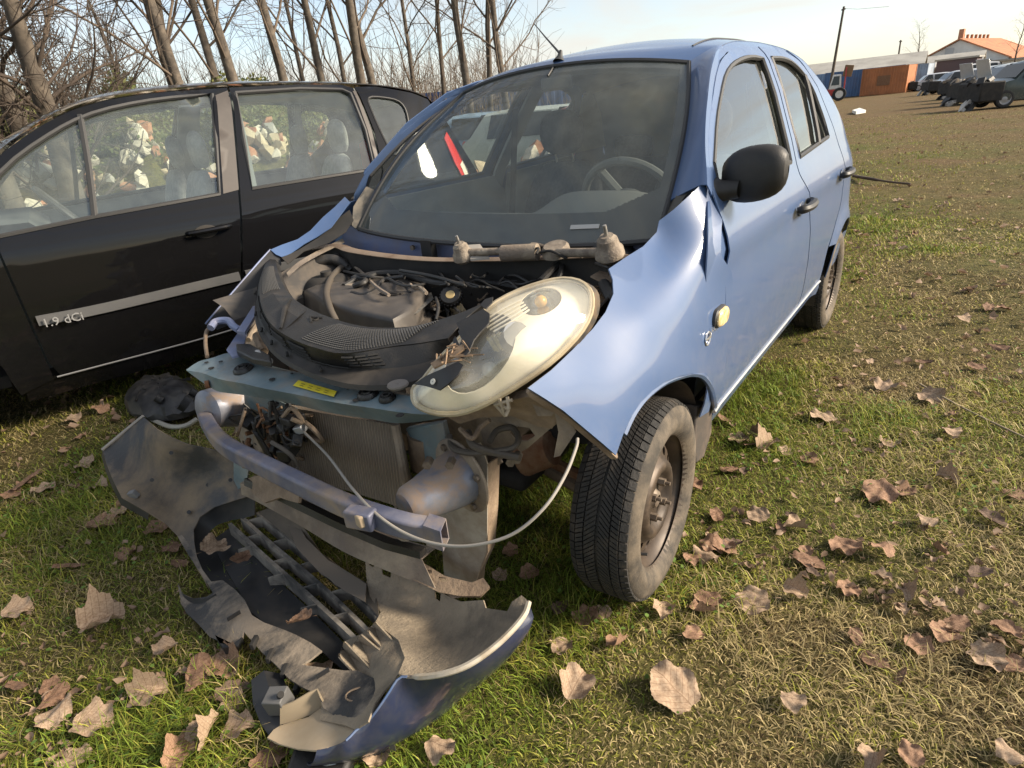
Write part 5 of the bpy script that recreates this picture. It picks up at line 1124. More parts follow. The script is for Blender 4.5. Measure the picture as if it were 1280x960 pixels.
# far inside wall beyond the slats (brown)
bsheet('inner_face', [(322, 640), (345, 632), (368, 640), (380, 660), (400, 690), (430, 712), (458, 728), (470, 745), (474, 772), (462, 758), (430, 728), (400, 704), (366, 676)], [(322, 640, .12), (368, 640, .16), (400, 690, .10), (470, 745, .10), (474, 772, .105), (400, 704, .085), (366, 676, .09)], mat('brown_dusty_skin', (.06, .05, .038), .8, col2=(.11, .088, .065), nscale=6), 8)
bsheet('inner_ridge', [(358, 650), (370, 650), (382, 672), (410, 700), (440, 718), (458, 730), (456, 752), (430, 738), (396, 712), (370, 684)], [(358, 650, .125), (382, 672, .12), (458, 730, .12), (456, 752, .11), (396, 712, .10)], mat('grey_brown_ridge', (.12, .10, .08), .8), 7)
# left corner inside (sandy), with pleats, ring and slots
left_in = [(456, 690), (470, 702), (486, 712), (512, 720), (530, 728), (545, 738), (562, 746), (576, 752), (604, 750), (607, 760), (634, 764), (640, 752), (652, 744), (661, 752), (656, 768), (640, 788), (614, 812), (584, 832), (556, 842), (530, 846), (508, 846), (498, 842), (506, 822), (498, 800), (478, 785), (470, 776), (476, 765), (462, 745), (458, 722)]
zl = [(456, 690, .17), (486, 712, .15), (512, 720, .13), (562, 746, .15), (604, 750, .20), (640, 752, .27), (661, 752, .285), (656, 768, .28), (614, 812, .26), (556, 842, .235), (508, 846, .215), (498, 800, .14), (470, 776, .11), (462, 745, .10), (540, 790, .10), (580, 790, .15), (510, 760, .095)]
bsheet('bumper_corner', left_in, zl, m_bdust, 8, .004, [[(476, 704), (490, 711), (488, 722), (478, 718)], [(543, 738), (551, 742), (550, 752), (544, 748)], [(462, 700), (468, 703), (467, 709), (461, 706)]])
# pleated corner (grille end mouldings)
for i, (pa, pb, pc) in enumerate([((470, 776, .112), (500, 808, .10), (518, 826, .12)), ((452, 792, .10), (480, 815, .09), (506, 832, .115)), ((430, 802, .09), (462, 836, .08), (478, 862, .10))]):
    d2 = [(10, 14), (12, 18), (6, 16)][i]
    A = catmull([np.array(p, float) for p in (pa, pb, pc)], 5); rows = [[], [], []]
    for q, (u, v, z) in enumerate(A):
        rows[0].append(bl_(PZ(u, v, z+.028))); rows[1].append(bl_(PZ(u-d2[0]*.45, v+d2[1]*.45, z-.012))); rows[2].append(bl_(PZ(u-d2[0]*1.2, v+d2[1]*1.1, z+.012)))
    o = MB().loft(rows).build('corner_pleat', m_bdust, bump); mod_solid(o, .004); mod_sub(o, 1)
bsheet('corner_floor', [(430, 802), (452, 792), (470, 778), (500, 800), (508, 824), (498, 842), (490, 852), (478, 866), (468, 880), (460, 902), (444, 912), (430, 906), (400, 900), (402, 880), (420, 872), (440, 866), (452, 856), (440, 838)],
       [(430, 802, .07), (470, 778, .10), (508, 824, .17), (498, 842, .20), (468, 880, .165), (444, 912, .14), (400, 900, .08), (402, 880, .085), (452, 856, .09)], m_bdust, 8)
MB().tube([bl_(PZ(449+17*math.cos(a), 868+8*math.sin(a)-3*math.cos(a), .115)) for a in np.linspace(0, 2*math.pi, 21)], .0022, 5).build('fog_lamp_ring', m_mud, bump)
# near tip: pale tray and lug
bsheet('tip_tray', [(334, 922), (342, 912), (352, 906), (366, 902), (386, 896), (402, 884), (402, 868), (396, 864), (404, 900), (430, 906), (446, 912), (432, 926), (412, 934), (396, 938), (372, 936), (350, 930)], [(334, 922, .055), (366, 902, .05), (402, 884, .07), (430, 906, .10), (446, 912, .13), (412, 934, .115), (396, 938, .11), (350, 930, .06)], mat('tan_tray', (.36, .285, .19), .85, col2=(.42, .34, .24), nscale=9), 6)
MB().loft([[bl_(PZ(*p)) for p in [(350, 884, .095), (366, 878, .105), (386, 866, .11), (396, 862, .115), (400, 872, .115)]], [bl_(PZ(*p)) for p in [(350, 906, .05), (366, 902, .05), (388, 894, .06), (402, 886, .065), (408, 886, .07)]]]).build('tip_wall', mat('tan_wall', (.30, .24, .16), .85), bump); mod_solid(bpy.data.objects['tip_wall'], .004)
MB().box(bl_(PZ(348, 876, .085)), (.045, .05, .05), (.1, .1, .5)).build('tip_lug', mat('grey_lug_2', (.09, .09, .09), .6, dust=.6), bump, bevel=.003)
MB().tube([bl_(PZ(350, 870, .112)), bl_(PZ(351, 868, .120))], .008, 10).build('lug_hole', m_dark, bump)
for i, (u, v, z) in enumerate([(285, 776, .052), (396, 848, .095)]):
    a_, b_ = PZ(u, v, z), PZ(u+16, v-10, z+.004); MB().prism([bl_(a_), bl_(b_), bl_(b_+np.array([0, 0, .012])), bl_(a_+np.array([0, 0, .012]))], (.002, .003, 0)).build('stiffening_rib', m_bblk, bump, False)
for u, v, z in [(214, 566, .32), (190, 600, .22), (260, 606, .19), (236, 640, .125), (288, 600, .24)]:
    MB().tube([bl_(PZ(u, v, z-.002)), bl_(PZ(u, v, z+.006))], .007, 8).build('moulding_pip', m_bblk, bump)
# outer painted face of the left corner, turned to the light
top_e = [(396, 938, .112), (412, 934, .115), (432, 926, .135), (446, 912, .14), (460, 902, .15), (474, 884, .175), (486, 866, .195), (498, 848, .212), (508, 846, .214), (530, 846, .222), (556, 842, .237), (584, 832, .25), (614, 812, .262), (640, 788, .275), (656, 768, .283), (661, 753, .288)]
bot_e = [(380, 942, .03), (412, 942, .02), (440, 942, .01), (468, 938, .005), (492, 930, .0), (514, 920, .0), (535, 908, .0), (556, 893, .0), (568, 882, .0), (582, 868, .005), (596, 856, .015), (610, 842, .03), (624, 828, .06), (642, 806, .12), (656, 782, .20), (662, 764, .26)]
A = resample([PZ(*p) for p in catmull([np.array(p, float) for p in top_e], 4)], 50); B = resample([PZ(*p) for p in catmull([np.array(p, float) for p in bot_e], 4)], 50)
rows = []
for k in np.linspace(0, 1, 9):
    rows.append([bl_(a*(1-k)+b*k+np.array([.6, .75, 0])*.035*math.sin(math.pi*k)**.8) for a, b in zip(A, B)])
m_dblue = paint('shaded_blue_paint', (.014, .021, .055), .0, .4, .10, (.10, .09, .07), 1.0)  # car's own blue, darkened in colour for grass reflection and shade
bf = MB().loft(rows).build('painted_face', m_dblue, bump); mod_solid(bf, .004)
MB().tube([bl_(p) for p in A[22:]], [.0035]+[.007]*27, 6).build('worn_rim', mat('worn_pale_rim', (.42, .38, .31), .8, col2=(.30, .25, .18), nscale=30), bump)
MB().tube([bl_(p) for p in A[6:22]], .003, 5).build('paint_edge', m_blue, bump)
# black lamp remains and trim under the near end
MB().loft([[bl_(PZ(*p)) for p in [(314, 850, .05), (316, 880, .05), (326, 905, .04), (340, 925, .03)]], [bl_(PZ(*p)) for p in [(330, 838, .06), (338, 865, .07), (348, 890, .06), (356, 915, .04)]], [bl_(PZ(*p)) for p in [(352, 842, .05), (360, 862, .05), (376, 880, .05), (380, 890, .04)]]]).build('lower_trim', m_bblk, bump); mod_solid(bpy.data.objects['lower_trim'], .006)
ut = bump
MB().box(bl_(PZ(405, 948, .03)), (.12, .14, .05), (0, 0, .6)).build('fog_lamp_body', m_blk, bump, bevel=.012)
MB().lathe([(.001, .0), (.012, .004), (.022, .006), (.026, .0), (.03, -.02)], 18, Matrix.Translation(tuple(bl_(PZ(408, 946, .05)))) @ Matrix.Rotation(R(50), 4, 'Y') @ Matrix.Rotation(R(40), 4, 'X')).build('fog_lamp', mat('smoky_lamp', (.20, .21, .22), .12, .4), bump)
for k in range(7): MB().box(bl_(PZ(432+k*6, 946-k*1.2, .03)), (.008, .09, .035), (0, 0, .6+.05*k)).build('fog_lamp_rib', m_trim, bump)

# ================================================================ detached right headlamp, face down on the grass behind the bumper
dh = empty('headlamp_unit', tuple(PZ(205, 520, 0)), 0, 'black back of a detached headlamp lying on grass beside black car sill', 'headlamp')
Td = np.array(dh.location)
cl_ = [(158, 512), (164, 498), (178, 488), (196, 482), (214, 484), (232, 486), (246, 494), (252, 505), (246, 516), (232, 522), (212, 526), (190, 526), (170, 522)]
ring = [PZ(u, v, .02)-Td for u, v in cl_]; cc = np.mean(ring, 0)
rows = [[cc+(p-cc)*k+np.array([0, 0, z]) + (rng.normal(size=3)*.006 if 0 < j < 5 else 0) for p in catmull(ring, 3, True)] for j, (k, z) in enumerate([(1.0, 0), (1.02, .03), (.92, .07), (.72, .105), (.5, .12), (.25, .125), (.02, .12)])]
MB().loft(rows, True).build('housing', mat('scratched_black_housing', (.016, .016, .017), .45, col2=(.04, .04, .042), nscale=14, dust=.4, dcol=(.12, .105, .085), dscale=12), dh, ang=30)
for u, v, z, r_ in [(233, 505, .13, .042), (243, 492, .10, .022), (200, 500, .12, .02)]:
    c = PZ(u, v, z)-Td
    MB().lathe([(r_*.3, .0), (r_*.7, .002), (r_*.75, .022), (r_, .024), (r_*1.02, -.01)], 20, Matrix.Translation(tuple(c)) @ Matrix.Rotation(R(35), 4, 'Y') @ Matrix.Rotation(R(25), 4, 'X')).build('bulb_socket', m_blk, dh)
    MB().ball(c+np.array([.005, .005, .006]), r_*.3, 8, 6).build('bulb_base', m_steel, dh)
MB().tube([PZ(u, v, z)-Td for u, v, z in catmull([np.array(p, float) for p in [(190, 524, .015), (212, 533, .02), (232, 532, .03), (246, 524, .04)]], 4)], .012, 8).build('lens_rim', mat('cloudy_lens_rim', (.36, .34, .29), .4), dh)
for k in range(9):
    a, b = rng.random()*6.3, rng.random()*6.3
    MB().tube([cc+np.array([.16*math.cos(a), .12*math.sin(a), .09]), cc+np.array([.08*math.cos(b), .08*math.sin(b), .125])], .006, 5).build('housing_rib', m_blk, dh)
# ================================================================ loose cowl grille lying across the engine bay
cowl = empty('cowl_grille', tuple(PZ(420, 420, .76)), 0, 'dusty black plastic windscreen cowl panel lying loose across the open engine bay', 'cowl panel')
Tc = Matrix.Translation(tuple(-Vector(cowl.location)))
L0 = [(344, 324, .880), (347, 341, .868), (359, 366, .850), (379, 383, .838), (407, 396, .828), (442, 407, .820), (477, 411, .815), (517, 409, .815), (552, 400, .825), (582, 390, .835), (606, 379, .845)]
L1 = [(333, 328, .876), (325, 357, .862), (328, 385, .842), (342, 409, .828), (370, 427, .818), (398, 437, .812), (425, 443, .808), (455, 440, .806), (490, 434, .806), (525, 430, .808), (560, 424, .815)]
L2 = [(332, 330, .874), (323, 360, .850), (325, 392, .815), (341, 420, .790), (372, 441, .778), (402, 453, .770), (432, 459, .766), (468, 461, .764), (502, 459, .764), (536, 452, .768), (572, 438, .775)]
L3 = [(330, 333, .870), (320, 366, .842), (319, 395, .806), (328, 420, .782), (348, 443, .768), (380, 462, .758), (415, 475, .752), (448, 481, .748), (484, 481, .748), (522, 475, .750), (575, 452, .765)]
def crv(Lp, n=44): return resample([PZ(*p) for p in catmull([np.array(p, float) for p in Lp], 6)], n)
c0, c1, c2, c3 = crv(L0), crv(L1), crv(L2), crv(L3)
cd_ = (c3-c2); c4 = c3+np.array([.004, 0, -.012])
def loc(p): return np.asarray(p)-np.array(cowl.location)
inn = [loc(p+np.array([-.012, 0, -.02])) for p in c0]
mid = [loc(a*.5+b*.5+np.array([0, 0, .006])) for a, b in zip(c0, c1)]
b_ = MB().loft([inn, [loc(p) for p in c0], mid, [loc(p) for p in c1]]).build('top_panel', m_blkdust, cowl, ang=30); mod_solid(b_, .003)
wl_ = MB().loft([[loc(p) for p in c1], [loc(a*.5+b*.5+np.array([.004, 0, 0])) for a, b in zip(c1, c2)], [loc(p) for p in c2]]).build('front_wall', m_blkdust, cowl); mod_solid(wl_, .003)
fl = MB().loft([[loc(p) for p in c2], [loc(a*.5+b*.5+np.array([0, 0, -.004])) for a, b in zip(c2, c3)], [loc(p) for p in c3], [loc(p) for p in c4]]).build('flange', mat('brown_dusty_rubber', (.022, .020, .018), .6, dust=.45, dcol=(.10, .083, .066), dscale=10), cowl, ang=30); mod_solid(fl, .003)
# mesh areas: fields of tiny studs on the top panel
m_stud = mat('stud_plastic', (.06, .06, .06), .5)
def studs(i0, i1, w0, w1, nu, nv, sz):
    m_ = MB()
    for i in range(nu):
        for k in range(nv):
            f = i0+(i1-i0)*(i+.5)/nu; j = int(f); q = f-j; a = c0[j]*(1-q)+c0[j+1]*q; b = c1[j]*(1-q)+c1[j+1]*q
            w = w0+(w1-w0)*(k+.5)/nv; p = a*(1-w)+b*w+np.array([0, 0, .008*math.sin(math.pi*w)])
            m_.box(loc(p+np.array([0, 0, .001])), (sz, sz, .005), (0, 0, .4))
    o = m_.build('grille_mesh', m_stud, cowl, False); o['kind'] = 'stuff'
studs(4.5, 14.5, .2, .9, 40, 11, .0042)
studs(29, 39, .12, .92, 44, 16, .0045)
def on(f, w, lift):
    j = int(f); q = f-j; a = c0[j]*(1-q)+c0[j+1]*q; b = c1[j]*(1-q)+c1[j+1]*q
    return loc(a*(1-w)+b*w+np.array([0, 0, lift]))
# raised fan-shaped spray cover between the mesh fields
MB().loft([[on(f, .95, .003) for f in np.linspace(16, 26, 8)], [on(16+(f-16)*.9, .5, .014) for f in np.linspace(16, 26, 8)], [on(17+(f-16)*.6, .08, .004) for f in np.linspace(16, 26, 8)]]).build('spray_cover', m_blkdust, cowl, ang=20)
MB().tube([on(18.5, .08, .004), on(22.2, .55, .018), on(25.5, .95, .006)], [.004, .007, .004], 6).build('ridge', m_blkdust, cowl)
MB().tube([on(26.3, .12, .006), on(25.6, .30, .010), on(26.8, .42, .008)], .004, 6).build('hook', m_blk, cowl)
MB().lathe([(.010, .004), (.012, .004), (.012, 0), (.001, 0)], 14, Matrix.Translation(tuple(on(26.2, .28, .006)))).build('washer_hole', m_dark, cowl)
# air slots in the front wall and slots in the flange
def onw(f, w, a_, b_, lift):
    j = int(f); q = f-j; a = a_[j]*(1-q)+a_[j+1]*q; b = b_[j]*(1-q)+b_[j+1]*q; return loc(a*(1-w)+b*w+np.array([.0055, .0, lift]))
for fa, fb, ws_ in [(13.5, 18, (.25, .42, .6, .78)), (18.6, 22.5, (.25, .42, .6, .78)), (23, 26.3, (.3, .5, .7)), (27.2, 30, (.25, .45, .65, .85)), (34.4, 35.3, (.2, .38, .56, .74)), (35.5, 36.3, (.2, .38, .56, .74)), (36.5, 37.3, (.2, .38, .56, .74))]:
    for w in ws_:
        MB().tube([onw(f, w, c1, c2, 0) for f in np.linspace(fa, fb, 5)], .0032, 4).build('air_slot', m_dark, cowl)
for f in (10, 15, 19, 22.5, 26, 31):
    MB().tube([onw(f, .35, c2, c3, .003), onw(f+.25, .6, c2, c3, .003)], .004, 6).build('clip_slot', m_dark, cowl)
MB().tube([onw(f, .06, c2, c3, .003) for f in np.linspace(25, 34, 8)], .002, 5).build('flange_groove', m_dark, cowl)
# snapped left end: torn flaps hanging over the headlamp
def wsheet(name, outl, ctrl, ax, mt, step, th, holes=()):
    o = sheet(name, outl, ctrl, ax, mt, None, step, th, holes); o.data.transform(Tc); o.parent = cowl; return o
def lx(pts, dx): return [(u, v, float(tps_h([(u, v)])[0])+dx) for u, v in pts]
wsheet('torn_end', [(566, 425), (574, 412), (570, 404), (585, 396), (604, 386), (612, 392), (611, 404), (600, 415), (592, 425), (586, 440), (578, 448), (568, 440)], lx([(566, 425), (570, 404), (604, 386), (611, 404), (592, 425), (578, 448), (590, 405)], .022), 0, m_blk, 5, .003, [[(569, 420), (572, 413), (577, 424), (574, 432)]])
wsheet('torn_end', [(600, 381), (606, 374), (616, 371), (615, 378), (607, 386)], lx([(600, 381), (606, 374), (616, 371), (607, 386)], .024), 0, m_blk, 4, .003)
wsheet('torn_flap', [(517, 480), (532, 470), (550, 462), (572, 452), (579, 456), (573, 468), (560, 480), (549, 488), (540, 485), (530, 482)], lx([(517, 480), (550, 462), (579, 456), (560, 480), (549, 488)], .022), 0, m_blk, 5, .003)
MB().lathe([(.001, .001), (.006, .001), (.0065, 0)], 12, Matrix.Translation(tuple(loc(PX(541, 477, float(tps_h([(541, 477)])[0])+.027)))) @ Matrix.Rotation(R(55), 4, 'Y')).build('clip_hole', mat('pale_light_hole', (.6, .58, .5), .6), cowl)
wsheet('broken_edge', [(538, 454), (552, 446), (566, 436), (578, 430), (580, 436), (566, 446), (552, 455), (542, 460)], lx([(538, 454), (566, 436), (580, 436), (552, 455)], .028), 0, mat('split_tan_plastic', (.30, .20, .12), .8, col2=(.12, .08, .05), nscale=40), 5, .004)
for k in range(14):
    uu_, vv_ = 546+k*2.3+rng.normal()*3, 449-k*1.4+rng.normal()*4; a = PX(uu_, vv_, float(tps_h([(uu_, vv_)])[0])+.03); MB().tube([loc(a), loc(a+rng.normal(size=3)*np.array([.02, .03, .006])+np.array([0, .02, 0]))], [.003, .0012], 4).build('splinter', bpy.data.materials['split_tan_plastic'], cowl)
# ================================================================ black estate-like people carrier parked beside it
SO = np.array([1.0, -2.497, 0.0]); SF = np.array([.9554, -.2952, 0]); SN = np.array([.2952, .9554, 0])
SR = SO-SN*.9
van = empty('people_carrier', tuple(SR), math.atan2(SF[1], SF[0]), 'black people carrier with grey rubbing strip parked on the grass', 'car')
_vz = [0, .16, .22, .3, .45, .7, .90, .97, 1.0, 1.1, 1.3, 1.45, 1.52, 1.56, 1.60, 1.64]; _vb = [-.10, -.07, -.035, -.015, 0, .006, -.002, -.018, -.03, -.07, -.155, -.225, -.265, -.305, -.37, -.48]
def vy(x, z):
    b = .9+np.interp(z, _vz, _vb)
    b = b-np.where(x > .3, .28*np.clip((x-.3)/.6, 0, 1)**2, 0)-np.where(x < -2.9, .20*np.clip((-x-2.9)/.55, 0, 1)**2, 0)
    for cx in (0, -2.685):
        r = np.hypot(x-cx, z-.32); b = b+.012*np.exp(-((r-.41)/.04)**2)
    return b
def vpanel(name, outl, mt, par, holes=(), step=.05, off=0.0, side=1, th=.004):
    v2, f = fill2d(outl, step, holes); y = vy(v2[:, 0], v2[:, 1])+off
    v = np.stack([v2[:, 0], y*side, v2[:, 1]], 1); o = meshobj(name, v, flip_to(v, f, (v[:, 0].mean(), side*9, 1)), mt, par)
    if th: mod_solid(o, th, -1)
    return o
def vcurve(pts, off=0, side=1, n=3, closed=False):
    return [(p[0], side*(float(vy(np.array(p[0]), np.array(p[1])))+off), p[1]) for p in (catmull([np.array(q, float) for q in pts], n, closed) if n > 1 else pts)]
m_vblk = paint('black_car_paint', (.003, .003, .0035), .0, .6, .03, (.03, .027, .024), .7, .04, .10)
m_vmat = mat('faded_pillar_film', (.060, .052, .047), .55, dust=.3, dcol=(.13, .115, .10), dscale=6)
m_vroof = paint('dusty_sky_sheen_roof', (.030, .028, .028), .0, .42, .30, (.12, .108, .095), .8)  # greyer than the doors: dust, plus sky reflection put into the colour
m_vglass = glass('greenish_car_glass', (.86, .93, .90), .012, haze=.10, hcol=(.42, .48, .44), minr=.04)
m_vgrey = mat('pale_grey_cloth', (.22, .225, .225), .95, col2=(.30, .30, .295), nscale=30, bump=.2, bscale=300)
m_vtrim = mat('grey_green_trim', (.17, .185, .18), .9)
m_strip = mat('grey_rubbing_strip', (.075, .075, .075), .5, dust=.3, dcol=(.12, .115, .105), dscale=7)
VTOP = catmull([np.array(p) for p in [(-.36, 1.04), (-.52, 1.20), (-.69, 1.33), (-.93, 1.468), (-1.155, 1.548), (-1.45, 1.59), (-1.88, 1.602)]], 3)
VFW = catmull([np.array(p) for p in [(-.46, 1.04), (-.69, 1.27), (-.93, 1.415), (-1.155, 1.505), (-1.45, 1.553), (-1.775, 1.568)]], 3)[:-1]+[(-1.775, 1.568), (-1.69, 1.305), (-1.612, 1.045), (-.99, 1.02), (-.46, .985)]
VFD = VTOP[:-1]+[(-1.88, 1.602), (-1.79, 1.30), (-1.70, 1.0), (-1.60, .61), (-1.52, .29), (-.60, .26), (-.575, .35), (-.575, .95), (-.42, .965)]
VRD = [(-1.892, 1.602), (-2.30, 1.60), (-2.58, 1.585), (-2.64, 1.56), (-2.655, 1.30), (-2.625, 1.05), (-2.50, .86), (-2.36, .70), (-2.30, .55), (-2.27, .29), (-1.53, .29), (-1.61, .61), (-1.712, 1.0), (-1.802, 1.30)]
VRW = [(-1.905, 1.568), (-2.30, 1.572), (-2.56, 1.552), (-2.60, 1.525), (-2.607, 1.30), (-2.576, 1.065), (-1.795, 1.05), (-1.84, 1.29)]
VQW = catmull([np.array(p) for p in [(-2.71, 1.49), (-2.82, 1.487), (-2.92, 1.455), (-2.945, 1.38), (-2.90, 1.25), (-2.80, 1.165), (-2.745, 1.14), (-2.715, 1.25), (-2.70, 1.40)]], 3, True)
VROOF = [(-.36, 1.04), (-.52, 1.215), (-.69, 1.35), (-.93, 1.49), (-1.155, 1.572), (-1.45, 1.615), (-1.9, 1.632), (-2.4, 1.612), (-2.8, 1.575), (-3.05, 1.525), (-3.17, 1.48)]
arcv = [(-2.685+.40*math.cos(a), .32+.40*math.sin(a)) for a in np.linspace(R(30), R(195), 20)]
VQP = [(-2.655, 1.565), (-2.8, 1.56), (-3.05, 1.505), (-3.17, 1.46), (-3.24, 1.30), (-3.32, 1.10), (-3.42, .90), (-3.44, .6), (-3.40, .35), (-3.10, .25)]+arcv[::-1][1:-1]+[(-2.315, .52), (-2.312, .55), (-2.372, .70), (-2.512, .86), (-2.637, 1.05), (-2.667, 1.30)]
arcf = [(.40*math.cos(a), .32+.40*math.sin(a)) for a in np.linspace(R(-10), R(200), 24)]
VFWG = [(-.565, .95), (-.565, .26), (-.41, .22)]+arcf[::-1][2:]+[(.45, .25), (.75, .30), (.85, .55), (.75, .75), (.3, .90), (-.1, .97), (-.38, 1.02), (-.42, .975)]
for side in (1, -1):
    d = vpanel('front_door', VFD, m_vblk, van, [VFW], side=side)
    vpanel('window_glass', VFW, m_vglass, d, off=-.015, side=side, th=0, step=.1)
    MB().tube(vcurve(VFW+[VFW[0]], -.002, side, 1), .012, 6).build('window_seal', m_trim, d)
    MB().tube(vcurve([(-1.10, 1.50), (-1.05, 1.25), (-.995, 1.02)], -.006, side, 4), .016, 6).build('window_divider', m_trim, d)
    b = vpanel('rear_door', VRD, m_vblk, van, [VRW], side=side)
    vpanel('window_glass', VRW, m_vglass, b, off=-.015, side=side, th=0, step=.1)
    MB().tube(vcurve(VRW+[VRW[0]], -.002, side, 1), .012, 6).build('window_seal', m_trim, b)
    q = vpanel('quarter_panel', VQP, m_vblk, van, [VQW], side=side)
    vpanel('window_glass', VQW, m_vglass, q, off=-.010, side=side, th=0, step=.1)
    MB().tube(vcurve(list(VQW)+[VQW[0]], -.001, side, 1), .007, 6).build('window_seal', m_trim, q)
    vpanel('front_wing', VFWG, m_vblk, van, side=side)
    vpanel('pillar_film', [(-1.79, 1.562), (-1.872, 1.585), (-1.79, 1.30), (-1.72, 1.055), (-1.632, 1.045), (-1.708, 1.30)], m_vmat, d, off=.003, side=side, th=.002)
    vpanel('pillar_film', [(-2.625, 1.54), (-2.645, 1.54), (-2.65, 1.30), (-2.622, 1.07), (-2.598, 1.07), (-2.622, 1.30)], m_vmat, b, off=.003, side=side, th=.002)
    vpanel('sill', [(-.44, .27), (-2.30, .28), (-2.32, .18), (-.42, .16)], m_vblk, van, off=-.012, side=side)
    MB().tube(vcurve([(-.58, .268), (-1.2, .272), (-1.52, .285)], .001, side), .005, 5).build('sill_edge', mat('grey_sill_edge_%d' % side, (.16, .16, .16), .4), d)
    for pts, par in (([(-.60, .573), (-.9, .568), (-1.585, .585)], d), ([(-1.62, .585), (-2.0, .592), (-2.30, .600)], b)):
        cu_ = vcurve(pts, .004, side, 6)
        st = MB().loft([[(x, y-side*.008, z+.030) for x, y, z in cu_], [(x, y+side*.010, z+.024) for x, y, z in cu_], [(x, y+side*.012, z-.020) for x, y, z in cu_], [(x, y-side*.008, z-.028) for x, y, z in cu_]]).build('rubbing_strip', m_strip, par, ang=25)
    for hx, par in ((-1.49, d), (-2.42, b)):
        hz = .868 if hx > -2 else .90; yy = float(vy(np.array(hx), np.array(hz)))
        MB().lathe([(.001, .0015), (.045, .0015), (.048, 0)], 20, Matrix.Translation((hx+.01, side*(yy+.001), hz-.004)) @ Matrix.Rotation(-side*math.pi/2, 4, 'X') @ Matrix.Diagonal((1.3, .75, 1, 1))).build('handle_recess', m_dark, par)
        MB().tube(catmull([(hx+.105, side*(yy+.004), hz), (hx+.08, side*(yy+.032), hz+.002), (hx, side*(yy+.038), hz+.004), (hx-.09, side*(yy+.030), hz+.006), (hx-.12, side*(yy+.004), hz+.006)], 4), .014, 8).build('door_handle', m_vblk, par)
    # tail lamp climbing the rear corner
    tl = [(-3.195, 1.20), (-3.24, 1.24), (-3.30, 1.10), (-3.37, .95), (-3.42, .86), (-3.33, .845), (-3.26, .93), (-3.22, 1.03)]
    l_ = vpanel('tail_lamp', tl, mat('red_lamp_%d' % side, (.55, .03, .02), .15), van, off=.012, side=side, th=.03)
    vpanel('clear_section', [(-3.27, 1.015), (-3.315, 1.04), (-3.365, .93), (-3.33, .90), (-3.29, .935)], mat('clear_lamp_%d' % side, (.75, .70, .60), .15), l_, off=.016, side=side, th=.004)
    # seats
    for sx in (-1.45, -2.35):
        st = bpy.data.objects.new('seat', None); COL.objects.link(st); st.parent = van
        yy = side*.40
        MB().box((sx+.22, yy, .60), (.5, .48, .16)).build('seat_cushion', m_vgrey, st, bevel=.05)
        rows = [[(sx-.03-.25*(z-.6)+d_*math.sin(a), yy+w_*math.copysign(abs(math.cos(a))**.6, math.cos(a)), z) for a in np.linspace(0, 2*math.pi, 14, False)] for z, w_, d_ in ((.60, .24, .07), (.85, .25, .075), (1.05, .24, .06), (1.15, .20, .05), (1.17, .08, .03))]
        mod_sub(MB().loft(rows, True).build('backrest', m_vgrey, st), 1)
        rows = [[(sx-.20+d_*math.sin(a), yy+w_*math.copysign(abs(math.cos(a))**.7, math.cos(a)), z) for a in np.linspace(0, 2*math.pi, 14, False)] for z, w_, d_ in ((1.18, .08, .03), (1.21, .13, .045), (1.30, .135, .05), (1.37, .11, .04), (1.39, .03, .01))]
        mod_sub(MB().loft(rows, True).build('headrest', m_vgrey, st), 1)
    vpanel('door_card', [(-.5, .3), (-.45, .98), (-1.66, 1.03), (-1.56, .35)], m_vtrim, d, off=-.08, side=side, step=.15)
    vpanel('door_card', [(-1.66, .35), (-1.78, 1.035), (-2.58, 1.05), (-2.3, .4)], m_vtrim, b, off=-.08, side=side, step=.15)
    vpanel('pillar_trim', [(-1.66, .6), (-1.66, 1.05), (-1.78, 1.58), (-1.92, 1.58), (-1.84, 1.05), (-1.84, .6)], m_vtrim, van, off=-.06, side=side, step=.12, th=.02)
    vpanel('pillar_trim', [(-2.62, 1.56), (-2.64, 1.3), (-2.6, 1.0), (-2.74, 1.0), (-2.68, 1.3), (-2.67, 1.56)], m_vtrim, van, off=-.05, side=side, step=.12, th=.02)
    MB().ball((-.52, side*1.0, 1.06), (.06, .10, .075), 14, 10).build('door_mirror', m_vblk, van)
    for cx in (0, -2.685):
        MB().loft([[(cx+.395*math.cos(a), side*y, .32+.395*math.sin(a)) for a in np.linspace(R(-10), R(190), 24)] for y in (.55, .87)]).build('arch_liner', m_dark, van)
# roof, screen, tail
VR = resample(catmull([np.array(p) for p in VROOF], 5), 44); rows = []
for p in VR:
    y0 = float(vy(np.array(p[0]), np.array(p[1]))); h = .035*min(1, max(0, (-p[0]-.6)/.6))
    rows.append([(p[0]+.16*(1-abs(t)**2.2)*max(0, 1-(-p[0]-.36)/.75)-.03*(1-t*t)*max(0, (-p[0]-2.7)/.5), y0*t, p[1]+h*(1-abs(t)**2.4)) for t in np.linspace(-1, 1, 21)])
isc = max(i for i, p in enumerate(VR) if p[0] > -1.06)
ro2 = MB().loft(rows[isc:]).build('roof', m_vroof, van); mod_solid(ro2, .006, -1)
MB().loft([[(x, y*.97, z-.05) for x, y, z in r] for r in rows[isc:]]).build('headliner', m_vtrim, van)
MB().loft([r[2:-2] for r in rows[1:isc+1]]).build('windscreen', m_vglass, van)
for k in (slice(0, 3), slice(-3, None)): MB().loft([r[k] for r in rows[:isc+1]]).build('windscreen_pillar', m_vroof, van)
lr = rows[-1]
tg_rows = [lr]+[[(lr[i][0]-dx-.05*(1-(lr[i][1]/.75)**2), lr[i][1]*w_, z) for i in range(21)] for dx, w_, z in ((.05, 1.08, 1.38), (.12, 1.25, 1.15), (.20, 1.36, .95), (.28, 1.40, .80), (.32, 1.42, .55), (.25, 1.40, .32))]
MB().loft(tg_rows).build('tailgate', m_vblk, van)
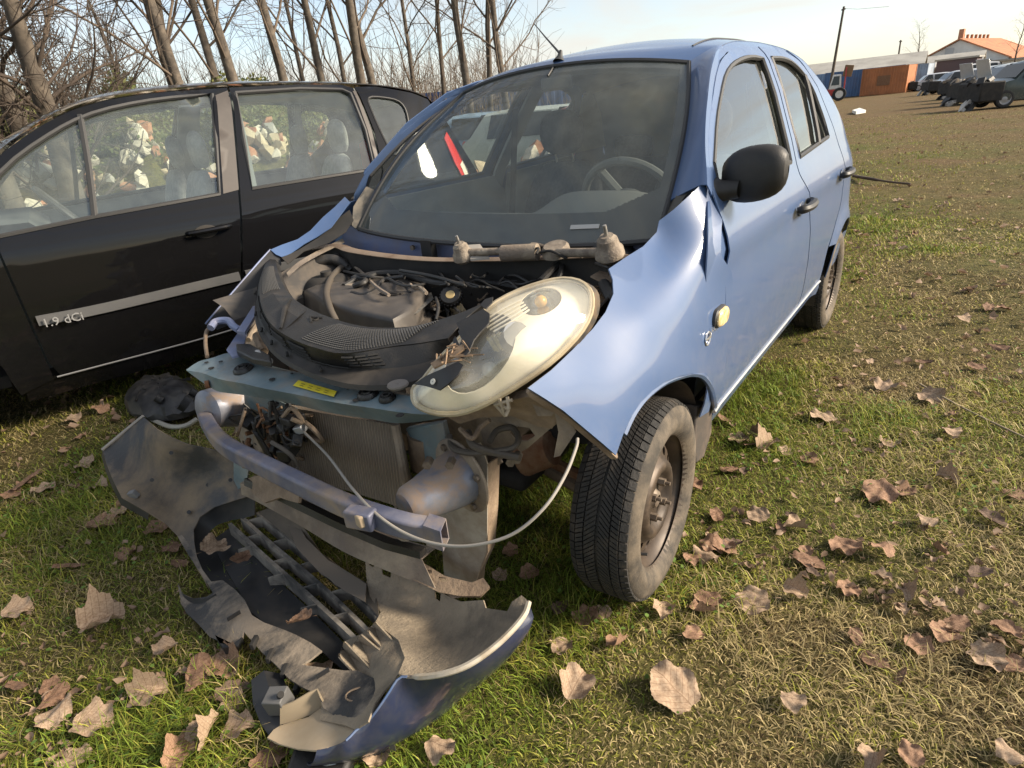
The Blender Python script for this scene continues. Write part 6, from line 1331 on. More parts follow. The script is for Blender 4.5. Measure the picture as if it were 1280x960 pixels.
MB().loft([[(x-.012, y*.85, z) for x, y, z in r] for r in tg_rows[1:3]]).build('rear_window', mat('dark_glass_rear', (.02, .024, .024), .05), van)
nose = [[(.30+.0*t, .70*t, .93) for t in np.linspace(-1, 1, 13)], [(-.30+.10*(1-t*t), .80*t, 1.03) for t in np.linspace(-1, 1, 13)]]
MB().loft([[(.86-.25*t*t, .74*t, .35) for t in np.linspace(-1, 1, 13)], [(.86-.25*t*t, .74*t, .62) for t in np.linspace(-1, 1, 13)], [(.72-.25*t*t, .74*t, .80) for t in np.linspace(-1, 1, 13)], [(.30-.1*t*t, .80*t, .95) for t in np.linspace(-1, 1, 13)], [(-.22-.12*t*t, .86*t, 1.035) for t in np.linspace(-1, 1, 13)]]).build('bonnet', m_vblk, van)
MB().box((-1.4, 0, .28), (3.6, 1.55, .06)).build('floor_pan', m_dark, van)
rw_ = []
for t in np.linspace(-1, 1, 15): rw_.append([(-.30, .74*t, 1.02), (-.55, .74*t, 1.035), (-.72, .74*t, 1.03), (-.80, .74*t, .95), (-.74, .74*t, .65)])
MB().loft(rw_).build('dashboard', mat('grey_dashboard', (.10, .105, .105), .8), van)
T_ = Matrix.Translation((-.90, .40, 1.02)) @ Matrix.Rotation(R(-55), 4, 'Y')
MB().tube([(.185*math.cos(a), .185*math.sin(a), 0) for a in np.linspace(0, 2*math.pi, 33)], .016, 8, T=T_).lathe([(.001, .02), (.07, .015), (.08, -.01)], 18, T_).tube([(-.17, 0, 0), (.17, 0, 0)], .018, 6, T=T_).build('steering_wheel', mat('dark_wheel', (.05, .05, .05), .6), van)
# wheels (same kind of steel wheel, larger)
for wx in (0, -2.685):
    for side in (1, -1):
        w = copy_tree(wheel0); w.parent = van
        w.matrix_local = Matrix.Translation((wx, side*.80, .315)) @ Matrix.Rotation(-side*math.pi/2, 4, 'X') @ Matrix.Diagonal((1.10, 1.10, 1.05, 1)) @ Matrix.Rotation(wx+side, 4, 'Z')
# badge "1.9 dCi"
p0 = np.array((-.615, float(vy(np.array(-.615), np.array(.548)))+.032, .548)); p1 = np.array((-.775, float(vy(np.array(-.775), np.array(.545)))+.032, .545))
dx = Vector(tuple(p1-p0)).normalized(); up_ = Vector((0, 0, 1)); nr = dx.cross(up_).normalized(); up_ = nr.cross(dx)
lettering('lettering', '1.9 dCi', .060, Matrix(((dx.x, up_.x, nr.x, p0[0]), (dx.y, up_.y, nr.y, p0[1]), (dx.z, up_.z, nr.z, p0[2]-.004), (0, 0, 0, 1))), mat('grey_badge', (.27, .27, .27), .4, .2), van, .003)
# ================================================================ background
def at(u, dist, v=None):
    """ground point seen in column u at a given distance"""
    vv_ = v if v is not None else 150.4-(u-600)*.0985
    d = ray(u, vv_); d = np.array([d[0], d[1], 0]); d /= np.linalg.norm(d); return np.array([CAM[0]+d[0]*dist, CAM[1]+d[1]*dist, 0.0]), d
def height_at(u, v, p):
    """height of the sight line through pixel (u, v) above ground point p"""
    d = ray(u, v); h = np.hypot(p[0]-CAM[0], p[1]-CAM[1]); return CAM[2]+d[2]/math.hypot(d[0], d[1])*h
m_bark = mat('grey_brown_bark', (.07, .058, .047), .95, col2=(.135, .11, .085), nscale=9, bump=.5, bscale=30)
m_twig = mat('brown_twig', (.095, .072, .055), .95, col2=(.15, .115, .085), nscale=3)
m_twig2 = mat('dark_twig', (.055, .042, .034), .95, col2=(.10, .075, .055), nscale=3)
class Tubes:
    """many thin tapered limbs in one mesh"""
    def __init__(s): s.V = []; s.F = []; s.n = 0
    def add(s, P, r, k):
        P = np.asarray(P, float); m = len(P); d = np.gradient(P, axis=0); d /= np.linalg.norm(d, axis=1)[:, None]+1e-9
        ref = np.array([.3, .2, 1.0]) if abs(d[0][2]) < .8 else np.array([1.0, .3, 0]); x = np.cross(d, ref); x /= np.linalg.norm(x, axis=1)[:, None]+1e-9; y = np.cross(d, x)
        a = np.arange(k)*2*math.pi/k; V = P[:, None]+np.asarray(r)[:, None, None]*(np.cos(a)[None, :, None]*x[:, None]+np.sin(a)[None, :, None]*y[:, None])
        I, K = np.meshgrid(np.arange(m-1), np.arange(k), indexing='ij'); K2 = (K+1) % k
        s.V.append(V.reshape(-1, 3)); s.F.append(np.stack([I*k+K, I*k+K2, (I+1)*k+K2, (I+1)*k+K], -1).reshape(-1, 4)+s.n); s.n += m*k
    def build(s, name, mt, parent=None):
        o = fastmesh(name, np.concatenate(s.V), np.concatenate(s.F), mt, None, parent); o.data.polygons.foreach_set('use_smooth', [True]*len(o.data.polygons)); return o
def limb(p0, d, L, r0, r1, m, wig, r_, up=.0):
    P = [np.array(p0, float)]; d = np.array(d, float)
    for i in range(m-1):
        d = d+r_.normal(size=3)*wig+np.array([0, 0, up]); d /= np.linalg.norm(d); P.append(P[-1]+d*L/(m-1))
    return np.array(P), np.linspace(r0, r1, m)
def bare_tree(name, label, u, dist, hgt, tr, seed, lean=(0, 0), nb=16, start=.25, spread=.75, mt=m_bark, tw=m_twig, group=None, subn=5, twn=4, stems=1):
    r_ = np.random.default_rng(seed); base, _ = at(u, dist); e = empty(name, tuple(base), 0, label, 'tree', group)
    T = Tubes(); B = Tubes()
    for st in range(stems):
        d0 = np.array([lean[0]+r_.normal()*.03*stems, lean[1]+r_.normal()*.03*stems, 1.0]); P, rad = limb((r_.normal()*.15*(stems > 1), r_.normal()*.15*(stems > 1), -.15), d0/np.linalg.norm(d0), hgt, tr*(1.25 if stems == 1 else 1), tr*.12, 14, .045, r_, .01)
        rad = rad*(1+.25*np.exp(-np.arange(14)/.8)); T.add(P, rad, 9)
        for i in range(nb):
            f = start+(1-start)*(i+.5)/nb; j = min(int(f*13), 12); q = f*13-j; p = P[j]*(1-q)+P[j+1]*q; rp = (rad[j]*(1-q)+rad[j+1]*q)
            a = i*2.4+r_.random(); el = .75+.5*r_.random(); L = hgt*(.16+.26*(1-f))*(.7+.6*r_.random())
            d = np.array([math.cos(a)*spread, math.sin(a)*spread, el]); d /= np.linalg.norm(d)
            Q, qr = limb(p, d, L, min(rp*.42, .026), .005, 8, .13, r_, .03); B.add(Q, qr, 5)
            for s_ in range(subn):
                g = .2+.75*(s_+r_.random()*.8)/subn; jj = min(int(g*7), 6); p2 = Q[jj]; dd = Q[jj+1]-Q[jj]; dd = dd/np.linalg.norm(dd)+r_.normal(size=3)*.55+np.array([0, 0, .12]); dd /= np.linalg.norm(dd)
                S, sr = limb(p2, dd, L*(.30+.25*r_.random()), max(qr[jj]*.45, .005), .003, 6, .16, r_, .02); B.add(S, sr, 4)
                for t in range(twn):
                    k = 1+int(r_.random()*4); d3 = S[k+1]-S[k]; d3 = d3/np.linalg.norm(d3)+r_.normal(size=3)*.7; d3 /= np.linalg.norm(d3)
                    W_, wr = limb(S[k], d3, L*(.14+.16*r_.random()), .0045, .002, 4, .15, r_); B.add(W_, wr, 3)
    T.build('trunk', mt, e); B.build('crown', tw, e); return e
G = 'bare trees behind the cars'
trees = [(212, 13.5, 11, .13, (-.10, .05)), (228, 14.5, 12, .12, (-.05, .02)), (240, 13, 11.5, .135, (-.08, .0)), (292, 14.0, 12, .13, (-.11, .06)), (313, 13.2, 12.5, .15, (.0, .0)), (367, 14.2, 12, .14, (.02, .0)), (424, 15, 12, .13, (.0, .02)), (440, 17, 11, .10, (-.06, 0)), (468, 15.2, 12.5, .155, (.0, -.02)), (485, 15.5, 12, .14, (.06, -.02)), (556, 18, 11, .10, (.03, 0)), (586, 17, 12, .15, (.0, .0)), (605, 18, 12, .12, (.03, .0)), (642, 17.5, 11, .14, (.10, -.10)), (392, 19, 11, .10, (-.02, .02)), (182, 18, 10, .07, (-.06, .04)), (520, 21, 11, .11, (0, 0))]
tl_ = ['tall bare grey tree standing behind the black people carrier', 'tall bare tree with wide open branches against the sky beside the aerial']
tlab = {212: 'tall bare tree, outermost of three close leaning trunks', 228: 'tall bare tree, middle of three close leaning trunks', 240: 'tall bare tree, last of three close leaning trunks', 292: 'bare tree leaning hard beside a straight thick trunk', 313: 'straight thick bare tree beside a hard-leaning trunk', 367: 'lone straight bare tree with forked limbs behind the black car roof', 424: 'straight bare tree beside a thin slanting one', 440: 'thin slanting bare tree beside a straight one', 468: 'thickest straight bare trunk of a close pair', 485: 'bare trunk of a close pair bending away from its thicker neighbour', 556: 'slim bare tree standing alone between two pairs', 586: 'stout straight bare tree above the blue container', 605: 'slimmer bare tree beside the stout one above the blue container', 392: 'thin bare tree in the second row', 182: 'very thin bare sapling beside the tangled tree', 520: 'slim bare tree far back in the second row'}
for i, (u, ds, hg, tr, ln) in enumerate(trees):
    open_ = u == 642; tr = tr*.62
    bare_tree('bare_tree', tl_[1] if open_ else tlab[u], u, ds, hg, tr, 100+i, ln, 17 if not open_ else 22, .20 if not open_ else .18, .75 if not open_ else 1.05, subn=6, twn=5, group=None if open_ else G)
# dense old tree with tangled climber at the edge
bare_tree('tangled_tree', 'dark gnarled tree with tangled branches and climbers at the thicket edge', 18, 9.5, 5.2, .16, 301, (-.05, .12), 30, .12, 1.5, m_bark, m_twig2, subn=7, twn=5, stems=3)
bare_tree('leaning_tree', 'pale leaning trunk at the foot of the tangled tree', -18, 8.2, 7, .10, 302, (-.10, -.15), 8, .4, .8)
bare_tree('shrub', 'many-stemmed bare brown shrub behind the black car roof', 105, 12.5, 3.4, .05, 303, (0, 0), 22, .10, 1.3, m_twig2, m_twig2, subn=6, twn=4, stems=4)
# brushwood: a far mass of thin stems
B = Tubes(); r_ = np.random.default_rng(55)
for i in range(2600):
    u = -140+r_.random()*940; ds = 19+r_.random()*22; p, _ = at(u, ds); hgt = (2.0+2.8*r_.random()**1.5)*(1 if u < 640 else max(.30, 1-(u-640)/150))
    P, rad = limb(p, (r_.normal()*.15, r_.normal()*.15, 1), hgt, .014+.012*r_.random(), .004, 5, .12, r_, .02); B.add(P, rad, 3)
    for k in range(5):
        j = 1+int(r_.random()*3); d = np.array([r_.normal()*.7, r_.normal()*.7, .9]); d /= np.linalg.norm(d); Q, qr = limb(P[j], d, hgt*(.15+.3*r_.random()), .008, .003, 4, .15, r_, .03); B.add(Q, qr, 3)
tag(B.build('brushwood', m_twig), 'mass of thin bare brushwood behind the trees', 'brushwood', kind='stuff')
hd = Tubes()
for i in range(900):
    u = -140+r_.random()*900; ds = 42+r_.random()*25; p, _ = at(u, ds); P, rad = limb(p, (r_.normal()*.2, r_.normal()*.2, 1), 3.0+3*r_.random(), .05, .01, 4, .1, r_); hd.add(P, rad, 3)
tag(hd.build('far_thicket', m_twig2), 'far-off thicket along the field edge', 'thicket', kind='stuff')
# earth bank behind the rubble, overgrown
def bank_h(u, ds):
    t = np.clip((ds-8.3)/2.0, 0, 1); t2 = np.clip((ds-10.5)/3.5, 0, 1); e_ = np.clip((520-u)/110, 0, 1)
    return (1.55*t*t*(3-2*t)+.75*t2)*e_*(3-2*e_)*e_*(.9+.12*np.sin(u*.045)+.06*np.sin(u*.11+1))-.02
us = np.linspace(-260, 540, 81); dsn = np.linspace(8.2, 20, 40); bv = []
for u in us:
    p0_, d_ = at(u, 1.0)
    for q in dsn: h_ = float(bank_h(u, q))*(1 if q < 17 else (20-q)/3); bv.append((CAM[0]+d_[0]*q, CAM[1]+d_[1]*q, h_-.02*(q > 19.9)))
bf_ = [(i*40+k, (i+1)*40+k, (i+1)*40+k+1, i*40+k+1) for i in range(80) for k in range(39)]
tag(meshobj('earth_bank', bv, bf_, m_ground), kind='structure')
n = 26000; uu = -240+rng.random(n)*760; dd = 9.6+rng.random(n)*6; dirs = {}
pos = np.array([at(u, d)[0] for u, d in zip(uu, dd)]); hh = bank_h(uu, dd)+rng.random(n)**1.5*(.12+.40*vnoise(pos[:, 0], pos[:, 1], .9, 31)); s = .02+.03*rng.random(n)
dv = rng.normal(size=(n, 3)); dv /= np.linalg.norm(dv, axis=1)[:, None]; ev = np.cross(dv, rng.normal(size=(n, 3))); ev /= np.linalg.norm(ev, axis=1)[:, None]
pos[:, 2] = hh; V = np.stack([pos-dv*s[:, None], pos+ev*s[:, None]*.5, pos+dv*s[:, None], pos-ev*s[:, None]*.5], 1).reshape(-1, 3); u_ = rng.random(n)
cb_ = np.stack([.09+.09*u_, .115+.07*u_, .035+.03*u_], 1)
br = fastmesh('bramble', V, np.arange(n*4).reshape(-1, 4), m_grass, np.repeat(cb_, 4, 0)); tag(br, 'low green bramble covering the bank behind the rubble', 'bramble', kind='stuff')
# ---- rubble heaps
m_rub = [mat('pale_rubble', (.46, .41, .33), .9, col2=(.58, .53, .45), nscale=6, bump=.4, bscale=30), mat('brick_rubble', (.36, .15, .08), .9, col2=(.44, .25, .15), nscale=8, bump=.4, bscale=30), mat('grey_rubble', (.30, .29, .27), .9, col2=(.42, .40, .36), nscale=7, bump=.4, bscale=30), mat('tan_rubble', (.40, .32, .21), .9, col2=(.50, .42, .30), nscale=7, bump=.4, bscale=30)]
rmesh = []
for k in range(6):
    r2 = np.random.default_rng(70+k); bm = bmesh.new(); pts = r2.normal(size=(14, 3)); pts /= np.linalg.norm(pts, axis=1)[:, None]; pts *= np.array([1, .8, .6])*(.75+.35*r2.random((14, 1)))
    for p in pts: bm.verts.new(p)
    bmesh.ops.convex_hull(bm, input=bm.verts); me = bpy.data.meshes.new('rubble_stone'); bm.to_mesh(me); bm.free(); rmesh.append(me)
def stone(u, ds, z, s, k, label, group):
    p, _ = at(u, ds); me = rmesh[k % 6].copy() if k < 24 else smesh[k % 24]
    if k < 24: me.materials.append(m_rub[[0, 0, 1, 3, 2, 0, 1, 3][k % 8]]); smesh.append(me)
    o = bpy.data.objects.new('rubble_stone', me); COL.objects.link(o); o.location = (p[0], p[1], z); o.scale = (s, s, s); o.rotation_euler = tuple(r_.random(3)*6.28); kd = [0, 0, 1, 3, 2, 0, 1, 3][(k % 24) % 8]; tag(o, ['pale concrete lump', 'red brick lump', 'grey stone lump', 'tan stone lump'][kd]+label, 'stone', group)
smesh = []; k = 0
for i in range(230):
    u = -40+r_.random()*470; ds = 8.75+r_.random()**.8*1.35; z = float(bank_h(u, ds))+.02+.12*r_.random()
    stone(u, ds, z, .07+.11*r_.random(), k, ' in the rubble heap behind the black people carrier', 'rubble heap behind the black car'); k += 1
for i in range(70):
    u = 590+r_.random()*150; ds = 7.4+r_.random()*2.2; stone(u, ds, .08+.80*r_.random()*max(0, 1-.5*abs(ds-8.5)), .15+.18*r_.random(), k, ' in the heap behind the blue hatchback', 'stone heap behind the blue car'); k += 1
# ---- simple wrecked cars further off
m_cg = mat('dark_car_window', (.02, .024, .025), .08); m_tyre2 = mat('far_tyre', (.02, .02, .02), .8); m_alloy = mat('far_wheel', (.28, .28, .29), .4, .5)
def wreck(label, p, rz, col, L=4.0, H=1.45, open_tail=False, open_hood=False, group=None, stripped=False, seed=0, van_=False):
    e = empty('wrecked_car', (p[0], p[1], 0), rz, label, 'car', group); mt = paint('wreck_paint_%d' % seed, col, .1, .4, .35, (.2, .18, .15), .5); h = L/2; Wd = .84
    # side profile stations x, belt height, roof height, half width
    st = [(-h, .62, .66, .70), (-h+.06, .85, .92, .76), (-h+.25, .90, H*.80 if van_ else H*.72, .80), (-h+.55, .92, H*.97, .83), (-h+1.0, .92, H, .84), (.15, .92, H*.985, .84), (.55, .90, H*.93, .84), (1.0, .90, .96, .83), (h-.7, .84, .88, .81), (h-.25, .74, .78, .77), (h-.02, .58, .62, .68)]
    rows = []
    for x, bz, rz_, w in st:
        top_w = w if rz_-bz < .1 else w-.17*(rz_-bz)/.5
        rows.append([(x, -w*.96, .24), (x, -w, .5), (x, -w*.99, bz), (x, -top_w, max(bz+.01, rz_-.06)), (x, -top_w*.6, rz_), (x, 0, rz_+.015), (x, top_w*.6, rz_), (x, top_w, max(bz+.01, rz_-.06)), (x, w*.99, bz), (x, w, .5), (x, w*.96, .24)])
    b = MB().loft(rows)
    for r in (rows[0], rows[-1]): b.add(r, [tuple(range(len(r)))])
    MB.build(b, 'body', mt, e, ang=35)
    for s in (1, -1):
        for x0, x1 in ((-h+.62, -.02), (.05, .80)):
            q = [(x0, .93), (x1, .93), (min(x1-.05, .52) if x1 > .3 else x1-.02, H*.93), (x0+.10, H*.94)]
            MB().prism([(x, s*(.845-.17*(z-.92)/.5+.004), z) for x, z in q], (0, s*.004, 0)).build('side_window', m_cg, e, False)
        for x in (-h+.72, h-.80):
            T = Matrix.Translation((x, s*.74, .30)) @ Matrix.Rotation(-s*math.pi/2, 4, 'X')
            w = MB().lathe([(.19, .08), (.25, .09), (.295, .07), (.30, .0), (.295, -.08), (.2, -.09)], 24, T).build('tyre', m_tyre2, e); MB().lathe([(.001, .06), (.06, .065), (.10, .05), (.17, .055), (.195, .085)], 20, T).build('rim', m_alloy, w)
        MB().ball((h-.18, s*.60, .68), (.12, .15, .09), 10, 7).build('headlight', mat('wreck_lamp_%d_%d' % (seed, s), (.5, .5, .48), .15), e)
        MB().ball((-h+.08, s*.66, .80), (.06, .10, .13), 10, 7).build('tail_light', mat('wreck_tail_%d_%d' % (seed, s), (.4, .03, .02), .2), e)
    MB().loft([[(.62, y*.70, H*.91) for y in (-1, -.5, 0, .5, 1)], [(1.0, y*.76, .985) for y in (-1, -.5, 0, .5, 1)]]).build('windscreen', m_cg, e)
    MB().loft([[(-h+.50, y*.66, H*.955) for y in (-1, 0, 1)], [(-h+.17, y*.70, .95) for y in (-1, 0, 1)]]).build('rear_window', m_cg, e)
    if open_tail:
        MB().prism([(-h+.45, -.65, H+.01), (-h+.45, .65, H+.01), (-h-.35, .62, H+.28), (-h-.35, -.62, H+.28)], (0, 0, .05)).build('open_tailgate', mt, e, bevel=.02)
        MB().prism([(-h+.02, -.62, .62), (-h+.02, .62, .62), (-h+.22, .60, H*.9), (-h+.22, -.60, H*.9)], (-.03, 0, 0)).build('boot_opening', m_dark, e)
    if open_hood: MB().prism([(1.0, -.66, .98), (1.0, .66, .98), (1.25, .62, 1.75), (1.25, -.62, 1.75)], (.03, 0, 0)).build('open_bonnet', mt, e, bevel=.02)
    if stripped:
        MB().box((h-.32, 0, .58), (.78, 1.66, .66)).build('engine_bay', m_dark, e, bevel=.05)
        for q in range(6): MB().box((h-.3+.3*rng.random(), (rng.random()-.5)*1.4, .80+.15*rng.random()), (.2+.2*rng.random(), .25, .15), tuple(rng.random(3))).build('engine_part', [m_dark, m_blk, m_mud2][q % 3], e, bevel=.02)
        for q in range(4): MB().box((h+.25*rng.random(), (rng.random()-.5)*1.4, .1), (.5, .3, .15), tuple(rng.random(3))).build('loose_panel', [m_alu, m_blk][q % 2], e, bevel=.02)
    return e
fwd = math.atan2(FW[1], FW[0])
rowc = [(1166, 78, (.45, .45, .46), 'pale grey wreck with bare black nose at the far end of the row', .2, 1.5, dict(stripped=True)), (1198, 60, (.40, .41, .42), 'silver wreck with stripped dark front beside the pale grey wreck', .35, 1.5, dict(stripped=True)), (1218, 66, (.50, .48, .45), 'cream van-like wreck parked behind the silver wreck', .3, 1.9, dict(van_=True)),
        (1236, 46, (.42, .43, .44), 'light grey wreck with open bonnet in the middle of the row', .5, 1.5, dict(open_hood=True, stripped=True)), (1256, 41, (.03, .035, .035), 'dark wreck with its front cut away in the row', .5, 1.5, dict(stripped=True)), (1268, 36, (.45, .47, .47), 'white wreck behind dark stripped cars in the row', .4, 1.5, dict(stripped=True, open_hood=True)), (1296, 31, (.025, .045, .045), 'dark green wreck with raised tailgate at the row end by the field', .5, 1.55, dict(open_tail=True, stripped=True))]
for i, (u, ds, col, lab, a, H, kw) in enumerate(rowc):
    p, d = at(u, ds); wreck(lab, p, math.atan2(d[1], d[0])+math.pi/2+a, col, 4.0, H, seed=i, **kw)
behind = [(405, 13.0, (.42, .50, .46), 'pale green wreck seen through the rear windows of the black car', 1.2), (700, 13.5, (.50, .52, .48), 'white wreck standing behind the stone heap', 1.4), (760, 14.5, (.38, .46, .40), 'pale green wreck standing behind the white one', 1.1), (815, 11.0, (.35, .05, .04), 'red wreck behind the blue hatchback rear window', .9), (845, 13.5, (.05, .055, .06), 'black wreck behind the red one', 1.0), (640, 15.0, (.30, .42, .58), 'light blue wreck in front of the blue container', 1.5)]
for i, (u, ds, col, lab, a) in enumerate(behind):
    p, d = at(u, ds); wreck(lab, p, math.atan2(-d[1], -d[0])+a, col, 4.0, 1.45, seed=40+i)
# ---- containers
def container(label, p, rz, col, L, Wd, H, seed, mt=None, pictures=False):
    e = empty('container', (p[0], p[1], 0), rz, label, 'container'); mt = mt or mat('container_paint_%d' % seed, col, .6, col2=tuple(c*.75 for c in col), nscale=.8, dust=.35, dcol=(.16, .09, .05), dscale=1.5)
    MB().box((0, 0, H/2), (L-.06, Wd-.06, H-.04)).build('shell', mt, e)
    n = int(L/.28)
    for s in (1, -1):
        zig = []
        for k in range(n):
            x0 = -L/2+.12+k*(L-.24)/n; w_ = (L-.24)/n
            zig += [(x0, s*(Wd/2-.04)), (x0+w_*.25, s*(Wd/2+.01)), (x0+w_*.6, s*(Wd/2+.01)), (x0+w_*.85, s*(Wd/2-.04))]
        MB().loft([[(x, y, .1) for x, y in zig], [(x, y, H-.1) for x, y in zig]]).build('corrugated_side', mt, e, False)
    for x in (-L/2+.05, L/2-.05):
        for y in (-Wd/2+.05, Wd/2-.05): MB().box((x, y, H/2), (.11, .11, H+.02)).build('corner_post', mt, e)
    for s in (1, -1): MB().box((0, s*(Wd/2-.03), H-.05), (L, .08, .12)).build('top_rail', mt, e)
    for s in (-1, 1):
        MB().box((L/2+.012, s*Wd/4, H/2), (.03, Wd/2-.08, H-.2)).build('door_leaf', mt, e); MB().cyl((L/2+.04, s*.25, .15), (L/2+.04, s*.25, H-.15), .02, n=8).build('lock_rod', m_alu, e)
    return e
p, d = at(600, 26); container('blue steel container behind the wrecks and trees', p, math.atan2(d[1], d[0])+1.45, (.03, .10, .30), 12, 2.4, 2.4, 1)
p, d = at(1080, 82); container('blue steel container beside the orange one', p, math.atan2(d[1], d[0])+1.45, (.07, .14, .28), 7.5, 2.4, 2.6, 2)
p, d = at(1110, 78); oc = container('orange rusty container standing in front of the blue one', p, math.atan2(d[1], d[0])+1.25, (.42, .15, .05), 4.2, 2.4, 2.5, 3)
MB().box((0, 1.235, 1.3), (1.2, .012, .9)).build('dark_stain', m_rust, oc)
p, d = at(1134, 90); container('grey-blue container with pale end panel beyond the orange one', p, math.atan2(d[1], d[0])+1.3, (.28, .34, .42), 4.5, 2.4, 2.6, 4)
p, d = at(1008, 86); container('blue slatted container left of the tractor', p, math.atan2(d[1], d[0])+1.5, (.20, .30, .45), 5, 2.4, 2.6, 5)
# ---- red and white tractor-loader
p, d = at(1040, 66); rz = math.atan2(d[1], d[0])-math.pi/2
tr = empty('tractor', (p[0], p[1], 0), rz, 'small red and white tractor with a cab parked before the containers', 'tractor')
m_red = mat('tractor_red', (.42, .035, .03), .5, dust=.3); m_cabw = mat('tractor_white', (.62, .60, .56), .5, dust=.3)
MB().box((-.75, 0, .72), (1.5, 1.0, .55)).build('bonnet', m_red, tr, bevel=.1); MB().box((.35, 0, .70), (1.1, 1.3, .5)).build('chassis', m_red, tr, bevel=.06)
MB().prism([(-.25, -.6, .95), (.75, -.6, .95), (.65, -.55, 2.15), (.0, -.55, 2.15)], (0, 1.2, 0)).build('cab', m_cabw, tr, bevel=.08)
MB().prism([(-.08, -.612, 1.3), (.55, -.612, 1.3), (.52, -.57, 2.0), (.08, -.57, 2.0)], (0, 1.224, 0)).build('cab_window', m_cg, tr, False)
for x, r in ((-1.0, .42), (.65, .55)):
    for s in (1, -1):
        T = Matrix.Translation((x, s*.68, r)) @ Matrix.Rotation(-s*math.pi/2, 4, 'X')
        w = MB().lathe([(r*.55, .10), (r*.8, .13), (r*.96, .11), (r, 0), (r*.96, -.11), (r*.5, -.12)], 24, T).build('tyre', m_tyre2, tr); MB().lathe([(.001, .08), (r*.3, .09), (r*.5, .07), (r*.58, .11)], 20, T).build('rim', m_cabw, w)
MB().box((.98, 0, 1.6), (.10, 1.1, 2.1)).build('loader_mast', m_red, tr, bevel=.02)
MB().box((1.15, 0, 2.35), (.7, .9, .9), (0, .15, 0)).build('raised_crate', mat('rusty_crate', (.20, .12, .06), .8), tr, bevel=.02)
# ---- buildings
def wallbox(name, c, dm, mt, par, bevel=.0): return MB().box(c, dm).build(name, mt, par, bevel=bevel)
m_white_w = mat('whitewashed_wall', (.62, .62, .60), .9, col2=(.50, .49, .47), nscale=.4, bump=.2, bscale=4)
m_tile = mat('orange_roof_tile', (.42, .17, .075), .85, col2=(.30, .12, .06), nscale=.9, bump=.5, bscale=5)
m_asb = mat('grey_sheet_roof', (.34, .33, .30), .85, col2=(.25, .24, .22), nscale=.5)
p, d = at(1192, 132); hz = math.atan2(d[1], d[0])
ho = empty('white_house', (p[0], p[1], 0), hz-.30, 'white gabled house with orange tiled roof and chimneys', 'house')
hw, eh, rh, hl_ = 7.0, 2.9, 6.1, 20
MB().prism([(0, -hw, 0), (0, hw, 0), (0, hw, eh), (0, 0, rh), (0, -hw, eh)], (hl_, 0, 0)).build('wall', m_white_w, ho, False)
for s in (1, -1):
    rf = MB().prism([(-.4, 0, rh+.28), (hl_+.4, 0, rh+.28), (hl_+.4, s*(hw+.5), eh-.02), (-.4, s*(hw+.5), eh-.02)], (0, 0, -.2)).build('roof', m_tile, ho, False)
for i in range(7): MB().box((1.2+i*2.0, 0, rh+.55), (.35, .35, .55)).build('ridge_vent', m_tile, ho, bevel=.03)
MB().box((.9, .2, rh+.9), (.7, .7, 1.4)).build('chimney', m_rub[1], ho, bevel=.03)
MB().box((-.03, 1.2, 4.4), (.06, 1.2, 1.5)).build('gable_window', mat('gable_grey', (.35, .36, .37), .6), ho)
for y in (-3.5, -4.6): MB().lathe([(.001, .02), (.22, .02), (.24, 0)], 14, Matrix.Translation((-.0, y, 2.6)) @ Matrix.Rotation(-math.pi/2, 4, 'Y')).build('round_window', m_cg, ho)
# low annex to its right and lean-to before it
p2, d2 = at(1268, 128); an = empty('annex', (p2[0], p2[1], 0), hz-.30, 'low white annex with flat grey roof joined beside the white house', 'building')
wallbox('wall', (4, 0, 1.2), (10, 14, 2.4), m_white_w, an); wallbox('roof', (4, 0, 2.5), (11, 15, .25), m_asb, an)
for y in (-3, 0, 3): wallbox('window', (-1.03, y, 1.5), (.06, .8, .6), m_cg, an)
p2, d2 = at(1165, 116); le = empty('lean_to', (p2[0], p2[1], 0), hz-.25, 'open wooden lean-to with pale sheet roof before the white house', 'shed')
MB().prism([(-2.5, -4, 2.2), (2.5, -4, 3.0), (2.5, 5, 3.0), (-2.5, 5, 2.2)], (0, 0, .15)).build('roof', mat('pale_sheet_roof', (.45, .42, .38), .8), le, False)
for y in (-3.8, 0.5, 4.8): MB().cyl((-2.3, y, 0), (-2.3, y, 2.3), .08, n=8).build('post', m_bark, le)
wallbox('back_wall', (2.4, .5, 1.4), (.15, 9, 2.8), m_dark, le)
p2, d2 = at(1196, 110); wd = empty('dark_shed', (p2[0], p2[1], 0), hz-.2, 'dark brown boarded shed beside the lean-to', 'shed')
wallbox('wall', (0, 0, 1.5), (3, 4.5, 3.0), mat('purple_brown_boards', (.10, .075, .085), .9), wd); wallbox('roof', (0, 0, 3.1), (3.4, 5, .2), m_asb, wd)
# long barns behind the containers
for u, ds, lab, L, H, zz in ((1020, 108, 'long low barn with pale grey sheet roof behind the tractor', 26, 2.9, 1), (1098, 122, 'second long barn with grey roof behind the containers', 26, 2.5, 2)):
    p2, d2 = at(u, ds); bn = empty('barn', (p2[0], p2[1], 0), math.atan2(d2[1], d2[0])+math.pi/2-.15, lab, 'barn')
    MB().prism([(-L/2, -5, 0), (-L/2, 5, 0), (-L/2, 5, H), (-L/2, 0, H+1.3), (-L/2, -5, H)], (L, 0, 0)).build('wall', mat('barn_wall_%d' % zz, (.42, .38, .32), .9), bn, False)
    for s in (1, -1): MB().prism([(-L/2-.3, 0, H+1.5), (L/2+.3, 0, H+1.5), (L/2+.3, s*5.4, H-.02), (-L/2-.3, s*5.4, H-.02)], (0, 0, -.15)).build('roof', m_asb, bn, False)
    for k in range(5): wallbox('window', (-L/2+3+k*5.5, 5.02 if zz == 1 else 5.02, 1.8), (1.4, .06, .9), m_cg, bn)
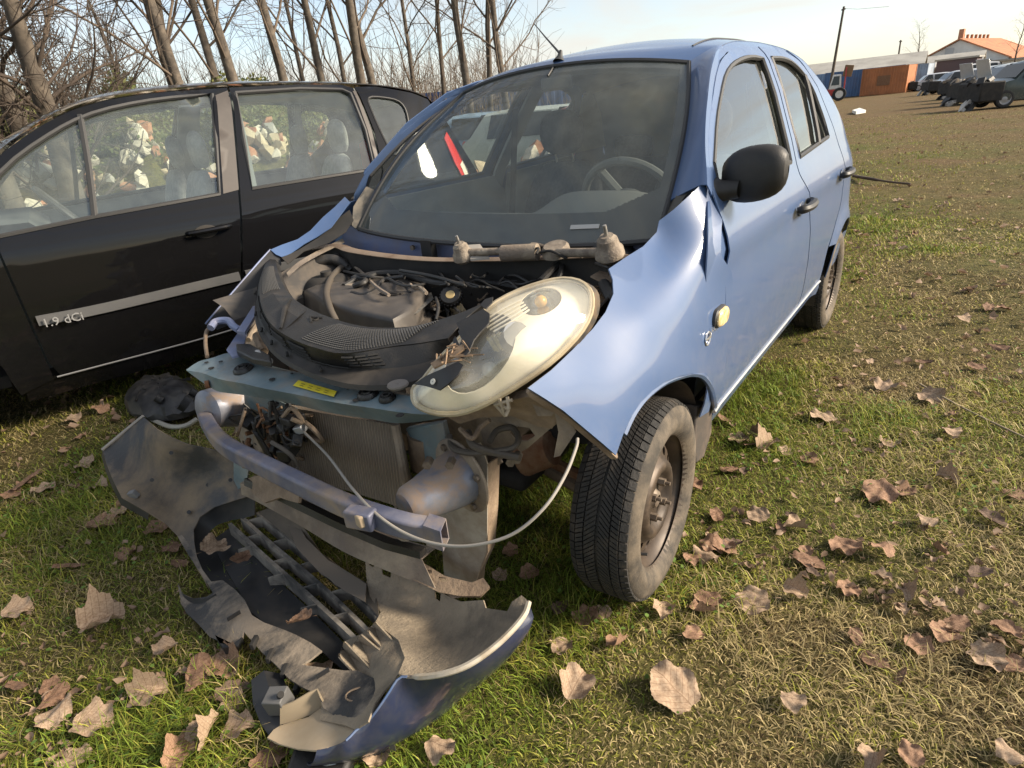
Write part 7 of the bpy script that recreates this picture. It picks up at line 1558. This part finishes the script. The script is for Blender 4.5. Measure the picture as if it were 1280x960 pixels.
# poles
for u, v, ds, lab, hh, lean_ in ((1037, 90, 75, 'tall grey utility pole rising behind the tractor', None, .0), (1119, 90, 118, 'shorter utility pole beside the white house gable', None, 0)):
    p2, _ = at(u, ds); e = empty('utility_pole', tuple(p2), 0, lab, 'pole'); topv = 8 if u < 1100 else 50; topu = 1055 if u < 1100 else 1126
    dd_ = ray(topu, topv); tpt = CAM+dd_*(ds/math.hypot(dd_[0], dd_[1]))-p2
    MB().tube([(0, 0, 0), tuple(tpt)], [.16, .10], 10).build('pole', m_bark, e); MB().box(tuple(tpt*.97), (.6, .1, .12), (0, 0, YAW)).build('crossarm', m_bark, e)
    if u < 1100:
        w2, _ = at(1140, 75); MB().tube([tuple(tpt*.98), tuple((tpt*.98+np.array([*(w2[:2]-p2[:2])*.4, tpt[2]*.97]))/2*1.0+np.array([0, 0, -.2])), tuple(np.array([*(w2[:2]-p2[:2])*.6, tpt[2]*.93]))], .012, 5).build('wire', m_trim, e)
p2, _ = at(1147, 110); bare_tree('bare_tree', 'small far bare tree beside the white house', 1147, 110, 8, .12, 401, (0, 0), 14, .3, .8)
p2, _ = at(1268, 120); bare_tree('bare_tree', 'far bare tree behind the annex roof', 1268, 118, 8, .12, 402, (0, 0), 14, .3, .8)
# fallen branch and small scrap on the field
P = catmull([PZ(1067, 220, .03), PZ(1085, 223, .06), PZ(1110, 227, .04), PZ(1138, 230, .03)], 5)
tag(MB().tube(P, [.022]*8+[.014]*8, 7).build('fallen_branch', m_twig2), 'dark fallen branch lying on the field beyond the blue car', 'branch')
tag(MB().prism([PZ(u, v, .02) for u, v in [(1065, 141), (1074, 138), (1082, 141), (1070, 143)]], (0, 0, .12)).build('scrap_panel', m_white), 'scrap of white plastic lying far out on the field', 'scrap')
tag(MB().tube(catmull([PZ(1150, 480, .03), PZ(1180, 497, .035), PZ(1220, 518, .03), PZ(1262, 538, .025), PZ(1300, 556, .02)], 5), [.004]*21, 6).build('thin_stick', mat('pale_stick', (.26, .21, .14), .9)), 'long thin pale stick lying on the grass among leaves', 'stick')
# ================================================================ fallen leaves
m_leafs = []
for k, (c1, c2) in enumerate([((.20, .115, .07), (.34, .215, .14)), ((.14, .078, .048), (.25, .155, .10)), ((.25, .17, .11), (.40, .30, .21)), ((.095, .065, .048), (.18, .12, .085))]):
    m_leafs.append(mat('dry_leaf_%d' % k, c1, .8, col2=c2, nscale=14, lo=.35, hi=.7, bump=.3, bscale=60, coord='obj', spec=.3))
for m_ in m_leafs:            # midrib and side veins
    t_ = m_.node_tree; b_ = t_.nodes['Principled BSDF']; src = b_.inputs['Base Color'].links[0].from_socket
    oc_ = N(t_, 'ShaderNodeTexCoord').outputs['Object']; sp = N(t_, 'ShaderNodeSeparateXYZ'); lk(t_, oc_, sp.inputs[0])
    def MT(op, a, b=None):
        n_ = N(t_, 'ShaderNodeMath', operation=op)
        for i_, q_ in enumerate((a, b)):
            if q_ is None: continue
            if hasattr(q_, 'links'): lk(t_, q_, n_.inputs[i_])
            else: n_.inputs[i_].default_value = q_
        return n_.outputs[0]
    ay = MT('ABSOLUTE', sp.outputs['Y']); fr_ = MT('FRACT', MT('MULTIPLY', MT('SUBTRACT', sp.outputs['X'], MT('MULTIPLY', ay, .8)), 6.5))
    vein = MT('MAXIMUM', MT('LESS_THAN', fr_, .10), MT('LESS_THAN', ay, .014))
    mx_ = N(t_, 'ShaderNodeMix', data_type='RGBA', blend_type='MULTIPLY'); lk(t_, MT('MULTIPLY', vein, .55), mx_.inputs[0]); lk(t_, src, mx_.inputs[6]); mx_.inputs[7].default_value = (.42, .36, .32, 1); lk(t_, mx_.outputs[2], b_.inputs['Base Color'])
LM_ = []
for k in range(14):
    r2 = np.random.default_rng(500+k); kind = k % 3; n = 22; out = []
    for i in range(n):
        a = 2*math.pi*i/n
        if kind == 0: r = .5*(1+.18*math.cos(a)+.06*math.sin(5*a+k)); r *= (1-.25*abs(math.sin(a/1)))**.3            # poplar
        elif kind == 1: r = .46*(1+.20*math.cos(a)+.15*abs(math.cos(2.5*a))+.05*math.sin(9*a))                       # lobed
        else: r = .5*(1-.38*abs(math.sin(a))**1.5+.05*math.sin(7*a))                                                 # narrow
        r *= 1+r2.normal()*.05; out.append((r*math.cos(a), r*math.sin(a)))
    out = [tuple(p) for p in catmull([np.array(p) for p in out], 3, True)]; out = [(x_*(1+.035*(i_ % 2)), y_*(1+.035*(i_ % 2))) for i_, (x_, y_) in enumerate(out)]
    v2, f = fill2d(out, .06); x, y = v2[:, 0], v2[:, 1]
    ph = r2.random(6)*6.28; cu = r2.uniform(.4, 2.2); z = cu*y*y*r2.choice([1, 1, 1, -1])+r2.uniform(-.5, .8)*x*x+.10*np.abs(y)*r2.choice([1, -1])+.035*np.sin(9*x+k)*np.cos(8*y)+.05*np.sin(14*np.arctan2(y, x+.55))*np.hypot(x+.5, y)+.05*np.sin(5*x+ph[0])*np.sin(6*y+ph[1])+.022*np.sin(17*x+ph[2])*np.sin(15*y+ph[3])+.25*np.clip(np.hypot(x, y)-.38, 0, 1)*np.sin(6*np.arctan2(y, x)+ph[4])*3
    if k % 4 == 3: z = z+np.where(y > .1, (y-.1)*1.6, 0); y = np.where(y > .1, .1+(y-.1)*.3, y)     # folded
    z = z-z.min(); v = np.stack([x, y, z], 1)
    # midrib and stalk
    V = list(map(tuple, v)); F = list(f)
    zi = lambda q: float(np.interp(q, np.sort(x), z[np.argsort(x)]))
    tv = MB().tube([(-.75, .05, z.mean()*.6), (-.5, 0, z.mean()*.6)], .012, 4)
    b = len(V); V += tv.v; F += [tuple(i+b for i in q) for q in tv.f]
    me = bpy.data.meshes.new('fallen_leaf'); me.from_pydata(V, [], F); me.polygons.foreach_set('use_smooth', [True]*len(me.polygons)); me.materials.append(m_leafs[[0, 2, 1, 0, 2, 3, 0, 2, 1, 2, 0, 1, 2, 0][k]]); me.update(); LM_.append(me)
KM = [0, 2, 1, 0, 2, 3, 0, 2, 1, 2, 0, 1, 2, 0]
def leaf(x, y, z, s, k, label, group, rot=None):
    if label is LAB: label = ['large ' if s > .095 else ('small ' if s < .065 else ''), ][0]+['reddish brown', 'dark brown', 'pale tan', 'blackish'][KM[k % 14]]+[' rounded', ' lobed', ' narrow'][(k % 14) % 3]+(' folded' if k % 14 % 4 == 3 else '')+' leaf lying on the grass'
    o = bpy.data.objects.new('fallen_leaf', LM_[k % 14]); COL.objects.link(o); o.location = (x, y, z); o.scale = (s, s, s*.62)
    o.rotation_euler = rot or (rng.normal()*.14, rng.normal()*.14, rng.random()*6.28); tag(o, label, 'leaf', group); return o
# the leaves one can pick out: (u, v, length in pixels)
LP = [(35, 605, 45), (85, 710, 40), (122, 782, 55), (182, 870, 50), (130, 655, 40), (145, 640, 30), (210, 812, 36), (215, 685, 36), (248, 845, 62), (285, 830, 60), (292, 868, 50), (18, 765, 40), (62, 858, 36), (112, 905, 55), (222, 945, 52), (95, 950, 44), (20, 860, 40), (265, 915, 50), (295, 918, 50), (340, 946, 55), (160, 690, 30), (200, 660, 36), (225, 705, 26), (12, 620, 28), (90, 525, 22), (125, 510, 20), (58, 610, 30), (105, 580, 26),
      (550, 940, 46), (475, 945, 40), (432, 950, 36), (845, 865, 70), (718, 860, 52), (735, 770, 38), (700, 762, 34), (705, 808, 32), (772, 805, 36), (828, 762, 32), (865, 795, 30), (885, 750, 40), (945, 752, 46), (990, 740, 32), (1055, 683, 46), (1102, 690, 34), (1130, 742, 30), (1240, 652, 40), (1225, 718, 34), (1195, 780, 40), (988, 878, 34), (1070, 795, 30), (1128, 848, 26), (1150, 808, 36), (1160, 655, 26), (1010, 575, 24), (1100, 615, 50), (1030, 525, 36), (1105, 487, 28), (1160, 498, 34), (1185, 545, 26), (940, 545, 22), (1000, 545, 18), (1270, 620, 30), (1270, 830, 36), (1230, 820, 46), (1262, 790, 38), (1090, 950, 40), (1140, 945, 36), (950, 645, 30), (975, 660, 22), (1060, 735, 34), (1100, 722, 22), (1175, 690, 22), (862, 700, 26), (660, 720, 30), (625, 722, 24), (640, 690, 20), (1155, 455, 22), (1190, 520, 20), (1220, 460, 26), (1250, 435, 24), (1200, 400, 24), (1235, 385, 22), (1085, 455, 16), (1000, 520, 16), (1262, 945, 36), (1180, 600, 26), (905, 525, 22), (930, 590, 20)]
cnt = 0
LAB = 'curled dry brown leaf lying on the grass'; GRP = 'dry leaves scattered over the grass'
for u, v, px in LP:
    p = PZ(u, v, .015); dist = float(np.dot(p-CAM, FW)); s = px*dist/FPX*.86
    leaf(p[0], p[1], gz(p[0], p[1])+.016, min(max(s, .05), .16), int(rng.integers(14)), LAB, GRP); cnt += 1
# leaves resting on the bumper
for u, v, z, px, kk in [(266, 687, .06, 30, 1), (300, 700, .075, 30, 2), (378, 775, .085, 30, 0)]:
    p = PZ(u, v, z+.012); leaf(p[0], p[1], p[2], px*np.dot(p-CAM, FW)/FPX*1.1, kk, 'brown leaf lying inside the torn-off bumper', 'leaves in the bumper', (.3, .35, rng.random()*6)); cnt += 1
r3 = np.random.default_rng(8); tries = 0
while cnt < 292:
    q = r3.random()
    a = YAW+(r3.random()-.5)*R(100); r = 1.2+8.5*r3.random()**1.2; x, y = CAM[0]+r*math.cos(a), CAM[1]+r*math.sin(a)
    if -2.8 < x < .75 and abs(y) < .70: continue
    if y < .6 and r3.random() < .45: continue
    if r3.random() > .30+.7*(vnoise(np.array([x]), np.array([y]), 1.3, 77)[0] > .5): continue
    leaf(x, y, float(gz(np.array(x), np.array(y)))+.012, .035+.055*r3.random(), int(r3.integers(14)), LAB, GRP); cnt += 1
# the many further ones
n = 7000; a = YAW+(r3.random(n)-.5)*R(140); r = 1.5+30*r3.random(n)**1.9; x, y = CAM[0]+r*np.cos(a), CAM[1]+r*np.sin(a); keep = ~((x > -2.9) & (x < .8) & (np.abs(y) < .75)); x, y = x[keep], y[keep]; n = len(x)
s = (.014+.036*r3.random(n))*np.clip(np.hypot(x-CAM[0], y-CAM[1])/4, .55, 1.2); az = r3.random(n)*6.28; z = gz(x, y)+.02; V = []
for k, (px_, py_, pz_) in enumerate([(-1, 0, .1), (-.3, -.55, .35), (.5, -.5, .3), (1, 0, .15), (.5, .5, .5), (-.3, .6, .35), (.1, 0, -.1)]):
    jx = px_*(1+.3*r3.normal(size=n)); jy = py_*(1+.3*r3.normal(size=n)); V.append(np.stack([x+s*(jx*np.cos(az)-jy*np.sin(az))*.6, y+s*(jx*np.sin(az)+jy*np.cos(az))*.6, z+s*(pz_+.25*r3.normal(size=n))*.7], 1))
V = np.stack(V, 1).reshape(-1, 3); b = np.arange(n)[:, None]*7; F = np.concatenate([b+np.array([6, i, (i+1) % 6]) for i in range(6)], 1).reshape(-1, 3); u_ = r3.random(n)
cl = np.stack([.17+.20*u_, .11+.15*u_, .07+.11*u_], 1)
fo = fastmesh('leaf_litter', V, F, m_grass, np.repeat(cl, 7, 0)); tag(fo, 'small far leaves and bits scattered over the field', 'leaves', kind='stuff')
